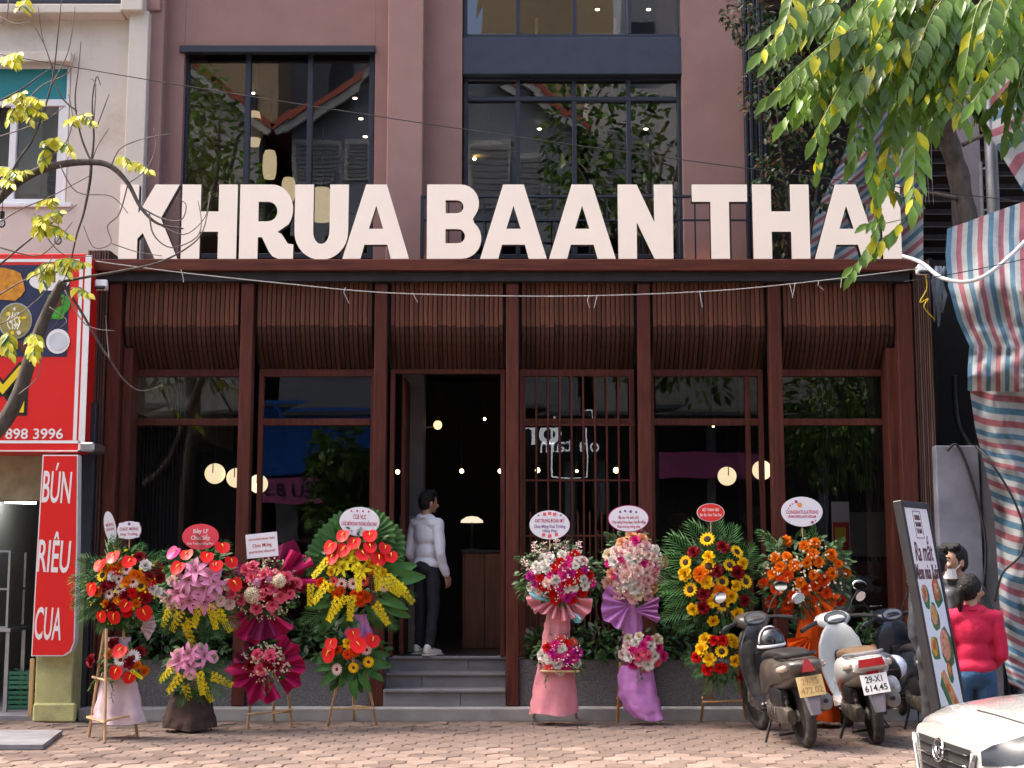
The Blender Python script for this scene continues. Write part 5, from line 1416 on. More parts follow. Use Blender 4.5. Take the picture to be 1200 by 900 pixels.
def flower_mesh(kind, col):
    key = (kind, col)
    if key in FM: return FM[key]
    r = random.Random(hash(kind) % 1000 if False else len(FM))
    mb = MB()
    if kind == 'rose':
        for n, r0, a0, a1, L, Wd, z0 in ((3, .05, -5, 14, .62, .5, .1), (4, .10, 6, 32, .68, .62, .06), (5, .16, 22, 62, .78, .74, .02), (6, .2, 50, 98, .86, .86, -.02)):
            o = r.uniform(0, 6)
            for i in range(n): petal_pts(mb, o + i * 2 * math.pi / n + r.uniform(-.1, .1), r0, R(a0), R(a1), L, Wd, z0, 3, .28, .75)
        mats = [fm(col, FC[col])]
    elif kind in ('marigold', 'carnation'):
        for n, a0, a1, L, Wd in ((7, 5, 30, .72, .34), (10, 25, 55, .82, .38), (13, 45, 80, .92, .42), (14, 75, 112, .98, .42)):
            o = r.uniform(0, 6)
            for i in range(n): petal_pts(mb, o + i * 2 * math.pi / n + r.uniform(-.15, .15), .05, R(a0 + r.uniform(-8, 8)), R(a1 + r.uniform(-12, 12)), L * r.uniform(.88, 1.05), Wd, 0, 2, .3 if kind == 'marigold' else -.3, 1.3)
        mats = [fm(col, FC[col])]
    elif kind == 'gerbera':
        for n, a0, a1, L in ((17, 80, 88, .80), (13, 66, 76, .62)):
            o = r.uniform(0, 1)
            for i in range(n): petal_pts(mb, o + i * 2 * math.pi / n, .18, R(a0), R(a1), L, .26, .02, 2, .12, .8)
        mb.k = 1; mb.lathe([(.30, .02), (.26, .12), (.12, .16), (.001, .14)], 10)
        mats = [fm(col, FC[col]), mat('gerbera_eye', (0.12, 0.012, 0.02), .8, var=.3)]
    elif kind == 'sunflower':
        for n, a0, a1, L in ((15, 82, 92, .62), (13, 66, 80, .58)):
            o = r.uniform(0, 1)
            for i in range(n): petal_pts(mb, o + i * 2 * math.pi / n, .40, R(a0 + r.uniform(-8, 8)), R(a1 + r.uniform(-10, 10)), L, .30, .0, 2, .15, .25)
        mb.k = 1; mb.lathe([(.46, .0), (.44, .10), (.25, .17), (.001, .13)], 12)
        mats = [fm(col, FC[col]), m_sundisc]
    elif kind == 'lily':
        for j in range(6): petal_pts(mb, j * math.pi / 3, .06, R(38 + 8 * (j % 2)), R(112), 1.15, .44 - .06 * (j % 2), 0, 4, .18, .12)
        mb.k = 1
        for j in range(5):
            a = j * 1.256; mb.tube([(0, 0, 0), (.18 * math.cos(a), .18 * math.sin(a), .62)], .02, 4); mb.ell((.18 * math.cos(a), .18 * math.sin(a), .64), (.06, .03, .03), 5, 3)
        mats = [fm(col, FC[col]), mat('stamen', (0.28, 0.1, 0.02), .7)]
    elif kind == 'anthurium':
        n, vs = 16, [Vector((0, -.1, .02))]
        for i in range(n):
            t = 2 * math.pi * i / n
            x = .80 * math.sin(t) ** 3 if False else .82 * math.sin(t)
            y = -1.0 * math.cos(t) * (1 if math.cos(t) > 0 else .72) + .28 * math.exp(-(x / .30) ** 2) * (-1 if math.cos(t) < 0 else 0)
            vs.append(Vector((x, y, .16 * x * x + .10 * max(0, -y) ** 2 + .05)))
        inner = [v * .55 + Vector((0, 0, -.01)) for v in vs[1:]]
        vs2 = [vs[0]] + inner + vs[1:]
        mb.add(vs2, [(0, 1 + i, 1 + (i + 1) % n) for i in range(n)] + [(1 + i, 1 + n + i, 1 + n + (i + 1) % n, 1 + (i + 1) % n) for i in range(n)])
        mb.k = 1; mb.tube([(0, .25, .04), (0, .12, .26), (0, -.35, .42)], [.06, .075, .04], 6)
        mats = [fm('anthurium_' + col, FC[col], rough=.32, spec=.22, var=.06, trans=.05), m_spadix]
    elif kind == 'spray':                        # oncidium: a drooping plume of small florets
        for i in range(34):
            t = i / 33.0
            p = Vector((math.sin(i * 2.4) * .30 * (1 - .55 * t), -1.0 + 2 * (1 - t) * 1.0, .15 + math.cos(i * 2.4) * .22))
            for j in range(4):
                a = j * 1.57 + i
                d = Vector((math.cos(a), math.sin(a), .3))
                mb.add([p, p + d * .10 + Vector((-d.y, d.x, 0)) * .06, p + d * .15, p + d * .10 - Vector((-d.y, d.x, 0)) * .06], [(0, 1, 2, 3)])
        mb.k = 1; mb.tube([(0, 1.0, -.1), (0, .2, .1), (0, -1.0, .1)], .02, 4)
        mats = [fm(col, FC[col]), m_stalk]
    elif kind == 'snap':
        for i in range(22):
            t = i / 21.0; a = i * 2.4; rr = .34 * (1 - .6 * t)
            p = Vector((math.cos(a) * rr, -.9 + 1.9 * t, math.sin(a) * rr))
            for j in range(3):
                b = j * 2.1 + i; d = Vector((math.cos(b), .3, math.sin(b)))
                mb.add([p, p + d * .17 + Vector((0, .09, 0)), p + d * .24, p + d * .17 - Vector((0, .09, 0))], [(0, 1, 2, 3)])
        mats = [fm(col, FC[col])]
    else:                                        # hydrangea head
        for i in range(60):
            t = math.acos(1 - 1.3 * (i + .5) / 60); a = i * 2.4
            p = Vector((math.sin(t) * math.cos(a), math.sin(t) * math.sin(a), math.cos(t))) * .85
            M = Matrix.Translation(p) @ p.to_track_quat('Z', 'Y').to_matrix().to_4x4()
            for j in range(4):
                b = j * 1.57 + i
                mb.add([M @ Vector((0, 0, 0)), M @ Vector((.2 * math.cos(b - .5), .2 * math.sin(b - .5), .03)), M @ Vector((.26 * math.cos(b), .26 * math.sin(b), .02)), M @ Vector((.2 * math.cos(b + .5), .2 * math.sin(b + .5), .03))], [(0, 1, 2, 3)])
        mats = [fm(col, FC[col])]
    FM[key] = mb.mesh(kind, mats, smooth=True, fix=False)
    return FM[key]
m_fol = mat('florist_leaf', (0.045, 0.125, 0.03), .5, spec=.22, var=.4, nscale=4, rand=.3, trans=.15)
m_fol2 = mat('florist_leaf_pale', (0.12, 0.20, 0.085), .5, var=.3, nscale=4, rand=.2, trans=.15)
m_palm = mat('palm_leaf', (0.06, 0.16, 0.045), .5, spec=.22, var=.35, nscale=3, rand=.25, trans=.15)
m_broad = mat('broad_leaf', (0.055, 0.16, 0.035), .5, spec=.22, var=.3, nscale=3, rand=.25, trans=.1)
def frond_mesh(n=13, L=.46, Wd=.020, spread=46):
    """feather palm frond along +Y (tip), face +Z, length 1."""
    mb = MB()
    mb.k = 1; mb.tube([(0, 0, 0), (0, .5, .06), (0, 1, -.02)], [.014, .009, .003], 4); mb.k = 0
    for i in range(n):
        t = .12 + .88 * i / (n - 1)
        zz = .24 * t * (1 - t) * 1.0
        sz = L * math.sin(math.pi * (.18 + .72 * t)) * (1 + .12 * math.sin(i * 2.1))
        a = R(spread * (1.15 - .6 * t))
        for s_ in (-1, 1):
            d = Vector((s_ * math.sin(a), math.cos(a), 0)); e = Vector((-d.y * s_, d.x * s_, 0)) * Wd
            p = Vector((0, t, zz))
            mb.add([p - e * .5, p + e * .5, p + d * sz * .55 + e * .55 + Vector((0, 0, .03)), p + d * sz * .55 - e * .55 + Vector((0, 0, .05)), p + d * sz + Vector((0, 0, -.10 + .05 * math.sin(i * 3.3 + s_)))], [(0, 1, 2, 3), (3, 2, 4)])
    return mb.mesh('palm_frond', [m_palm, m_stalk], fix=False)
def fan_mesh(n=22, span=300):
    """pleated round fan-palm leaf, hub at origin, blade along +Y, radius 1."""
    vs, fs = [Vector((0, 0, 0))], []
    for i in range(2 * n + 1):
        a = R(-span / 2 + span * i / (2 * n))
        rr = (1.0 if i % 2 else .90) * (.80 + .20 * math.cos(a * .55))
        for q in (.5, 1.0):
            vs.append(Vector((math.sin(a) * rr * q, math.cos(a) * rr * q, (.035 if i % 2 else -.0) * q + .08 * q * q * -1)))
    for i in range(2 * n):
        b = 1 + 2 * i
        fs += [(0, b, b + 2), (b, b + 1, b + 3, b + 2)]
    return MB().add(vs, fs).mesh('fan_leaf', m_palm, fix=False)
def broad_mesh():
    mb = MB()
    def f(u, v):
        w = math.sin(math.pi * min(1, v * .96 + .02)) ** .75 * .17
        x = (u - .5) * 2
        return Vector((x * w, v, .10 * math.sin(v * 3.1) - .22 * v * v + abs(x) * w * .35))
    return mb.grid(f, 4, 8).mesh('broad_leaf', m_broad, smooth=True, fix=False)
ME_FROND, ME_FROND2, ME_FAN, ME_BROAD = frond_mesh(), frond_mesh(9, .34, .035, 42), fan_mesh(), broad_mesh()
class Stand:
    def __init__(s, label, ox, oy, sc, Y, base):
        s.ox, s.oy, s.sc, s.Y = ox, oy, sc, Y
        s.t = thing('flower_stand', label, 'flower stand', base, 'flower stands along the front')
        s.r = random.Random(int(ox + oy + sc * 100 + Y * 100 + len(label)))
    def px(s, x, y): return s.ox + x / s.sc, s.oy + y / s.sc
    def P(s, x, y, dY=0.0):
        a, b = s.px(x, y); return W(a, b, s.Y + dY)
    def m(s, d): return d / s.sc / ppm(s.Y)        # crop pixels -> metres
    def cluster(s, cx, cy, rx, ry, bulge): s.c = (cx, cy, rx, ry, bulge)
    def depth(s, x, y):
        cx, cy, rx, ry, b = s.c
        q = ((x - cx) / rx) ** 2 + ((y - cy) / ry) ** 2
        return -b * math.sqrt(max(0.0, 1 - q * .9)) - .02
    def fl(s, kind, col, size, spots, name=None, roll=None):
        """flowers at measured crop spots; size = diameter in crop px."""
        me = flower_mesh(kind, col)
        nm = name or {'rose': 'rose', 'marigold': 'marigold', 'carnation': 'carnation', 'gerbera': 'gerbera', 'sunflower': 'sunflower', 'lily': 'lily', 'anthurium': 'anthurium', 'spray': 'orchid_spray', 'snap': 'snapdragon', 'hyd': 'hydrangea'}[kind]
        for q in spots:
            x, y = q[0], q[1]
            cx, cy, rx, ry, b = s.c
            nx, nz_ = (x - cx) / rx, -(y - cy) / ry
            d = Vector((nx * .75 + s.r.uniform(-.2, .2), -1, nz_ * .6 + .12 + s.r.uniform(-.2, .2)))
            sz = s.m(size) / 2 * s.r.uniform(.95, 1.2) * {'spray': 1.0, 'anthurium': 1.12, 'marigold': .98}.get(kind, 1.06)
            lift = {'anthurium': -.05, 'spray': -.04, 'lily': -.02}.get(kind, 0)
            rl = s.r.uniform(-.5, .5) if kind in ('anthurium', 'spray', 'snap') else s.r.uniform(0, 6.28)
            if kind == 'spray': rl += max(-1, min(1, nx)) * .7
            if kind == 'snap': rl -= max(-1, min(1, nx)) * .5
            M = face_mat(s.P(x, y, s.depth(x, y) + lift), d, rl) @ Matrix.Scale(sz, 4)
            inst(nm, me, s.t, M)
    def leaf(s, me, name, spots, dY=.05, face=(0, -1, .25)):
        """leaves from (x0,y0) to the tip (x1,y1) in crop px."""
        for x0, y0, x1, y1 in spots:
            a, b = s.P(x0, y0, dY), s.P(x1, y1, dY + s.r.uniform(-.10, .03))
            d = (b - a); L = d.length; d.normalize()
            f = Vector(face) + Vector((s.r.uniform(-.35, .35), 0, s.r.uniform(-.2, .3)))
            x = d.cross(f).normalized(); z = x.cross(d)
            M = Matrix.Translation(a) @ Matrix((x, d, z)).transposed().to_4x4() @ Matrix.Scale(L, 4)
            inst(name, me, s.t, M)
    def fill(s, n, L=.07, mats=None, frac=1.0, dY=.06, name='greenery'):
        """leafy filling between the flowers, too dense to pick apart."""
        cx, cy, rx, ry, b = s.c
        q = MB()
        c = s.P(cx, cy, dY - b * .35)
        leaf_cloud(q, c, (s.m(rx) * frac, b * .75, s.m(ry) * frac), n, L, s.r, 2)
        o = q.build(name, mats or [m_fol, m_fol2], s.t, smooth=True, fix=False); o['kind'] = 'stuff'
    def sprigs(s, n, col='white', size=.012, reach=1.05, name='filler_blossom'):
        cx, cy, rx, ry, b = s.c
        q = MB()
        for _ in range(n):
            a, d = s.r.uniform(0, 6.28), s.r.random() ** .5 * reach
            x, y = cx + rx * d * math.cos(a), cy + ry * d * math.sin(a)
            p = s.P(x, y, s.depth(x, y) - .03)
            for _k in range(3):
                v = p + Vector((s.r.uniform(-.02, .02), s.r.uniform(-.02, .02), s.r.uniform(-.02, .02)))
                q.ell(v, size * s.r.uniform(.6, 1.1), 5, 3)
        o = q.build(name, fm(col, FC[col]), s.t, fix=False); o['kind'] = 'stuff'
    def legs(s, legs, bars=(), m=None, rad=.014):
        """legs: crop px top (x,y), foot photo px on the ground; bars: crop px ends."""
        for (x0, y0, fx, fy, yo) in legs:
            a = s.P(x0, y0, yo); f = G(*s.px(fx, fy)); f.z = .0
            MB().tube([f, a], rad, 7).build('leg', m or m_bamboo, s.t, smooth=True, autosmooth=50)
        for (x0, y0, x1, y1, y0o, y1o) in bars:
            MB().tube([s.P(x0, y0, y0o), s.P(x1, y1, y1o)], rad * .85, 6).build('crossbar', m or m_bamboo, s.t, smooth=True, autosmooth=50)
    def plaque(s, x, y, w, h, m, lines, tilt=0, dY=-.02, border=None, shape='oval', face=(0, -1, .05), stick=None, deco=None):
        c = s.P(x, y, dY); M = face_mat(c, face, R(tilt))
        W2, H2 = s.m(w) / 2, s.m(h) / 2
        def outline(k):
            if shape == 'rect': return [(-W2 * k, -H2 * k), (W2 * k, -H2 * k), (W2 * k, H2 * k), (-W2 * k, H2 * k)]
            n = 40; out = []
            for i in range(n):
                a = 2 * math.pi * i / n; q = 1.0
                ca, sa = math.cos(a), math.sin(a)
                if shape == 'frame': ca, sa, q = math.copysign(abs(ca) ** .6, ca), math.copysign(abs(sa) ** .6, sa), 1 + .045 * math.cos(8 * a)
                out.append((W2 * k * ca * q, H2 * k * sa * q))
            return out
        pl_ = inst('plaque', MB().prism(outline(1), -.006, 0).mesh('plaque', border or m), s.t, M)
        inst('plaque_face', MB().prism(outline(.955 if border else .985), .0005, .0025).mesh('plaque_face', m), pl_, M)
        for (t_, yy, hh, wd, tm) in lines:
            inst('lettering', text_mesh(t_, tm, s.m(hh), ext=.0006, width=s.m(wd), bold=.012), pl_, M @ Matrix.Translation((0, s.m(-yy), .0035)))
        for (dx, dy, dr, dm) in (deco or ()):
            inst('motif', MB().prism([(s.m(dr) * math.cos(i * .785) * (1 if i % 2 else .75), s.m(dr) * math.sin(i * .785) * (1 if i % 2 else .75)) for i in range(8)], .003, .0042).mesh('motif', dm), pl_, M @ Matrix.Translation((s.m(dx), s.m(-dy), 0)))
        if stick:
            inst('stick', MB().tube([(0, 0, -.012), (0, -s.m(stick), -.012)], .006, 6).mesh('stick', m_bamboo), pl_, M)
    def skirt(s, name, levels, m, folds=9, amp=.05, dY=0.0, n=48, seed=0, phase=0.0):
        """cloth sheath: levels (x_left, x_right, y, depth) in crop px; rings joined with hanging folds."""
        vs, fs = [], []
        levels = [tuple(levels[i][k] + (levels[i + 1][k] - levels[i][k]) * q / 4 for k in range(4)) for i in range(len(levels) - 1) for q in range(4)] + [levels[-1]]
        r = random.Random(seed)
        ph = [r.uniform(0, 6) for _ in range(4)]
        for j, (xl, xr, y, dep) in enumerate(levels):
            c = s.P((xl + xr) / 2, y, dY); rx = s.m(xr - xl) / 2
            t = j / (len(levels) - 1)
            for i in range(n):
                a = 2 * math.pi * i / n
                f = 1 + amp * (.35 + t) * (math.sin(folds * a + ph[0] + t * phase) + .6 * math.sin((folds * 1.7) * a + ph[1] + 2 * t))
                cr = .02 * nz(math.cos(a) * 2.2 + seed, y * .012 * 3, math.sin(a) * 2.2) + .014 * nz(math.cos(a) * 5 + y * .05, y * .09, seed + math.sin(a) * 5)
                vs.append(c + Vector((rx * math.cos(a) * (1 + (f - 1) * .4) + cr * math.cos(a), (dep * f + cr) * math.sin(a), .012 * math.sin(3 * a + ph[2]) * t)))
        for j in range(len(levels) - 1):
            for i in range(n):
                fs.append((j * n + i, j * n + (i + 1) % n, (j + 1) * n + (i + 1) % n, (j + 1) * n + i))
        return MB().add(vs, fs).build(name, m, s.t, smooth=True, fix=False)
    def vine(s, spots, dY=-.16):
        """thin trailing stems with small leaves."""
        for x0, y0, x1, y1 in spots:
            a, b = s.P(x0, y0, dY), s.P(x1, y1, dY)
            q = MB(); q.k = 1
            pts = [a.lerp(b, t / 4) + Vector((s.r.uniform(-.012, .012), s.r.uniform(-.01, .01), 0)) for t in range(5)]
            q.tube(pts, .003, 4); q.k = 0
            for i in range(9):
                p = a.lerp(b, (i + .5) / 9)
                add_leaf(q, Matrix.Translation(p) @ frame(Vector((s.r.uniform(-1, 1), s.r.uniform(-.6, .1), s.r.uniform(-.8, .2)))), .035, .018)
            q.build('trailing_vine', [m_fol, m_stalk], s.t, smooth=True, fix=False)
    def pleat(s, name, cx, cy, a0, a1, r0, r1, m, pleats=6, dY=-.02, amp=.05, cone=.12, jag=.1, seed=0):
        """fan of wrapping paper round (cx,cy): angles in degrees (0 right, 90 up), radii in crop px."""
        r = random.Random(seed)
        nu, nv = pleats * 6, 6
        rj = [r1 * (1 + r.uniform(-jag, jag)) for _ in range(pleats * 2 + 2)]
        def f(u, v):
            a = R(a0 + (a1 - a0) * u)
            k_ = u * pleats * 2; i = int(min(k_, pleats * 2 - .001)); q = k_ - i
            rr = r0 + ((rj[i] * (1 - q) + rj[i + 1] * q) - r0) * v
            z = amp * math.sin(u * pleats * 2 * math.pi) * (v + .15) - cone * v * (1 - .3 * v)
            z += .02 * nz(u * 7, v * 4, seed)
            return s.P(cx + rr * math.cos(a), cy - rr * math.sin(a), dY + z)
        return MB().grid(f, nu, nv).build(name, m, s.t, smooth=True, fix=False, autosmooth=35)
tr_, tp_, tw_, tn_ = mat('print_red', (0.42, 0.02, 0.03), .5), mat('print_crimson', (0.5, 0.02, 0.1), .5), m_signwhite, mat('print_purple', (0.16, 0.05, 0.22), .5)
m_plq = mat('plaque_white', (0.74, 0.72, 0.78), .5, var=.03); m_plqred = mat('plaque_red', (0.68, 0.03, 0.02), .45, var=.03); m_plqpink = mat('plaque_coral_red', (0.74, 0.055, 0.085), .45, var=.03)
def paper(name, c, **k): return mat('wrap_' + name, c, .6, spec=.2, var=.12, nscale=5, bump=.45, bscale=14, trans=.1, **k)
m_magwrap, m_magwrap2 = paper('magenta', (0.45, 0.012, 0.10)), paper('wine', (0.20, 0.012, 0.07)); m_pinkwrap = paper('pink', (0.72, 0.27, 0.31)); m_lilwrap = paper('lilac', (0.58, 0.24, 0.58))
m_blush = paper('blush', (0.62, 0.47, 0.50)); m_brown = mat('brown_cloth', (0.05, 0.026, 0.022), .9, var=.3, bump=.4, bscale=20); m_orangewrap = paper('orange', (0.80, 0.10, 0.006)); m_cyan = paper('cyan', (0.25, 0.6, 0.66))
# ---------------------------------------------------------------- 1: red and orange, far left
s1 = Stand('red and orange flower stand on a bare timber tripod, leftmost of the row', 80, 580, 3.0, -1.75, G(133, 860))
s1.cluster(195, 325, 125, 130, .17)
s1.legs([(128, 470, 72, 852, -.02), (134, 470, 128, 869, -.12), (190, 455, 243, 850, 0)], [(66, 782, 128, 800, .05, -.30), (128, 795, 243, 770, -.30, .02), (68, 780, 240, 775, .06, .02), (85, 640, 130, 652, .02, -.18), (130, 652, 215, 640, -.18, .02)])
s1.fill(420, .09); s1.sprigs(26, 'lemon', .012)
s1.leaf(ME_FROND, 'palm_frond', [(170, 340, 15, 300), (170, 360, 20, 390), (170, 370, 40, 440), (170, 300, 40, 230), (170, 380, 110, 480), (190, 300, 160, 150), (190, 370, 190, 470), (200, 300, 260, 180), (215, 370, 260, 440), (180, 320, 20, 345), (200, 310, 320, 220)], .02)
s1.fl('anthurium', 'red', 50, [(115, 243), (160, 215), (215, 232), (85, 325), (118, 422), (162, 424), (265, 410), (205, 385)])
s1.fl('gerbera', 'blush', 36, [(228, 306), (145, 347), (183, 330), (205, 262), (178, 296)]); s1.fl('rose', 'white', 36, [(157, 285), (295, 330), (270, 248), (313, 340)]); s1.fl('sunflower', 'yellow', 38, [(120, 283), (255, 320)])
s1.fl('marigold', 'orange', 36, [(103, 340), (133, 383), (205, 305), (250, 285), (183, 250), (230, 280), (240, 380), (175, 370), (275, 300), (145, 262)]); s1.fl('rose', 'dred', 40, [(130, 325), (200, 352), (250, 222), (310, 255), (285, 290), (270, 362), (153, 312), (150, 395), (320, 290)]); s1.fl('carnation', 'red', 40, [(275, 350), (170, 270), (290, 310), (225, 345), (205, 410)])
s1.pleat('wrap_paper', 245, 455, -60, 130, 15, 62, m_blush, 10, .02, .02, .05)
s1.cluster(190, 590, 75, 60, .12); s1.fill(160, .08)
s1.leaf(ME_BROAD, 'broad_leaf', [(175, 600, 120, 620), (190, 610, 150, 650), (180, 590, 120, 580)], -.05)
s1.fl('gerbera', 'white', 42, [(184, 580), (228, 570)]); s1.fl('anthurium', 'red', 50, [(170, 618), (215, 637), (185, 545)]); s1.fl('rose', 'dred', 42, [(85, 583), (160, 525), (252, 553), (215, 590)]); s1.fl('marigold', 'orange', 34, [(243, 598), (268, 618), (200, 550), (140, 560)]); s1.fl('spray', 'lemon', 50, [(240, 630)])
s1.skirt('wrap_cloth', [(135, 215, 500, .05), (135, 225, 560, .06), (115, 240, 650, .08), (100, 255, 740, .12), (90, 275, 800, .15)], m_blush, 5, .08, .05)
s1.vine([(150, 640, 155, 725), (100, 640, 70, 690)])
s1.plaque(147, 113, 40, 112, m_plq, [('MỪNG', -8, 14, 26, tr_), ('KHAI', 8, 14, 26, tr_)], 12, .06, None, face=(.05, -1, 0), stick=110)
s1.plaque(214, 124, 84, 62, m_plq, [('CHÚC MỪNG', -4, 15, 66, tr_), ('Khai Trương', 14, 13, 60, tp_)], 2, .04, mat('print_mauve', (.3, .12, .25), .5), 'frame', stick=70, deco=[(0, -22, 6, tn_)])
# ---------------------------------------------------------------- 2: pink lilies
s2 = Stand('pink lily stand with red oval plaque and brown cloth base', 80, 580, 3.0, -1.2, G(222, 851))
s2.cluster(462, 320, 130, 125, .17); s2.fill(330, .09)
s2.legs([(440, 560, 500, 820, .05), (430, 560, 385, 812, .06), (440, 560, 440, 806, .1)], [(385, 770, 490, 775, .05, .05)])
s2.leaf(ME_FROND, 'palm_frond', [(450, 400, 310, 440), (450, 400, 330, 475), (470, 410, 540, 500), (480, 400, 590, 460), (450, 410, 390, 500), (440, 260, 330, 210), (480, 250, 560, 170), (460, 240, 450, 140), (470, 420, 470, 520)], .0)
s2.fl('lily', 'lilac', 84, [(425, 300), (450, 268), (480, 330), (428, 372), (388, 345), (512, 312), (480, 374), (500, 282)]); s2.fl('carnation', 'blush', 40, [(438, 247), (495, 272), (365, 303), (343, 357), (393, 378), (535, 373), (560, 315), (567, 382), (400, 320), (447, 337), (362, 388), (520, 335)]); s2.fl('rose', 'pink', 34, [(575, 348)])
s2.fl('anthurium', 'hot', 52, [(375, 200)], roll=0); s2.fl('anthurium', 'red', 52, [(388, 252), (417, 207), (488, 215), (520, 245), (540, 182), (572, 232), (583, 310)])
s2.fl('spray', 'lemon', 86, [(350, 428), (385, 440), (425, 460), (455, 425), (510, 425), (545, 440), (430, 485)])
s2.cluster(430, 610, 90, 80, .13); s2.fill(150, .09)
s2.leaf(ME_FROND, 'palm_frond', [(430, 620, 320, 650), (430, 630, 350, 700), (430, 640, 400, 740), (430, 640, 470, 745), (440, 630, 540, 700), (440, 620, 560, 650), (430, 590, 340, 590), (450, 590, 540, 600)], -.02)
s2.fl('lily', 'lilac', 76, [(428, 560), (428, 600), (478, 567), (395, 585)]); s2.fl('carnation', 'blush', 36, [(383, 557), (460, 535), (510, 573), (365, 595), (432, 632)]); s2.fl('spray', 'lemon', 80, [(350, 630), (380, 660), (465, 660), (425, 700), (535, 650), (485, 690)])
s2.skirt('brown_cloth', [(370, 490, 690, .08), (355, 505, 730, .13), (340, 515, 780, .17), (333, 521, 818, .2)], m_brown, 7, .07, .04)
s2.plaque(465, 147, 128, 90, m_plqpink, [('Bảy LF', -19, 20, 52, tw_), ('Chúc Sếp', 4, 20, 66, tw_), ('Khai Trương Hồng Phát', 24, 10, 92, tw_)], 0, -.05, stick=100)
# ---------------------------------------------------------------- 3: magenta wrap
s3 = Stand('pink rose stand wrapped in crimson paper with white card, third from left', 260, 580, 3.0, -1.05, G(310, 850))
s3.legs([(120, 560, 90, 822, 0), (215, 560, 247, 812, 0), (180, 560, 182, 795, .25)], [(88, 772, 250, 754, -.02, -.02), (180, 768, 246, 760, .15, 0)])
s3.cluster(150, 330, 118, 105, .17)
s3.pleat('wrap_paper', 185, 310, -20, 65, 40, 150, m_magwrap, 3, .06, .07, .05, .12, 3); s3.pleat('wrap_paper', 130, 350, 120, 200, 60, 140, m_magwrap2, 3, .08, .06, .02, .1, 4)
s3.pleat('wrap_paper', 140, 395, 195, 330, 30, 118, m_magwrap, 5, .02, .06, .10, .18, 5); s3.pleat('wrap_paper', 150, 405, 235, 300, 20, 105, m_magwrap2, 2, -.05, .05, .06, .1, 6); s3.pleat('wrap_paper', 175, 330, 20, 110, 50, 175, m_magwrap2, 3, .10, .05, .0, .12, 9)
s3.fill(300, .06, [m_fol, m_fol2]); s3.sprigs(70, 'cream', .010)
s3.fl('rose', 'pink', 42, [(110, 255), (85, 262), (105, 290), (186, 282), (226, 293), (263, 311), (178, 330), (237, 347), (140, 350), (206, 356), (70, 368), (178, 387), (122, 398), (35, 347), (150, 282)]); s3.fl('rose', 'dred', 40, [(80, 318), (218, 320), (155, 308), (165, 362), (240, 318)]); s3.fl('hyd', 'cream', 58, [(108, 352), (202, 303)]); s3.fl('hyd', 'lilac', 32, [(125, 308), (165, 300)])
s3.cluster(155, 590, 85, 65, .13)
s3.pleat('wrap_paper', 170, 600, -60, 75, 30, 125, m_magwrap, 5, .04, .06, .05, .15, 7); s3.pleat('wrap_paper', 150, 610, 170, 300, 25, 120, m_magwrap, 5, .0, .06, .09, .2, 8); s3.pleat('wrap_paper', 130, 590, 100, 190, 25, 80, m_magwrap2, 3, .05, .05, .03, .15, 10)
s3.fill(120, .06); s3.sprigs(55, 'cream', .011); s3.fl('rose', 'pink', 44, [(170, 568), (137, 612), (125, 563)]); s3.fl('rose', 'dred', 40, [(165, 593), (100, 600), (190, 600)])
s3.vine([(145, 640, 150, 700), (165, 640, 170, 690)])
s3.plaque(141, 177, 110, 84, m_plq, [('QUÝ KHÁCH HÀNG THÂN', -22, 10, 90, tr_), ('Chúc Mừng', 0, 17, 66, tr_), ('KHAI TRƯƠNG HỒNG PHÁT', 22, 10, 92, tr_)], 6, -.06, None, 'rect', stick=110)
# ---------------------------------------------------------------- 4: big green stand left of the door
s4 = Stand('tall red and yellow flower stand with large green fan leaves left of the steps', 260, 580, 3.0, -1.0, G(412, 850))
s4.cluster(470, 290, 165, 170, .16); s4.fill(300, .1)
s4.legs([(430, 560, 372, 810, 0), (495, 560, 543, 808, 0), (462, 560, 464, 790, .25)], [(388, 750, 535, 752, -.01, -.01), (462, 742, 530, 748, .15, 0)])
s4.leaf(ME_FAN, 'fan_leaf', [(420, 190, 345, 110), (400, 240, 310, 165), (450, 150, 425, 50), (520, 150, 560, 55), (550, 180, 610, 95), (560, 220, 625, 160), (490, 140, 505, 40), (380, 280, 320, 235)], .06)
s4.leaf(ME_BROAD, 'broad_leaf', [(420, 360, 290, 395), (430, 360, 320, 440), (420, 390, 340, 490), (450, 400, 420, 490), (500, 400, 480, 470), (520, 390, 560, 480), (540, 370, 650, 390), (560, 380, 660, 430), (540, 300, 710, 285), (540, 290, 680, 240), (430, 320, 290, 310), (540, 350, 640, 320), (430, 340, 300, 350), (530, 400, 600, 460)], -.02)
s4.leaf(ME_FROND, 'palm_frond', [(430, 370, 285, 450), (420, 380, 330, 480), (540, 390, 610, 470), (430, 300, 290, 270), (550, 340, 670, 360)], .02)
s4.fl('anthurium', 'red', 54, [(385, 180), (390, 218), (430, 190), (428, 140), (466, 165), (495, 205), (520, 180), (572, 185), (592, 212), (550, 220), (520, 140)])
s4.fl('lily', 'lemon', 54, [(470, 235), (425, 258), (490, 265), (402, 245), (466, 208), (512, 212), (440, 228)]); s4.fl('spray', 'lemon', 80, [(350, 260), (315, 350), (352, 342), (455, 395), (420, 382), (398, 400), (560, 415), (590, 325), (640, 345), (545, 290), (480, 290), (610, 310)])
s4.fl('gerbera', 'blush', 38, [(421, 312), (462, 312), (570, 322)]); s4.fl('gerbera', 'coral', 36, [(394, 303), (498, 303)]); s4.fl('rose', 'yellow', 32, [(385, 270), (518, 263), (563, 272), (382, 325), (530, 240)]); s4.fl('marigold', 'dorange', 36, [(405, 352), (487, 350), (487, 378), (467, 352), (507, 360), (418, 335), (350, 310), (540, 270)])
s4.skirt('ribbon_wrap', [(460, 515, 420, .05), (430, 525, 490, .06), (440, 520, 510, .05)], m_lilwrap, 8, .15, .0)
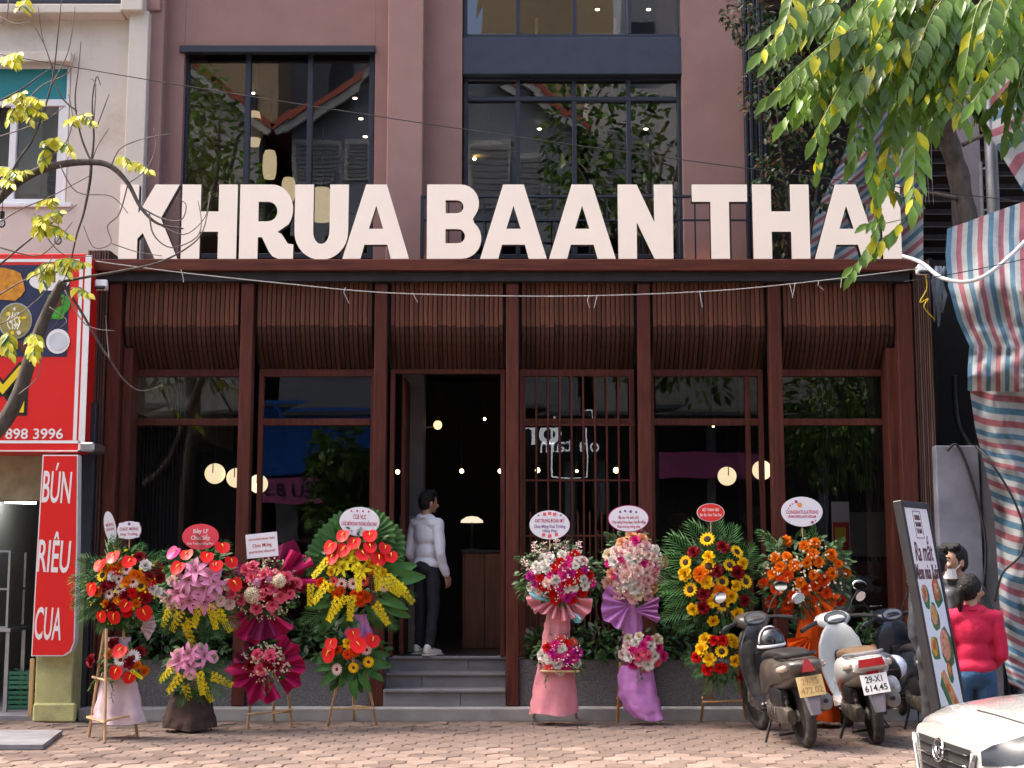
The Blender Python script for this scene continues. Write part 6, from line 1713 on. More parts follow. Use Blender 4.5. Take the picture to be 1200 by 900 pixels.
s4.cluster(455, 570, 120, 95, .14); s4.fill(160, .09)
s4.leaf(ME_BROAD, 'broad_leaf', [(440, 570, 320, 580), (440, 590, 330, 610), (440, 600, 345, 665), (450, 610, 410, 670), (460, 610, 465, 715), (480, 610, 520, 690), (490, 600, 570, 650), (490, 590, 595, 600), (490, 570, 590, 560), (480, 550, 570, 515), (470, 610, 490, 700), (440, 610, 375, 690), (430, 560, 340, 550)], -.02)
s4.fl('anthurium', 'red', 54, [(386, 520), (378, 555), (461, 487), (478, 525), (528, 507)]); s4.fl('marigold', 'dorange', 34, [(408, 545), (467, 552), (443, 560)]); s4.fl('gerbera', 'blush', 36, [(508, 545), (405, 613)]); s4.fl('gerbera', 'yellow', 36, [(515, 587), (463, 607)]); s4.fl('rose', 'yellow', 34, [(445, 522)])
s4.plaque(484, 94, 140, 102, m_plq, [('CLB VLC', -16, 22, 46, tr_), ('CHÚC MỪNG KHAI TRƯƠNG HỒNG PHÁT', 8, 18, 124, tp_)], -2, -.08, stick=80, deco=[(-30, -36, 4, tp_), (-10, -37, 4, tp_), (10, -37, 4, tp_), (30, -36, 4, tp_), (-25, 34, 4, tp_), (0, 36, 4, tp_), (25, 34, 4, tp_)])
# ---------------------------------------------------------------- 5: pink paper column
def scatter(s, n, cols, kinds, size, reach=1.0, seed=0):
    """dense dome of blooms: spots spread evenly, colours mixed."""
    r = random.Random(seed)
    cx, cy, rx, ry, b = s.c
    for i in range(n):
        d = math.sqrt((i + .5) / n) * reach; a = i * 2.39996 + r.uniform(-.12, .12)
        k = r.randrange(len(cols))
        s.fl(kinds[k], cols[k], size * r.uniform(.82, 1.12), [(cx + rx * d * math.cos(a), cy + ry * d * math.sin(a))])
SC5 = 652 / 210.0
s5 = Stand('round pink, red and white flower stand with pink paper column, beside the steps', 590, 570, SC5, -.62, G(648, 840))
s5.cluster(208, 330, 125, 92, .20); s5.fill(420, .08, [m_fol2, m_fol], 1.25); s5.sprigs(60, 'blush', .010, 1.0)
s5.leaf(ME_FROND2, 'fern_sprig', [(130, 300, 45, 260), (130, 350, 45, 370), (140, 370, 60, 410), (280, 350, 350, 370), (280, 300, 340, 270), (270, 380, 330, 420)], -.02)
s5.fl('snap', 'blush', 66, [(118, 232), (195, 208), (272, 228), (95, 292), (230, 235), (150, 240)]); scatter(s5, 46, ['hot', 'red', 'white', 'magenta', 'blush', 'hot', 'white'], ['carnation', 'carnation', 'rose', 'carnation', 'rose', 'rose', 'rose'], 34, .97, 5)
s5.skirt('paper_column', [(185, 240, 400, .09), (165, 245, 440, .07), (150, 240, 500, .07), (145, 238, 560, .08), (130, 250, 640, .10), (112, 262, 740, .13), (96, 270, 826, .16)], m_pinkwrap, 4, .05, .03, seed=3)
for a_, r_, m_, sd in ((195, 118, m_pinkwrap, 1), (235, 92, m_pinkwrap, 2), (285, 95, m_pinkwrap, 3), (332, 128, m_pinkwrap, 4)): s5.pleat('ribbon_tail', 208, 395, a_ - 22, a_ + 22, 18, r_, m_, 2, -.06, .05, .10, .1, sd)
for a_, r_ in ((160, 112), (318, 92)): s5.pleat('ribbon_tail', 208, 428, a_ - 10, a_ + 10, 40, r_, m_cyan, 1, -.10, .03, .08, .1, 8)
s5.legs([(120, 800, 107, 846, 0), (260, 800, 266, 846, 0), (200, 700, 190, 836, .15)])
s5.cluster(210, 612, 76, 64, .14); s5.fill(170, .06, [m_fol2, m_fol], 1.2); s5.sprigs(30, 'blush', .010); scatter(s5, 20, ['hot', 'red', 'white', 'magenta', 'coral'], ['carnation', 'carnation', 'rose', 'rose', 'carnation'], 36, .95, 6)
MB().obox(s5.P(205, 672, -.1), (s5.m(140), .12, .02), None, .006).build('shelf', m_bamboo, s5.t)
s5.vine([(255, 650, 285, 725), (160, 680, 150, 730), (165, 450, 168, 545), (270, 640, 300, 690)])
m_bdr = mat('print_magenta', (.42, .02, .16), .5); m_rosep = mat('print_rose', (.7, .12, .14), .5)
s5.plaque(168, 140, 145, 104, m_plq, [('K47 TRUNG ĐOÀN MỸ', -14, 19, 104, tr_), ('Chúc Mừng Khai Trương', 6, 16, 112, tn_), ('Hồng Phát', 22, 14, 52, tn_)], 0, -.1, stick=90, deco=[(-18, -38, 8, m_rosep), (0, -41, 8, m_rosep), (18, -38, 8, m_rosep), (-22, 36, 8, m_rosep), (0, 40, 9, m_rosep), (24, 35, 8, m_rosep), (-40, -34, 4, m_fol2), (40, -34, 4, m_fol2)])
# ---------------------------------------------------------------- 6: pale pink roses, lilac cloth
s6 = Stand('pale pink rose stand with lilac ribbon and lilac drape right of the door', 590, 570, SC5, -.55, G(738, 842))
s6.cluster(478, 300, 112, 122, .20); s6.fill(330, .07, [m_fol2, m_fol], 1.1); s6.sprigs(50, 'white', .010)
s6.leaf(ME_FROND2, 'fern_sprig', [(420, 210, 370, 170), (400, 260, 350, 280), (560, 280, 610, 300), (550, 240, 590, 220)], .0)
scatter(s6, 50, ['pale', 'white', 'hot', 'blush', 'peach', 'blush', 'cream', 'pale'], ['rose'] * 8, 38, .97, 9); s6.fl('rose', 'blush', 52, [(490, 252), (487, 308), (547, 322), (445, 328), (380, 350)]); s6.fl('rose', 'hot', 34, [(498, 172), (428, 268), (404, 320)])
s6.pleat('ribbon_bow', 460, 430, 95, 250, 12, 105, m_lilwrap, 6, -.08, .05, .09, .1, 11); s6.pleat('ribbon_bow', 470, 450, -28, 28, 12, 100, m_lilwrap, 4, -.1, .05, .08, .1, 12)
s6.skirt('lilac_column', [(430, 500, 420, .08), (432, 505, 480, .07), (435, 508, 560, .07), (430, 512, 640, .08)], m_lilwrap, 6, .08, .02, seed=5)
s6.cluster(505, 602, 80, 68, .14); s6.fill(170, .06, [m_fol2, m_fol], 1.15); scatter(s6, 22, ['hot', 'white', 'blush', 'pink', 'cream', 'hot'], ['rose'] * 6, 36, .97, 10)
s6.skirt('lilac_drape', [(425, 540, 650, .10), (420, 548, 700, .11), (422, 560, 760, .12), (445, 575, 810, .13), (480, 586, 846, .13)], m_lilwrap, 5, .06, -.02, seed=6)
s6.vine([(490, 660, 490, 720), (500, 660, 505, 700)])
s6.legs([(425, 640, 415, 856, -.02), (440, 640, 441, 838, .2), (540, 640, 555, 838, .15)], [(413, 770, 445, 768, -.02, .12), (412, 800, 445, 795, -.02, .12)], mat('orange_timber', (.5, .22, .05), .55, var=.2))
s6.plaque(455, 117, 148, 96, m_plq, [('Bà xu và anh chị', -4, 16, 72, tr_), ('Chúc mừng Khrua Baan Thai Đà Nẵng', 13, 14, 122, tr_), ('Khai trương hồng phát', 29, 14, 82, tp_)], 0, -.1, m_bdr, stick=80, deco=[(-30, -24, 5, tn_), (-12, -27, 5, tn_), (8, -25, 6, tn_), (28, -23, 5, tn_)])
# ---------------------------------------------------------------- 7: sunflowers
SC7 = 776 / 250.0
s7 = Stand('sunflower and yellow rose stand with palm fronds and small red plaque', 760, 570, SC7, -.85, G(846, 842))
s7.cluster(245, 345, 130, 170, .15); s7.fill(380, .09)
s7.legs([(230, 560, 190, 852, 0), (300, 560, 355, 848, 0), (235, 620, 230, 832, .25)], [(195, 785, 342, 780, -.02, -.02), (195, 768, 240, 770, .0, .15)], mat('brown_timber', (.30, .17, .07), .6, var=.25))
s7.leaf(ME_FROND, 'palm_frond', [(230, 330, 80, 190), (230, 330, 60, 260), (230, 350, 45, 340), (220, 370, 50, 380), (220, 400, 60, 480), (230, 420, 110, 520), (240, 300, 150, 140), (240, 300, 250, 130), (250, 300, 310, 150), (260, 310, 380, 220), (265, 330, 400, 260), (240, 430, 190, 540), (250, 430, 280, 530), (225, 360, 70, 430), (265, 380, 390, 420)], .06)
s7.fl('sunflower', 'yellow', 46, [(214, 192), (321, 238), (135, 276), (295, 286), (218, 290), (354, 346), (152, 375), (268, 346), (270, 428)]); s7.fl('rose', 'yellow', 44, [(219, 257), (340, 280), (134, 319), (316, 361), (300, 399), (321, 462), (163, 447), (235, 487), (213, 350), (235, 415)]); s7.fl('rose', 'dred', 44, [(164, 240), (269, 223), (246, 309), (323, 312), (202, 393), (198, 441), (347, 415)]); s7.fl('marigold', 'orange', 58, [(190, 320), (262, 383)])
s7.cluster(258, 620, 90, 80, .13); s7.fill(170, .08)
s7.leaf(ME_FROND, 'palm_frond', [(260, 640, 170, 690), (260, 650, 200, 750), (260, 660, 260, 755), (265, 650, 320, 740), (265, 640, 360, 700), (250, 620, 140, 640)], .0)
s7.fl('sunflower', 'yellow', 42, [(266, 600)]); s7.fl('rose', 'yellow', 42, [(208, 558), (195, 594), (308, 567), (222, 630), (314, 634), (300, 560)]); s7.fl('rose', 'red', 38, [(239, 562), (272, 562), (176, 622), (259, 660), (215, 665), (340, 590), (339, 685), (270, 660)])
s7.plaque(226, 95, 100, 66, m_plqred, [('MỘT THÀNH VIÊN', -9, 14, 60, tw_), ('Bún Bò, Cơm Trưa Duy', 9, 14, 78, tw_)], 0, -.02, m_plq, stick=110)
# ---------------------------------------------------------------- 8: orange
s8 = Stand('orange flower stand with orange cloth and lavender plaque behind the scooters', 760, 570, SC7, -.75, G(960, 842))
s8.cluster(570, 320, 150, 125, .20); s8.fill(560, .08, [m_fol2, m_fol], 1.12); s8.sprigs(60, 'cream', .011)
s8.leaf(ME_FROND2, 'palm_frond', [(500, 260, 400, 165), (490, 280, 430, 210), (585, 250, 600, 140), (590, 250, 560, 160), (640, 260, 710, 190), (650, 280, 735, 240), (500, 380, 440, 450), (660, 340, 770, 345), (480, 330, 390, 320), (520, 400, 490, 470), (660, 380, 740, 440)], .02)
s8.fl('marigold', 'orange', 42, [(500, 200), (460, 260), (480, 293), (503, 255), (567, 217), (606, 205), (598, 247), (665, 248), (576, 279), (620, 274), (531, 287), (553, 351), (450, 320), (601, 322), (667, 316), (690, 282), (720, 315)]); s8.fl('marigold', 'dorange', 44, [(508, 325), (483, 345), (468, 372), (420, 353), (638, 340), (570, 372), (604, 362), (647, 387), (700, 415), (445, 420), (508, 430), (505, 450), (530, 400)])
s8.skirt('orange_cloth', [(565, 620, 390, .06), (555, 630, 450, .07), (540, 635, 540, .09), (525, 650, 640, .11), (520, 680, 760, .13), (515, 700, 850, .15)], m_orangewrap, 5, .07, .02, seed=8)
for a_, r_ in ((200, 95), (235, 105), (255, 90), (285, 100), (310, 110), (340, 110)): s8.pleat('ribbon_tail', 590, 545 if a_ < 260 else 380, a_ - 14, a_ + 14, 10, r_, m_orangewrap, 1, -.09, .04, .07, .1, a_)
s8.legs([(560, 600, 520, 845, 0), (640, 600, 690, 845, 0), (600, 600, 600, 838, .2)])
s8.plaque(558, 92, 150, 108, m_plq, [('CONGRATULATIONS', 2, 18, 116, tp_), ('FROM POPPIES LUNCH VIETNAM', 18, 13, 100, tp_)], 0, -.05, stick=90, deco=[(-8, -24, 10, mat('print_orange', (.75, .25, .02), .5)), (-20, -36, 7, m_bdr), (-42, -22, 4, m_bdr), (-34, -28, 3, m_bdr), (-48, -12, 3, m_bdr), (36, 38, 6, m_bdr), (48, 32, 3, m_bdr)])
# ---------------------------------------------------------------- planting in the planters behind the stands
r_ = random.Random(31)
for i, (p0, p1, n, lb) in enumerate(((300, 435, 5, 'between the crimson wrapped stand and the green stand'), (765, 800, 2, 'between the lilac drape and the sunflower stand'), (930, 1050, 7, 'behind the white scooter'), (150, 280, 5, 'behind the lily stand'), (620, 745, 4, 'behind the lattice window'))):
    for j in range(n):
        px = p0 + (p1 - p0) * (j + .5) / n
        c = W(px, 765, .20); c.z = zsill - .06
        b_ = thing('planter_bush', ('first', 'second', 'third', 'fourth', 'fifth', 'sixth', 'seventh')[j] + ' planter bush from the left ' + lb, 'bush', c, 'bushes in the granite planter')
        q = MB(); h = r_.uniform(.22, .42)
        leaf_cloud(q, c + Vector((0, -.02, h * .55)), (.15, .16, h * .6), 110, .11, r_, 2)
        o = q.build('foliage', [m_leafD, m_fol], b_, smooth=True, fix=False)
        MB().tube([c, c + Vector((.01, 0, h * .6))], .008, 5).build('stem', m_bark, b_)
# ================================================================ scooters
def loft(mb, secs, n=16, cap=True, M=None):
    """secs: (x, y, z, half_width, half_height, exponent) rings in the YZ plane, joined along X."""
    M = M or Matrix.Identity(4)
    vs = []
    for (x, y, z, hw, hh, e) in secs:
        for k in range(n):
            a = 2 * math.pi * k / n
            ca, sa = math.cos(a), math.sin(a)
            vs.append(M @ Vector((x, y + hw * math.copysign(abs(ca) ** (2 / e), ca), z + hh * math.copysign(abs(sa) ** (2 / e), sa))))
    m = len(secs)
    fs = [(i * n + k, i * n + (k + 1) % n, (i + 1) * n + (k + 1) % n, (i + 1) * n + k) for i in range(m - 1) for k in range(n)]
    if cap: fs += [tuple(range(n - 1, -1, -1)), tuple((m - 1) * n + k for k in range(n))]
    return mb.add(vs, fs)
def paint(name, c, rough=.28, dirty=.35): return mat('paint_' + name, c, rough, var=.06, nscale=3, coat=.5, wear=((0.16, 0.13, 0.10), 5, dirty))
m_tyre = mat('dusty_tyre', (0.03, 0.028, 0.026), .85, var=.4, nscale=14, bump=.6, bscale=30, wear=((.11, .09, .07), 6, .5))
m_alloy = mat('dirty_alloy', (0.24, 0.22, 0.2), .5, .6, var=.35, nscale=12, bump=.3)
m_grime = mat('oily_engine', (0.10, 0.085, 0.072), .6, .4, var=.5, nscale=14, bump=.5)
m_seat = mat('black_vinyl', (0.022, 0.02, 0.02), .5, var=.2, bump=.15, wear=((.10, .085, .07), 8, .3))
m_tail = mat('red_lens', (0.28, 0.006, 0.01), .15, coat=.6); m_amber = mat('clear_lens', (.5, .42, .36), .12, coat=.6)
m_chrome = mat('chrome', (.7, .7, .72), .08, 1.0, var=.02); m_mirror = mat('mirror_glass', (.75, .8, .85), .03, 1.0, var=.01)
m_plate = mat('plate_white', (.72, .72, .70), .4, var=.04, wear=((.4, .36, .3), 6, .15)); m_plateY = mat('plate_yellowed', (.60, .44, .17), .5, var=.1, wear=((.7, .62, .45), 9, .3)); m_ink = mat('plate_ink', (.02, .02, .02), .5); m_inkY = mat('plate_ink_faded', (.42, .22, .09), .6)
def wheel(root, M, r=.265, w=.085, nm='wheel'):
    T = M @ Matrix.Rotation(math.pi / 2, 4, 'X')
    prof = []
    for i in range(13):
        a = R(-120 + 240 * i / 12)
        prof.append((r - .045 + .045 * math.cos(a), w / 2 * math.sin(a) * 1.0))
    q = MB().lathe([(r - .085, -w / 2 * .8)] + prof + [(r - .085, w / 2 * .8), (r - .085, -w / 2 * .8)], 40)
    wh = inst(nm, mesh_from(nm, q.v, q.f, m_tyre, None, True, True, 50), root, T)
    q = MB().lathe([(r - .09, -w * .35), (r - .075, -w * .4), (r - .075, w * .4), (r - .09, w * .35), (r - .10, 0), (r - .09, -w * .35)], 32)
    q.lathe([(.001, -.05), (.05, -.05), (.06, 0), (.05, .05), (.001, .05)], 14)
    for i in range(5):
        a = i * 2 * math.pi / 5
        q.tube([(.045 * math.cos(a), .045 * math.sin(a), 0), ((r - .09) * math.cos(a + .15), (r - .09) * math.sin(a + .15), 0)], [.022, .014], 6)
    inst('rim', mesh_from('rim', q.v, q.f, m_alloy, None, True, True, 40), wh, T)
    return wh
def scooter(label, pos, heading, lean, steer, body, lower, under, plate, plate_m, ink, seatm=m_seat, style=0, parts=True):
    """local frame: +X forward, +Y left, +Z up, origin under the rear wheel."""
    t = thing('motor_scooter', label, 'scooter', pos, 'scooters parked in front of the restaurant')
    B = Matrix.Translation(pos) @ Matrix.Rotation(R(90 - heading), 4, 'Z') @ Matrix.Rotation(R(-lean), 4, 'X') @ Matrix.Scale(1.06, 4)
    def put(name, mb, m, parent=None, smooth=True, auto=40, M=None):
        return inst(name, mesh_from(name, mb.v, mb.f, m, mb.mi if isinstance(m, list) else None, smooth, True, auto), parent or t, B @ (M or Matrix.Identity(4)))
    S = Matrix.Translation((1.06, 0, .95)) @ Matrix.Rotation(R(-14), 4, 'Y') @ Matrix.Rotation(R(steer), 4, 'Z')     # steering head
    wheel(t, B @ Matrix.Translation((0, 0, .265)))
    wheel(t, B @ Matrix.Translation((1.27, 0, .265)) @ Matrix.Rotation(R(steer), 4, 'Z'), nm='wheel')
    # engine, transmission case, air box
    q = MB()
    loft(q, [(-.08, .115, .27, .035, .06, 3), (.05, .12, .28, .05, .085, 4), (.25, .12, .29, .055, .085, 4), (.42, .11, .29, .055, .09, 4), (.47, .11, .29, .03, .06, 3)], 14)
    loft(q, [(.22, 0, .30, .11, .10, 4), (.35, 0, .31, .13, .12, 4), (.55, 0, .30, .12, .10, 4), (.62, 0, .30, .07, .06, 3)], 14)
    q.tube([(0, .11, .265), (0, -.12, .265)], .035, 10)
    for i in range(5): q.box(.14 + i * .05, .16 + i * .05, .165, .185, .24, .34, .004)
    en = put('engine', q, m_grime)
    q = MB(); loft(q, [(.0, .125, .42, .03, .06, 4), (.08, .13, .43, .05, .085, 4), (.25, .13, .43, .05, .08, 4), (.32, .12, .42, .03, .05, 4)], 12)
    put('air_box', q, m_blackplastic, en)
    # muffler on the right
    q = MB(); T = Matrix.Translation((.10, -.155, .33)) @ Matrix.Rotation(R(9), 4, 'Y')
    loft(q, [(-.28, 0, 0, .050, .055, 2.3), (-.27, 0, 0, .066, .074, 2.3), (-.05, 0, 0, .072, .08, 2.3), (.16, 0, 0, .065, .07, 2.3), (.24, 0, 0, .03, .035, 2)], 18, M=T)
    mf = put('muffler', q, m_blackplastic)
    q = MB(); loft(q, [(-.296, 0, 0, .045, .05, 2.3), (-.29, 0, 0, .062, .070, 2.3), (-.262, 0, 0, .070, .078, 2.3)], 18, M=T); put('muffler_cap', q, m_alloy, mf)
    q = MB(); q.tube([T @ Vector((-.315, 0, .0)), T @ Vector((-.29, 0, 0))], .018, 10); put('tailpipe', q, m_blackplastic, mf)
    q = MB(); q.tube([T @ Vector((.2, 0, 0)), (.45, -.12, .24), (.55, -.05, .22)], .018, 8); put('exhaust_pipe', q, m_alloy, mf)
    # rear shock with spring
    a, b = Vector((.0, .115, .34)), Vector((.10, .10, .64))
    q = MB(); q.tube([a, b], .014, 8); q.tube([a.lerp(b, .1), a.lerp(b, .35)], .024, 8)
    d = (b - a); u = d.orthogonal().normalized(); v_ = d.normalized().cross(u)
    q.tube([a.lerp(b, .25 + .7 * i / 64) + (u * math.cos(i * .78) + v_ * math.sin(i * .78)) * .031 for i in range(65)], .0065, 5)
    put('shock_absorber', q, m_grime)
    # tail body, side panels, floor, leg shield
    q = MB()
    loft(q, [(-.33, 0, .70, .06, .022, 2.4), (-.30, 0, .69, .13, .05, 2.6), (-.22, 0, .67, .165, .085, 2.8), (-.05, 0, .645, .195, .115, 3), (.18, 0, .62, .20, .135, 3), (.42, 0, .57, .18, .165, 3), (.60, 0, .48, .14, .17, 3), (.68, 0, .42, .10, .12, 3)], 22)
    bd = put('body', q, body)
    q = MB()
    loft(q, [(-.27, 0, .62, .10, .035, 3), (-.15, 0, .57, .15, .05, 3), (.08, 0, .53, .165, .06, 3), (.30, 0, .46, .145, .07, 3), (.55, 0, .36, .13, .06, 3)], 18)
    put('lower_fairing', q, lower)
    q = MB(); q.box(.52, .98, -.145, .145, .30, .345, .015); q.box(.55, .80, -.17, -.13, .25, .34, .02); q.box(.55, .80, .13, .17, .25, .34, .02)
    put('floorboard', q, under, auto=30)
    q = MB()
    secs = [(.28, .98, .11, .05), (.40, 1.02, .16, .06), (.55, 1.03, .195, .06), (.70, 1.02, .205, .065), (.82, 1.0, .185, .07), (.92, .985, .13, .07), (.97, .98, .08, .05)]
    vs, n = [], 18
    for (z, x, hw, th) in secs:
        for k in range(n):
            an = 2 * math.pi * k / n; ca, sa = math.cos(an), math.sin(an)
            y = hw * math.copysign(abs(sa) ** .55, sa)
            vs.append(Vector((x + th * math.copysign(abs(ca) ** .7, ca) - .10 * (y / hw) ** 2 * (hw / .2), y, z)))
    m_ = len(secs)
    q.add(vs, [(i * n + k, i * n + (k + 1) % n, (i + 1) * n + (k + 1) % n, (i + 1) * n + k) for i in range(m_ - 1) for k in range(n)] + [tuple(range(n)), tuple((m_ - 1) * n + k for k in range(n))])
    ls = put('leg_shield', q, body if style else under)
    q = MB(); loft(q, [(.915, .0, .64, .05, .09, 4), (.93, 0, .64, .06, .10, 4)], 14); put('glove_pocket', q, m_blackplastic, ls)
    q = MB(); loft(q, [(1.05, 0, .50, .07, .10, 2.5), (1.14, 0, .62, .13, .17, 2.5), (1.16, 0, .80, .12, .13, 2.5), (1.10, 0, .90, .06, .05, 2.5)], 16); put('front_cowl', q, body)
    q = MB()                                       # front mudguard
    vs = []
    for i in range(9):
        an = R(20 + 140 * i / 8)
        for k in (-1, -.6, 0, .6, 1):
            rr = .30 - .03 * abs(k) ** 2; vs.append(Vector((1.27 + rr * math.cos(an), .068 * k, .265 + rr * math.sin(an))))
    q.add(vs, [(i * 5 + k, i * 5 + k + 1, i * 5 + 6 + k, i * 5 + 5 + k) for i in range(8) for k in range(4)])
    put('front_mudguard', q, body)
    q = MB()
    for s_ in (-1, 1): q.tube([(1.27, .07 * s_, .265), (1.16, .055 * s_, .62)], .018, 8)
    put('fork', q, m_alloy)
    # seat
    q = MB()
    loft(q, [(-.20, 0, .755, .06, .014, 2.5), (-.15, 0, .765, .115, .028, 2.8), (.0, 0, .775, .135, .038, 3), (.22, 0, .765, .14, .042, 3), (.40, 0, .745, .135, .045, 3), (.56, 0, .715, .105, .045, 3), (.63, 0, .69, .06, .03, 3)], 20)
    put('seat', q, seatm)
    q = MB(); q.tube([(.02, .15, .755), (-.14, .15, .775), (-.25, .10, .78), (-.27, 0, .782), (-.25, -.10, .78), (-.14, -.15, .775), (.02, -.15, .755)], .014, 8); put('grab_rail', q, m_blackplastic if style == 0 else m_dullsteel)
    # tail lamp, indicators, mudguard, plate (facing back)
    q = MB()
    if style == 0: q.prism([(-.055, -.05), (.055, -.05), (.018, .05), (-.018, .05)], 0, .03, face_mat((-.325, 0, .69), (-1, 0, .35)))
    else: q.prism([(-.11, -.03), (.11, -.03), (.10, .035), (-.10, .035)], 0, .025, face_mat((-.318, 0, .70), (-1, 0, .3)))
    put('tail_lamp', q, m_tail, auto=20)
    if style:
        q = MB(); q.prism([(-.05, -.02), (.05, -.02), (.05, .02), (-.05, .02)], 0, .02, face_mat((-.31, 0, .615), (-1, 0, .1))); put('reflector', q, m_tail, auto=20)
        q = MB(); loft(q, [(-.300, 0, .648, .145, .014, 4), (-.26, 0, .644, .15, .022, 4)], 14); put('tail_garnish', q, lower)
    for s_ in (-1, 1):
        q = MB(); loft(q, [(-.265, s_ * .15, .69, .018, .018, 2.5), (-.235, s_ * .165, .685, .03, .03, 2.5), (-.13, s_ * .19, .67, .012, .02, 2.5)], 10); put('indicator', q, m_amber)
    q = MB()
    vs = []
    for (x, z, hw) in ((-.24, .62, .075), (-.33, .50, .072), (-.365, .40, .062), (-.385, .31, .045)):
        for (dx, k) in ((.012, -1), (-.012, -.7), (-.012, .7), (.012, 1)): vs.append(Vector((x + dx, hw * k, z)))
    q.add(vs, [(i * 4 + k, i * 4 + k + 1, i * 4 + 5 + k, i * 4 + 4 + k) for i in range(3) for k in range(3)])
    put('rear_mudguard', q, mat('grey_purple_plastic', (.17, .155, .18), .5, var=.15, wear=((.2, .17, .14), 6, .3)))
    PM = face_mat((-.355, 0, .535), (-1, 0, .30))
    q = MB(); q.box(-.11, .11, -.082, .082, -.004, 0, .002); pl_ = put('number_plate', q, plate_m, smooth=False, M=PM)
    for i, tx in enumerate(plate):
        inst('lettering', text_mesh(tx, ink, .074, ext=.0006, width=(.14, .185)[i], bold=.012), pl_, B @ PM @ Matrix.Translation((0, .036 - .073 * i, .0015)))
    # steering: cover, dash, grips, levers, mirrors, lamp
    q = MB(); loft(q, [(-.11, 0, .05, .10, .05, 2.6), (-.06, 0, .065, .155, .06, 2.6), (.04, 0, .06, .165, .065, 2.6), (.12, 0, .04, .11, .06, 2.4), (.17, 0, .02, .05, .03, 2.2)], 18, M=S)
    hc = put('handlebar_cover', q, body)
    q = MB(); q.prism([(.10 * math.cos(a_ * .393), .055 * math.sin(a_ * .393)) for a_ in range(16)], 0, .006, S @ face_mat((-.085, 0, .10), (-.75, 0, .85)))
    put('dashboard', q, mat('dash_glass', (.12, .13, .14), .1, coat=1.0), hc, auto=20)
    q = MB(); q.prism([(.112 * math.cos(a_ * .393), .066 * math.sin(a_ * .393)) for a_ in range(16)], -.02, .002, S @ face_mat((-.085, 0, .10), (-.75, 0, .85)))
    put('dash_surround', q, m_blackplastic, hc, auto=20)
    for s_ in (-1, 1):
        q = MB(); q.tube([S @ Vector((-.0, s_ * .14, .06)), S @ Vector((-.06, s_ * .24, .065)), S @ Vector((-.12, s_ * .35, .05))], [.02, .019, .021], 8); put('grip', q, m_rubber)
        q = MB(); q.tube([S @ Vector((.02, s_ * .17, .05)), S @ Vector((.02, s_ * .25, .04)), S @ Vector((-.05, s_ * .34, .02))], .008, 6); put('brake_lever', q, m_steel)
        q = MB(); q.tube([S @ Vector((.0, s_ * .17, .10)), S @ Vector((.0, s_ * .22, .20)), S @ Vector((-.02, s_ * .29, .30))], .008, 6)
        mr_ = put('mirror', q, m_blackplastic)
        MM = S @ face_mat((-.03, s_ * .30, .33), (-1, -s_ * .12, .12), R(15 * s_))
        q = MB(); q.ell((0, 0, -.014), (.068, .05, .022), 16, 8); put('mirror_shell', q, m_chrome if style else m_blackplastic, mr_, M=MM)
        q = MB(); q.prism([(.06 * math.cos(a_ * .393), .042 * math.sin(a_ * .393)) for a_ in range(16)], .004, .009); put('mirror_glass', q, m_mirror, mr_, smooth=False, M=MM)
    q = MB(); q.ell(S @ Vector((.16, 0, .02)), (.03, .07, .05), 12, 8); put('headlamp', q, m_amber)
    q = MB(); q.tube([(.42, .13, .24), (.36, .24, -.0 + .24 * math.tan(R(lean)) - .24 * .0)], .012, 6); put('side_stand', q, m_blackplastic)
    q = MB(); q.tube([(.30, .10, .22), (.20, .16, .10), (.20, -.16, .10), (.30, -.10, .22)], .012, 6); put('centre_stand', q, m_blackplastic)
    for s_ in (-1, 1):
        q = MB(); q.tube([(.45, s_ * .13, .30), (.43, s_ * .22, .30)], .012, 8); put('foot_peg', q, m_rubber)
    return t, B
m_paintdk = paint('charcoal', (.022, .022, .026), .3, .45); m_paintbr = paint('dusty_brown_grey', (.055, .048, .043), .45, .6); m_paintwh = paint('pearl_white', (.62, .64, .63), .25, .08); m_paintbe = paint('beige', (.46, .41, .34), .4, .3); m_paintnv = paint('navy', (.015, .02, .035), .3, .2)
p = G(946, 876); sc1, B1 = scooter('dusty black scooter with yellowed number plate, left of the white one', (p.x, p.y, 0), -7, 8, 8, m_paintbr, m_paintbr, m_paintdk, ('29-Y5', '472.02'), m_plateY, m_inkY, m_seat, 0)
p = G(1029, 872); sc2, B2 = scooter('white scooter with number plate 29-X1 614.45 and brown seat', (p.x, p.y, 0), 2, 9, 10, m_paintwh, m_paintbe, m_paintwh, ('29-X1', '614.45'), m_plate, m_ink, mat('worn_brown_vinyl', (.17, .105, .06), .55, var=.3, nscale=8, bump=.2), 1)
p = G(1108, 860); sc3, B3 = scooter('dark blue scooter mostly hidden behind the menu board', (p.x, p.y, 0), -4, 8, 14, m_paintnv, m_paintnv, m_paintnv, ('29-E1', '308.52'), m_plate, m_ink, m_seat, 0)
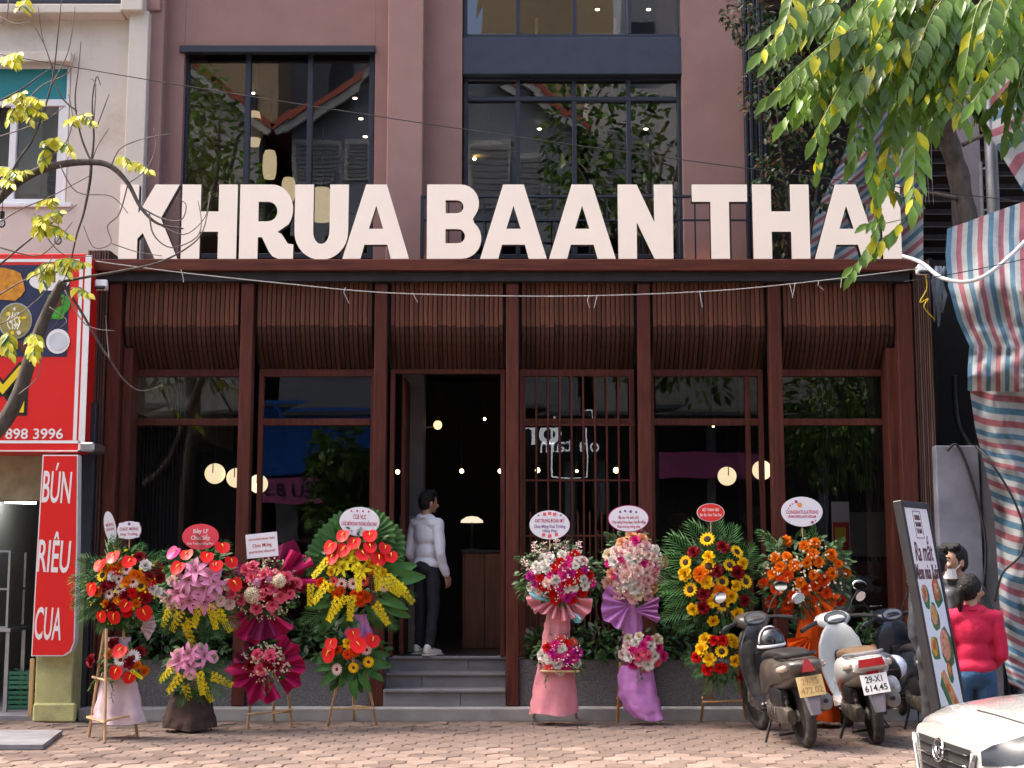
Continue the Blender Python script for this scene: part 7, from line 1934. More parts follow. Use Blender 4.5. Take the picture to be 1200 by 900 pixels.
def helmet(label, M, shell, band=None):
    h = thing('helmet', label, 'helmet', M.translation, 'helmets on the scooters')
    q = MB(); q.lathe([(.001, .135), (.05, .127), (.09, .098), (.115, .05), (.122, 0), (.118, -.035), (.11, -.035), (.11, 0), (.08, .09), (.001, .12)], 22, M)
    q.v = [_wm(h).inverted() @ v for v in q.v]
    inst('shell', mesh_from('shell', q.v, q.f, shell, None, True, True, 50), h, _wm(h))
    MB().lathe([(.120, -.04), (.126, -.036), (.126, -.018), (.121, -.014)], 22, M).build('rim', m_blackplastic if band is None else band, h, smooth=True)
    if band:
        MB().tube([M @ Vector((0, .126 * math.cos(a_ * .2), .126 * math.sin(a_ * .2) * 1.08)) for a_ in range(0, 16)], .009, 6, flat=.5).build('stripe', band, h, smooth=True)
    MB().tube([M @ Vector((0, .11, -.03)), M @ Vector((.03, .06, -.13)), M @ Vector((.03, -.06, -.13)), M @ Vector((0, -.11, -.03))], .006, 5).build('chin_strap', m_blackplastic, h)
    MB().grid(lambda u, v: M @ Vector((math.cos((u - .5) * 2) * (.118 + .055 * v), math.sin((u - .5) * 2) * (.118 + .04 * v), -.02 - .02 * v)), 8, 2).build('peak', shell, h, smooth=True)
helmet('black helmet with white stripe resting on the dusty black scooter', B1 @ Matrix.Translation((.62, -.02, .83)) @ Matrix.Rotation(R(20), 4, 'Z'), mat('helmet_black', (.015, .015, .017), .15, coat=1), m_white)
hp = W(1046, 783, -1.75)
helmet('pale blue white helmet hanging beside the dark blue scooter', Matrix.Translation(hp) @ Euler((R(8), R(-70), R(200))).to_matrix().to_4x4(), mat('helmet_pale', (.55, .6, .7), .2, coat=1, wear=((.5, .3, .1), 7, .1)))
q = MB(); r_ = random.Random(4)
c = B2 @ Vector((.02, -.20, .46))
q.ell(c, (.085, .07, .075), 14, 10)
for v in q.v: v += (v - c) * .35 * mnoise.noise(v * 18)
tag(q.build('plastic_bag', mat('crumpled_clear_plastic', (.55, .56, .58), .15, var=.2, trans=.2), None, smooth=False), 'crumpled clear plastic bag stuffed above the white scooter muffler', 'plastic bag')
# ================================================================ white car, front corner in view
car = thing('white_car', 'white car parked at the kerb, its bonnet and headlight in the lower right corner', 'car', (2.26, -7.15, -.05))
CARM = Matrix.Translation((2.38, -7.17, -.06)) @ Matrix.Rotation(R(3), 4, 'Z') @ Matrix.Diagonal((1, 1, 1.05, 1))      # local +x runs back along the car, +y away from the camera
ST = [(-.03, [(.25, .20), (.36, .28), (.45, .44), (.47, .60), (.43, .705), (.22, .74), (0, .75)]),
      (.07, [(.52, .18), (.64, .26), (.70, .44), (.69, .61), (.57, .735), (.28, .785), (0, .795)]),
      (.22, [(.68, .17), (.78, .26), (.83, .46), (.81, .645), (.67, .775), (.33, .825), (0, .838)]),
      (.50, [(.76, .17), (.85, .26), (.885, .5), (.875, .68), (.71, .815), (.35, .862), (0, .875)]),
      (.95, [(.78, .17), (.87, .26), (.90, .52), (.89, .73), (.735, .86), (.37, .905), (0, .918)]),
      (1.40, [(.78, .17), (.87, .26), (.90, .54), (.89, .80), (.755, .93), (.38, .985), (0, 1.0)]),
      (2.2, [(.78, .17), (.87, .26), (.905, .55), (.90, .83), (.78, .95), (.40, .96), (0, .96)]),
      (3.4, [(.78, .17), (.87, .26), (.90, .55), (.90, .86), (.80, .98), (.42, 1.0), (0, 1.0)]),
      (4.2, [(.72, .2), (.82, .28), (.85, .55), (.84, .84), (.74, .97), (.38, 1.0), (0, 1.0)]),
      (4.45, [(.60, .25), (.70, .32), (.72, .55), (.70, .78), (.60, .88), (.3, .90), (0, .90)])]
def csurf(x, t, off=0.0, side=-1):
    """point on the car skin: x back from the nose, t 0 (sill) .. 6 (centre line)."""
    def sec(xx):
        for i in range(len(ST) - 1):
            if xx <= ST[i + 1][0]:
                f = max(0, (xx - ST[i][0]) / (ST[i + 1][0] - ST[i][0])); f = f
                i0, i3 = max(i - 1, 0), min(i + 2, len(ST) - 1)
                out = []
                for k in range(7):
                    o = []
                    for c_ in (0, 1):
                        p0, p1, p2, p3 = ST[i0][1][k][c_], ST[i][1][k][c_], ST[i + 1][1][k][c_], ST[i3][1][k][c_]
                        o.append(.5 * (2 * p1 + (p2 - p0) * f * .8 + (2 * p1 * 0 - (p2 - p0) * .8 * 2 - (p3 - p1) * .8 + 6 * (p2 - p1)) * f * f + ((p2 - p0) * .8 + (p3 - p1) * .8 - 4 * (p2 - p1)) * f ** 3))
                    out.append(o)
                return out
        return [list(q_) for q_ in ST[-1][1]]
    s_ = sec(x)
    k = min(int(t), 5); f = t - k
    g = lambda a, b, c_, d: .5 * ((2 * b) + (c_ - a) * f + (2 * a - 5 * b + 4 * c_ - d) * f * f + (3 * b - a - 3 * c_ + d) * f ** 3)
    P = [s_[max(k - 1, 0)], s_[k], s_[k + 1], s_[min(k + 2, 6)]]
    y = g(P[0][0], P[1][0], P[2][0], P[3][0] if k < 5 else -s_[5][0]); z = g(P[0][1], P[1][1], P[2][1], P[3][1] if k < 5 else s_[5][1])
    return Vector((x, side * y, z))
def cskin(x, t, off, side=-1):
    e = .01
    p = csurf(x, t, 0, side); du = csurf(x + e, t, 0, side) - csurf(x - e, t, 0, side); dv = csurf(x, min(t + .02, 6), 0, side) - csurf(x, max(t - .02, 0), 0, side)
    n = du.cross(dv)
    if n.length > 1e-9:
        n.normalize()
        if n.y * side < 0 and abs(n.y) > .05: n = -n
        elif n.z < 0: n = -n
        p = p + n * off
    return CARM @ p
m_carw = mat('car_white_paint', (.44, .435, .42), .25, var=.015, coat=1.0)
xs_ = [-.03 + (4.48) * (i / 70) ** 1.5 for i in range(71)]
vs, nt = [], 36
for x in xs_:
    for j in range(nt + 1): vs.append(CARM @ csurf(x, 6 * j / nt, 0, -1))
    for j in range(nt - 1, -1, -1): vs.append(CARM @ csurf(x, 6 * j / nt, 0, 1))
w_ = 2 * nt + 1
q = MB().add(vs, [(i * w_ + k, i * w_ + k + 1, (i + 1) * w_ + k + 1, (i + 1) * w_ + k) for i in range(70) for k in range(w_ - 1)] + [tuple(range(w_)), tuple(70 * w_ + k for k in range(w_))])
q.build('body', m_carw, car, smooth=True, autosmooth=50)
m_gap = mat('shut_line', (.01, .01, .01), .8)
MB().tube([cskin(.16 + .10 * (1 - math.cos(a_ / 12 * 1.57)) * 0 + .09 * (a_ / 12) ** 2, 6 - 2.0 * a_ / 12, .0005) for a_ in range(13)], .006, 5).build('bonnet_gap', m_gap, car)
MB().tube([cskin(.25 + 1.2 * a_ / 14, 4.0 + .02 * a_ / 14, .0005) for a_ in range(15)], .006, 5).build('bonnet_gap', m_gap, car)
m_lampglass = mat('headlamp_black', (.02, .025, .035), .12, coat=0.0, var=.3, nscale=6, spec=.3)
for side in (-1, 1):
    hl = MB().grid(lambda u, v: cskin(-.015 + .78 * u, 3.05 + .10 * math.sin(u * 3.1) + (0.42 * u ** .8) + (v * (.95 - .55 * u) * math.sin(math.pi * (.22 + .78 * u)) ** .7 if u > 0 else v * .55), .006, side), 18, 6).build('headlight', m_lampglass, car, smooth=True)
    for (uu, tt, sz) in () if side > 0 else ((.16, 3.42, .06), (.22, 3.44, .06), (.38, 3.62, .085), (.52, 3.74, .07)):
        c = cskin(uu, tt, .006, side)
        MB().ell(c, (sz * .35, .012, sz * .55), 12, 8).build('headlamp_lens', m_chrome, hl, smooth=True)
    MB().tube([cskin(.42 + .46 * a_ / 10, 3.28 + .26 * a_ / 10, .010, side) for a_ in range(11)], .007, 6).build('light_strip', mat('led_strip', (.8, .8, .82), .2), hl)
def cface(y, z, dx=0.0): return CARM @ Vector((-.035 + dx + .05 * y * y, y, z))
gr = MB().grid(lambda u, v: cface((u - .5) * 2 * (.40 - .10 * (1 - v)), .38 + .29 * v, -.012), 16, 6).build('grille', m_gap, car, smooth=True)
for k_ in range(5):
    z_ = .42 + k_ * .055
    MB().tube([cface((i / 10 - .5) * 2 * (.30 + .02 * k_), z_, -.020) for i in range(11)], .010, 6, flat=.5).build('grille_bar', m_chrome if k_ == 3 else m_blackplastic, gr, smooth=True)
MB().tube([cface(y_, z_, -.022) for y_, z_ in ((-.455, .66), (-.43, .60), (-.36, .45), (-.31, .35), (0, .33), (.31, .35), (.36, .45), (.43, .60), (.455, .66))], .016, 8).build('grille_trim', mat('satin_chrome', (.62, .6, .58), .22, .9), car, smooth=True)
EM = face_mat(CARM @ Vector((-.068, 0, .625)), CARM.to_3x3() @ Vector((-1, 0, .1)))
em = inst('emblem', MB().tube([(.075 * math.cos(a_ * .2618), .058 * math.sin(a_ * .2618), 0) for a_ in range(25)], .007, 6).mesh('emblem', m_chrome, True), car, EM)
q = MB()
for s_ in (-1, 1): q.tube([(s_ * .068, .012, .002), (s_ * .045, .022, .004), (s_ * .02, -.005, .004), (0, -.03, .004)], [.005, .008, .009, .008], 6)
inst('emblem_wing', q.mesh('emblem_wing', m_chrome, True), em, EM)
pm_ = face_mat(CARM @ Vector((-.075, 0, .445)), CARM.to_3x3() @ Vector((-1, 0, 0)))
pl_ = inst('number_plate', MB().box(-.235, .235, -.055, .055, -.008, 0, .003).mesh('number_plate', m_plate), car, pm_)
inst('lettering', text_mesh('30E-516.47', m_ink, .085, ext=.0006, width=.40, bold=.01), pl_, pm_ @ Matrix.Translation((0, 0, .001)))
MB().grid(lambda u, v: cface((u - .5) * 1.1, .20 + .09 * v, -.010), 12, 3).build('lower_intake', m_gap, car, smooth=True)
cabs = [(1.30, .98, .60, .02), (1.75, 1.22, .62, .20), (2.2, 1.40, .58, .45), (2.9, 1.44, .56, .48), (3.5, 1.36, .56, .40), (4.05, 1.05, .60, .06)]
vs = []
for (x, zt_, hw, hh) in cabs:
    zb_ = .93
    for (y, z) in ((-.80, zb_), (-.76, zb_ + (zt_ - zb_) * .5), (-hw, zt_ - .03 * hh), (-hw * .6, zt_), (hw * .6, zt_), (hw, zt_ - .03 * hh), (.76, zb_ + (zt_ - zb_) * .5), (.80, zb_)): vs.append(CARM @ Vector((x, y, max(z, zb_))))
MB().add(vs, [(i * 8 + k, i * 8 + k + 1, i * 8 + 9 + k, i * 8 + 8 + k) for i in range(5) for k in range(7)]).build('windows', mat('tinted_car_glass', (.015, .018, .02), .05, coat=1), car, smooth=True)
MB().add([v + (CARM.to_3x3() @ Vector((0, 0, .004))) for v in vs], [(i * 8 + k, i * 8 + k + 1, i * 8 + 9 + k, i * 8 + 8 + k) for i in (2, 3) for k in (2, 3, 4)]).build('roof', m_carw, car, smooth=True)
for side in (-1, 1):
    MB().ell(CARM @ Vector((1.75, side * 1.0, 1.0)), (.09, .11, .075), 12, 8).build('door_mirror', m_carw, car, smooth=True)
    for x in (.88, 3.55): wheel(car, CARM @ Matrix.Translation((x, side * .80, .28)) , .32, .22)
    for x in (.88, 3.55): MB().lathe([(.36, -.005), (.36, .10), (.001, .10)], 24, CARM @ Matrix.Translation((x, side * .905, .30)) @ Matrix.Rotation(R(90 * side), 4, 'X')).build('wheel_arch', m_gap, car)
# ================================================================ people
def blob(name, prims, voxel, iters, mat_, parent, M, label=None, disp=None, autos=None):
    """union of tapered capsules and ellipsoids, voxel-remeshed to one smooth skin."""
    mb = MB()
    for p in prims:
        if p[0] == 'c':
            _, a, b, r0, r1 = p
            a, b = Vector(a), Vector(b); d = b - a; L = max(d.length, 1e-4)
            prof = [(max(1e-5, r0 * math.sin(R(x))), -r0 * math.cos(R(x))) for x in (0, 30, 60, 90)] + [(max(1e-5, r1 * math.cos(R(x))), L + r1 * math.sin(R(x))) for x in (0, 30, 60, 90)]
            mb.lathe(prof, 14, Matrix.Translation(a) @ d.to_track_quat('Z', 'Y').to_matrix().to_4x4())
        else:
            mb.ell(p[1], p[2], 18, 12, p[3] if len(p) > 3 else None)
    me = mb.mesh('tmp', mat_)
    o = bpy.data.objects.new('tmp', me); COL.objects.link(o)
    m = o.modifiers.new('r', 'REMESH'); m.mode = 'VOXEL'; m.voxel_size = voxel
    if iters:
        s = o.modifiers.new('s', 'SMOOTH'); s.iterations = iters; s.factor = .5
    dg = bpy.context.evaluated_depsgraph_get()
    out = bpy.data.meshes.new_from_object(o.evaluated_get(dg))
    out.name = name
    bpy.data.objects.remove(o); bpy.data.meshes.remove(me)
    if disp:
        nn = [v.normal.copy() for v in out.vertices]
        for v, n in zip(out.vertices, nn): v.co += n * disp(v.co)
    out.materials.clear(); out.materials.append(mat_)
    out.polygons.foreach_set('use_smooth', [True] * len(out.polygons))
    return inst(name, out, parent, M, label)
m_skin = mat('skin', (.42, .235, .16), .5, var=.06, nscale=12, subsurf=.15); m_hair = mat('black_hair', (.007, .006, .006), .6, spec=.3, var=.4, nscale=30, stretch=(3, 3, 1), bump=.5, bscale=60)
m_eye = mat('dark_eye', (.015, .01, .01), .2); m_lip = mat('lip', (.33, .11, .09), .5)
def hand(side, wrist, d, palm_n, curl=.5, s=1.0):
    """palm and five fingers from the wrist along d; returns prims."""
    d = Vector(d).normalized(); n = Vector(palm_n); n = (n - d * n.dot(d)).normalized(); w = d.cross(n) * side
    wv = Vector(wrist); pr = []
    pc = wv + d * .045 * s
    for k in (-.026, -.009, .009, .026): pr.append(('c', wv + d * .01 + w * k * .6, wv + d * .085 * s + w * k, .013 * s, .012 * s))
    for k, L in ((-.030, .062), (-.010, .076), (.010, .080), (.030, .070)):
        a = wv + d * .088 * s + w * k; c1 = (d * math.cos(curl * .7) + n * math.sin(curl * .7)); c2 = (d * math.cos(curl * 1.8) + n * math.sin(curl * 1.8))
        b = a + c1 * L * .55 * s; c = b + c2 * L * .5 * s
        pr += [('c', a, b, .0095 * s, .0085 * s), ('c', b, c, .0085 * s, .007 * s)]
    a = wv + d * .03 * s + w * .028; b = a + (d * .7 + w * .6 + n * .3).normalized() * .045 * s; c = b + (d * .95 + n * .3).normalized() * .032 * s
    return pr + [('c', a, b, .013 * s, .010 * s), ('c', b, c, .010 * s, .008 * s)]
def fold(amp, fz, seed): return lambda co: amp * (mnoise.noise((co.x * 9, co.y * 9, co.z * fz + seed)) + .6 * mnoise.noise((co.x * 4 + co.z * 7, co.y * 5, co.z * 12 - co.x * 9 + seed)))
def person(label, loc, facing, H, turn, arms, shirt, trous, shoes, hair='short', shirt_len=.47, build=1.0, mask=False, ponytail=False, nod=0.0, collar=True, legs=None):
    """facing/turn in degrees from +Y (away from the camera), positive to the right (+X). arms: ((elbow),(wrist)) per side, in body frame (x right, y forward, z of height 1)."""
    t = thing('person', label, 'person', loc)
    M = Matrix.Translation(loc) @ Matrix.Rotation(R(-facing), 4, 'Z')
    h = H / 1.72; b = build
    V = lambda x, y, z: Vector((x * h, y * h, z * H))
    hip, knee, ank = V(.09 * b, 0, .505), V(.095 * b, .015, .275), V(.095 * b, -.02, .045)
    lg = legs or {}
    HT = Matrix.Translation(V(0, .015, .875)) @ Matrix.Rotation(R(-turn), 4, 'Z') @ Matrix.Rotation(R(-nod), 4, 'X')
    hc = lambda x, y, z: HT @ Vector((x * h, y * h, z * h))
    head = [('e', hc(0, .01, .105), (.078 * h, .096 * h, .108 * h), HT.to_3x3()), ('e', hc(0, .035, .055), (.058 * h, .068 * h, .068 * h), HT.to_3x3()), ('e', hc(0, .075, .005), (.026 * h, .022 * h, .022 * h)),
            ('c', hc(0, .104, .085), hc(0, .122, .058), .010 * h, .014 * h), ('e', hc(-.032, .09, .06), (.028 * h, .018 * h, .022 * h)), ('e', hc(.032, .09, .06), (.028 * h, .018 * h, .022 * h)),
            ('e', hc(.080, -.005, .075), (.010 * h, .020 * h, .033 * h), HT.to_3x3()), ('e', hc(-.080, -.005, .075), (.010 * h, .020 * h, .033 * h), HT.to_3x3()), ('c', V(0, -.012, .82), hc(0, -.012, .03), .056 * h, .052 * h)]
    tors = [('e', V(0, 0, .735), (.155 * b * h, .10 * h, .15 * h)), ('c', V(-.12 * b, -.01, .795), V(.12 * b, -.01, .795), .062 * h, .062 * h), ('e', V(0, 0, .63), (.135 * b * h, .095 * h, .13 * h)), ('e', V(0, -.01, .535), (.155 * b * h, .112 * h, .11 * h)), ('c', V(-.06, -.015, .825), V(.06, -.015, .825), .05 * h, .05 * h)]
    A, hands, cuffs = [], [], []
    for s_, (el, wr) in zip((-1, 1), arms):
        sh_ = V(s_ * .172 * b, -.005, .798); e_, w_ = V(*el), V(*wr)
        A += [('c', sh_, e_, .052 * h, .042 * h), ('c', e_, w_, .041 * h, .029 * h)]
        d = (w_ - e_).normalized()
        hands += hand(s_, w_, d, Vector((-s_, .2, 0)) if abs(d.z) > .5 else Vector((0, 0, -1)), .55, h)
    L_ = []
    for s_ in (-1, 1):
        q = lg.get(s_, {})
        kx = V(*q['knee']) if 'knee' in q else Vector((s_ * knee.x, knee.y, knee.z)); ax = V(*q['ank']) if 'ank' in q else Vector((s_ * ank.x, ank.y, ank.z))
        L_.append((Vector((s_ * hip.x, 0, hip.z)), kx, ax))
    legp = [c for (a, k, e) in L_ for c in (('c', a, k, .078 * h * b, .055 * h), ('c', k, e, .053 * h, .036 * h))]
    feet = [('c', e + Vector((0, -.02, -.03 * h)), e + Vector((0, .13 * h, -.045 * h)), .034 * h, .028 * h) for (_, _, e) in L_]
    body = blob('body', head + tors + A + hands + legp + feet, .0065, 3, m_skin, t, M)
    infl = lambda ps, k: [(p[0], p[1], p[2], p[3] + k, p[4] + k) if p[0] == 'c' else (p[0], p[1], tuple(r + k for r in p[2])) + tuple(p[3:]) for p in ps]
    tops = infl(tors[:3] + tors[4:], .014) + [('e', V(0, -.005, shirt_len + .075), (.155 * b * h + .012, .112 * h + .012, .10 * h))] + infl([(q[0], q[1], q[1].lerp(q[2], .93) if i % 2 else q[2], q[3], q[4]) for i, q in enumerate(A)], .013)
    blob('top', tops, .009, 4, shirt, t, M, None, fold(.008, 10, loc[0]))
    if collar: blob('collar', [('c', V(-.05 * math.cos(i * .52) if False else .062 * math.cos(i * .5236), -.012 + .058 * math.sin(i * .5236), .835), V(.062 * math.cos((i + 1) * .5236), -.012 + .058 * math.sin((i + 1) * .5236), .835), .018 * h, .018 * h) for i in range(12)], .006, 2, shirt, t, M)
    tr = infl([tors[3]], .010) + [c for (a, k, e) in L_ for c in (('c', a, k, .086 * h * b, .066 * h), ('c', k, k.lerp(e, .93), .064 * h, .052 * h))]
    blob('trousers', tr, .009, 4, trous, t, M, None, fold(.007, 14, loc[1]))
    for (_, k, e) in L_:
        f = e + Vector((0, .0, 0))
        blob('shoe', [('c', f + Vector((0, -.035, -.028 * h)), f + Vector((0, .05, -.03 * h)), .042 * h, .042 * h), ('c', f + Vector((0, .04, -.036 * h)), f + Vector((0, .155 * h, -.045 * h)), .042 * h, .032 * h), ('c', f + Vector((0, -.03, 0)), f + Vector((0, -.02, .02)), .042 * h, .04 * h)], .007, 2, shoes[0], t, M)
        q = MB(); q.box(f.x - .045 * h, f.x + .045 * h, f.y - .08, f.y + .19 * h, -.0, .024, .01)
        inst('sole', mesh_from('sole', q.v, q.f, shoes[1]), t, M)
    # hair: cap over the skull, tufts at the crown
    hp_ = [('e', hc(0, -.012, .118), (.088 * h, .100 * h, .108 * h), HT.to_3x3()), ('e', hc(0, -.035, .085), (.083 * h, .072 * h, .085 * h), HT.to_3x3())]
    if hair == 'short': hp_ += [('c', hc(-.05, .06, .185), hc(.05, .065, .185), .028 * h, .028 * h), ('c', hc(-.06, .02, .2), hc(.06, .03, .205), .03 * h, .03 * h)]
    else: hp_ += [('e', hc(0, -.03, .105), (.092 * h, .095 * h, .115 * h), HT.to_3x3()), ('c', hc(.065, .03, .14), hc(.075, -.01, .08), .022 * h, .02 * h), ('c', hc(-.065, .03, .14), hc(-.075, -.01, .08), .022 * h, .02 * h)]
    ho = blob('hair', hp_, .007, 1, m_hair, t, M, None, lambda co: .004 * mnoise.noise(co * 70) + .003 * mnoise.noise(co * 30))
    # open the face: drop the hair that would cover it
    bm = bmesh.new(); bm.from_mesh(ho.data); inv = HT.inverted()
    kill = []
    for f in bm.faces:
        q = inv @ f.calc_center_median() / h
        if q.y > (.045 if q.z < .125 else .058 + .4 * max(0, .165 - q.z)) and q.z < .165: kill.append(f)
        elif abs(q.x) > .05 and q.z < .07 and q.y > -.02: kill.append(f)
        elif q.z < .0: kill.append(f)
    bmesh.ops.delete(bm, geom=kill, context='FACES'); bm.to_mesh(ho.data); bm.free()
    for s_ in (-1, 1):
        inst('eye', MB().ell(hc(s_ * .031, .094, .098), (.012 * h, .006 * h, .006 * h), 10, 6, HT.to_3x3()).mesh('eye', m_eye, True), t, M)
        inst('eyebrow', MB().tube([hc(s_ * .015, .100, .116), hc(s_ * .032, .098, .121), hc(s_ * .05, .086, .115)], .0045 * h, 5).mesh('eyebrow', m_hair, True), t, M)
    inst('mouth', MB().ell(hc(0, .106, .032), (.022 * h, .006 * h, .007 * h), 10, 6, HT.to_3x3()).mesh('mouth', m_lip, True), t, M)
    if mask:
        inst('face_mask', MB().grid(lambda u, v: hc(math.sin((u - .5) * 2.6) * .066, .028 + math.cos((u - .5) * 2.6) * .078 - .02 * v, .035 - .075 * v), 12, 5).mesh('face_mask', mat('mask_cloth', (.7, .73, .76), .8, bump=.3), True, False), t, M)
        for s_ in (-1, 1): inst('mask_loop', MB().tube([hc(s_ * .066, .05, .03), hc(s_ * .085, .0, .075), hc(s_ * .08, -.01, .10)], .003, 5).mesh('mask_loop', m_white), t, M)
    if ponytail:
        blob('ponytail', [('c', hc(0, -.105, .10), hc(0, -.135, .075), .028 * h, .036 * h), ('c', hc(0, -.135, .075), hc(-.005, -.14, -.02), .038 * h, .034 * h), ('c', hc(-.005, -.14, -.02), hc(-.01, -.125, -.09), .032 * h, .012 * h)], .006, 2, m_hair, t, M, None, lambda co: .006 * mnoise.noise((co.x * 70, co.y * 70, co.z * 14)))
        inst('hair_tie', MB().tube([hc(.024 * math.cos(i * .5236), -.112, .095 + .024 * math.sin(i * .5236)) for i in range(13)], .008, 6).mesh('hair_tie', mat('pink_hair_tie', (.6, .3, .33), .6), True), t, M)
    return t, M
m_shirtw = mat('white_shirt', (.70, .71, .78), .85, var=.05, nscale=4, bump=.15, bscale=20); m_blackcloth = mat('black_cloth', (.016, .017, .02), .85, var=.2, bump=.15); m_darktr = mat('dark_navy_trousers', (.012, .015, .022), .85, var=.25, bump=.15)
m_sneak = mat('white_sneaker', (.66, .64, .60), .6, var=.05); m_gum = mat('pale_sole', (.6, .56, .48), .6); m_fuchsia = mat('fuchsia_fleece', (.52, .008, .055), .85, var=.1, nscale=5, bump=.2, bscale=50); m_denim = mat('blue_denim', (.022, .07, .155), .85, var=.35, nscale=7, bump=.3, bscale=80); m_leather = mat('slate_leather', (.032, .036, .046), .5, var=.3, nscale=6, bump=.25, bscale=25)
hang = lambda s: ((s * .215, -.02, .615), (s * .225, .05, .475))
p = W(499, 764, .70)
person('man in white shirt and dark trousers standing on the landing, looking inside', (p.x, .70, ZF), 38, 1.80, 18, (((-.20, -.05, .615), (-.19, .10, .52)), ((.215, -.03, .615), (.215, .07, .485))), m_shirtw, m_darktr, (m_sneak, m_gum), shirt_len=.475, build=.95, legs={-1: {'ank': (-.11, .02, .045)}, 1: {'ank': (.10, -.06, .045), 'knee': (.10, 0, .275)}})
p = W(1137, 674, -4.7)
person('woman in fuchsia jacket and jeans with a black ponytail, seen from behind', (p.x, -4.7, 0), 10, 1.52, 48, (((-.218, -.02, .62), (-.15, .16, .56)), ((.218, -.02, .62), (.15, .16, .56))), m_fuchsia, m_denim, (m_blackplastic, m_white), 'long', .49, 1.05, ponytail=True)
p = W(1119, 640, -4.1)
person('young man in black shirt with a white mask under his chin, facing left', (p.x, -4.1, 0), -128, 1.74, 14, (((-.28, -.04, .64), (-.20, .10, .56)), ((.21, .02, .62), (.13, .20, .58))), m_blackcloth, m_darktr, (m_blackplastic, m_gum), build=1.0, mask=True)
p = W(1094, 650, -4.45)
person('man in slate leather jacket half hidden behind the menu board, seen from behind', (p.x, -4.45, 0), 62, 1.71, -25, (((-.19, -.03, .62), (-.16, .06, .50)), ((.20, -.03, .62), (.18, .05, .49))), m_leather, m_blackcloth, (m_blackplastic, m_blackplastic), shirt_len=.47, build=1.0)
# ================================================================ menu board
bn = thing('menu_board', 'tall leaning menu board with spring menu lettering and food pictures', 'sign', (2.85, -5.4, 0))
n0, n1 = Vector((2.92, -5.46, .02)), Vector((2.67, -5.28, 2.03))       # near edge, bottom to top
wv = Vector((.40, .57, 0)).normalized(); hv = (n1 - n0).normalized(); nv = wv.cross(hv).normalized()
BW, BH = .66, (n1 - n0).length
if nv.y > 0: nv = -nv
BM = Matrix((wv, hv, nv)).transposed().to_4x4(); BM.translation = n0; BM = BM @ Matrix.Diagonal((.86, 1, 1, 1))
m_frame = mat('dark_frame', (.025, .022, .025), .4); m_bpr = mat('banner_print', (.84, .76, .77), .6, var=.03); m_bblue = mat('banner_pale_blue', (.72, .77, .84), .6, var=.03)
def bpart(name, q, m, parent=bn): return inst(name, mesh_from(name, q.v, q.f, m), parent, BM)
fr_ = bpart('frame', MB().box(0, .045, 0, BH, -.05, .012, .004).box(BW - .045, BW, 0, BH, -.05, .0119, .004).box(.046, BW - .046, BH - .045, BH - .001, -.05, .0118, .004).box(.046, BW - .046, .001, .045, -.05, .0118, .004), m_frame)
pp_ = bpart('printed_panel', MB().box(.046, BW - .046, .046, BH - .046, -.03, .002), m_bpr)
bpart('base_foot', MB().box(.02, BW - .02, -.012, .0, -.22, .20, .004), m_frame)
def bdisc(name, u, v, ru, rv, m, d=.004, ang=0, n=16, wob=.08, seed=0, parent=pp_):
    r = random.Random(seed); pts = []
    for i in range(n):
        a = 2 * math.pi * i / n; s_ = 1 + r.uniform(-wob, wob); x, y = ru * s_ * math.cos(a), rv * s_ * math.sin(a)
        pts.append((u + x * math.cos(ang) - y * math.sin(ang), v + x * math.sin(ang) + y * math.cos(ang)))
    return bpart(name, MB().prism(pts, .002, d), m, parent)
ink = mat('banner_ink', (.11, .018, .03), .5)
q = MB()
for (a, b, c, d) in ((.24, .42, BH - .07, BH - .066), (.24, .42, BH - .26, BH - .256), (.24, .244, BH - .256, BH - .07), (.416, .42, BH - .256, BH - .07)): q.box(a, b, c, d, .0021, .004)
bpart('logo_frame', q, ink, pp_)
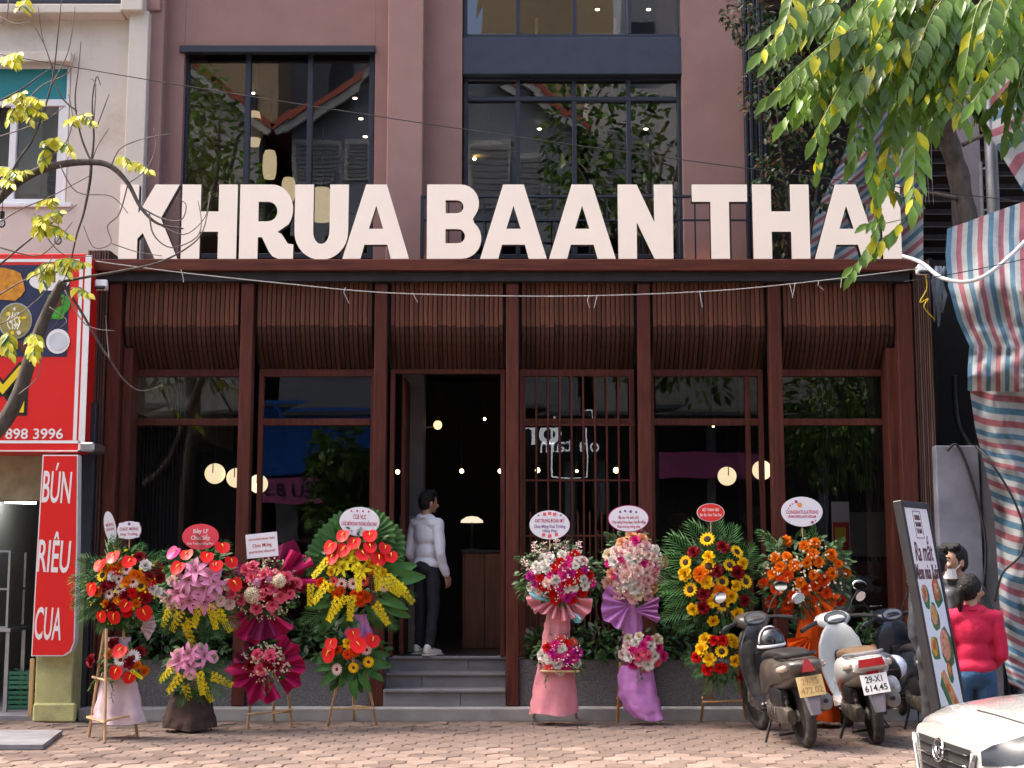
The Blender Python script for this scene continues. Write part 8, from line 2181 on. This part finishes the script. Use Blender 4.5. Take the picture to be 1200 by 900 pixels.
for i, tx in enumerate(('KHRUA', 'BAAN', 'THAI')): inst('lettering', text_mesh(tx, ink, .05, width=.12, bold=.012), pp_, BM @ Matrix.Translation((.33, BH - .115 - i * .048, .004)))
inst('lettering', text_mesh('Ra mắt', ink, .19, width=.42, shear=.2, bold=.006), pp_, BM @ Matrix.Translation((.33, BH - .36, .004)))
inst('lettering', text_mesh('Menu mùa Xuân', ink, .15, width=.54, shear=.25, bold=.004), pp_, BM @ Matrix.Translation((.335, BH - .50, .004)))
bpart('blue_field', MB().box(.10, BW - .05, .05, BH - .59, .0021, .003), m_bblue, pp_)
m_leafp = mat('leaf_print', (.03, .20, .05), .4, alt=(.01, .08, .02), nscale=20); m_curry = mat('curry_print', (.65, .16, .02), .4, alt=(.32, .04, .01), nscale=40); m_rice = mat('prawn_print', (.75, .45, .3), .4, alt=(.4, .1, .04), nscale=30); m_yel = mat('yellow_curry_print', (.7, .42, .02), .4, alt=(.4, .18, .01), nscale=30)
for i, (u, v, s_, top) in enumerate(((.17, 1.00, .065, m_rice), (.46, 1.02, .085, m_curry), (.30, .86, .075, m_rice), (.17, .66, .07, m_yel), (.44, .66, .115, m_rice), (.42, .50, .05, m_curry), (.16, .16, .08, m_curry), (.42, .08, .06, m_curry))):
    v = .32 + 1.06 * v; s_ *= 1.12
    bdisc('leaf_picture', u + .02, v - .01, s_ * 1.1, s_ * 1.2, m_leafp, .0035, .6 * i, 12, .18, i); bdisc('dish_picture', u, v + .01, s_ * .85, s_ * .85, top, .0048, 0, 14, .05, i); bdisc('topping_picture', u, v + .015, s_ * .5, s_ * .45, (m_curry, m_rice, m_yel)[i % 3], .006, 0, 9, .25, i + 20)
bpart('board_picture', MB().prism([(.20, .84), (.30, .87), (.58, .55), (.48, .48)], .0022, .0045), mat('wood_board_print', (.62, .26, .05), .5, var=.2, nscale=12), pp_); bpart('leaf_picture', MB().prism([(.15, .77), (.21, .83), (.46, .48), (.42, .43)], .0021, .004), m_leafp, pp_)
for i in range(6): bdisc('skewer_picture', .27 + .05 * i, .80 - .055 * i, .035, .03, (m_rice, m_curry)[i % 2], .0065, .5, 9, .2, i + 40)
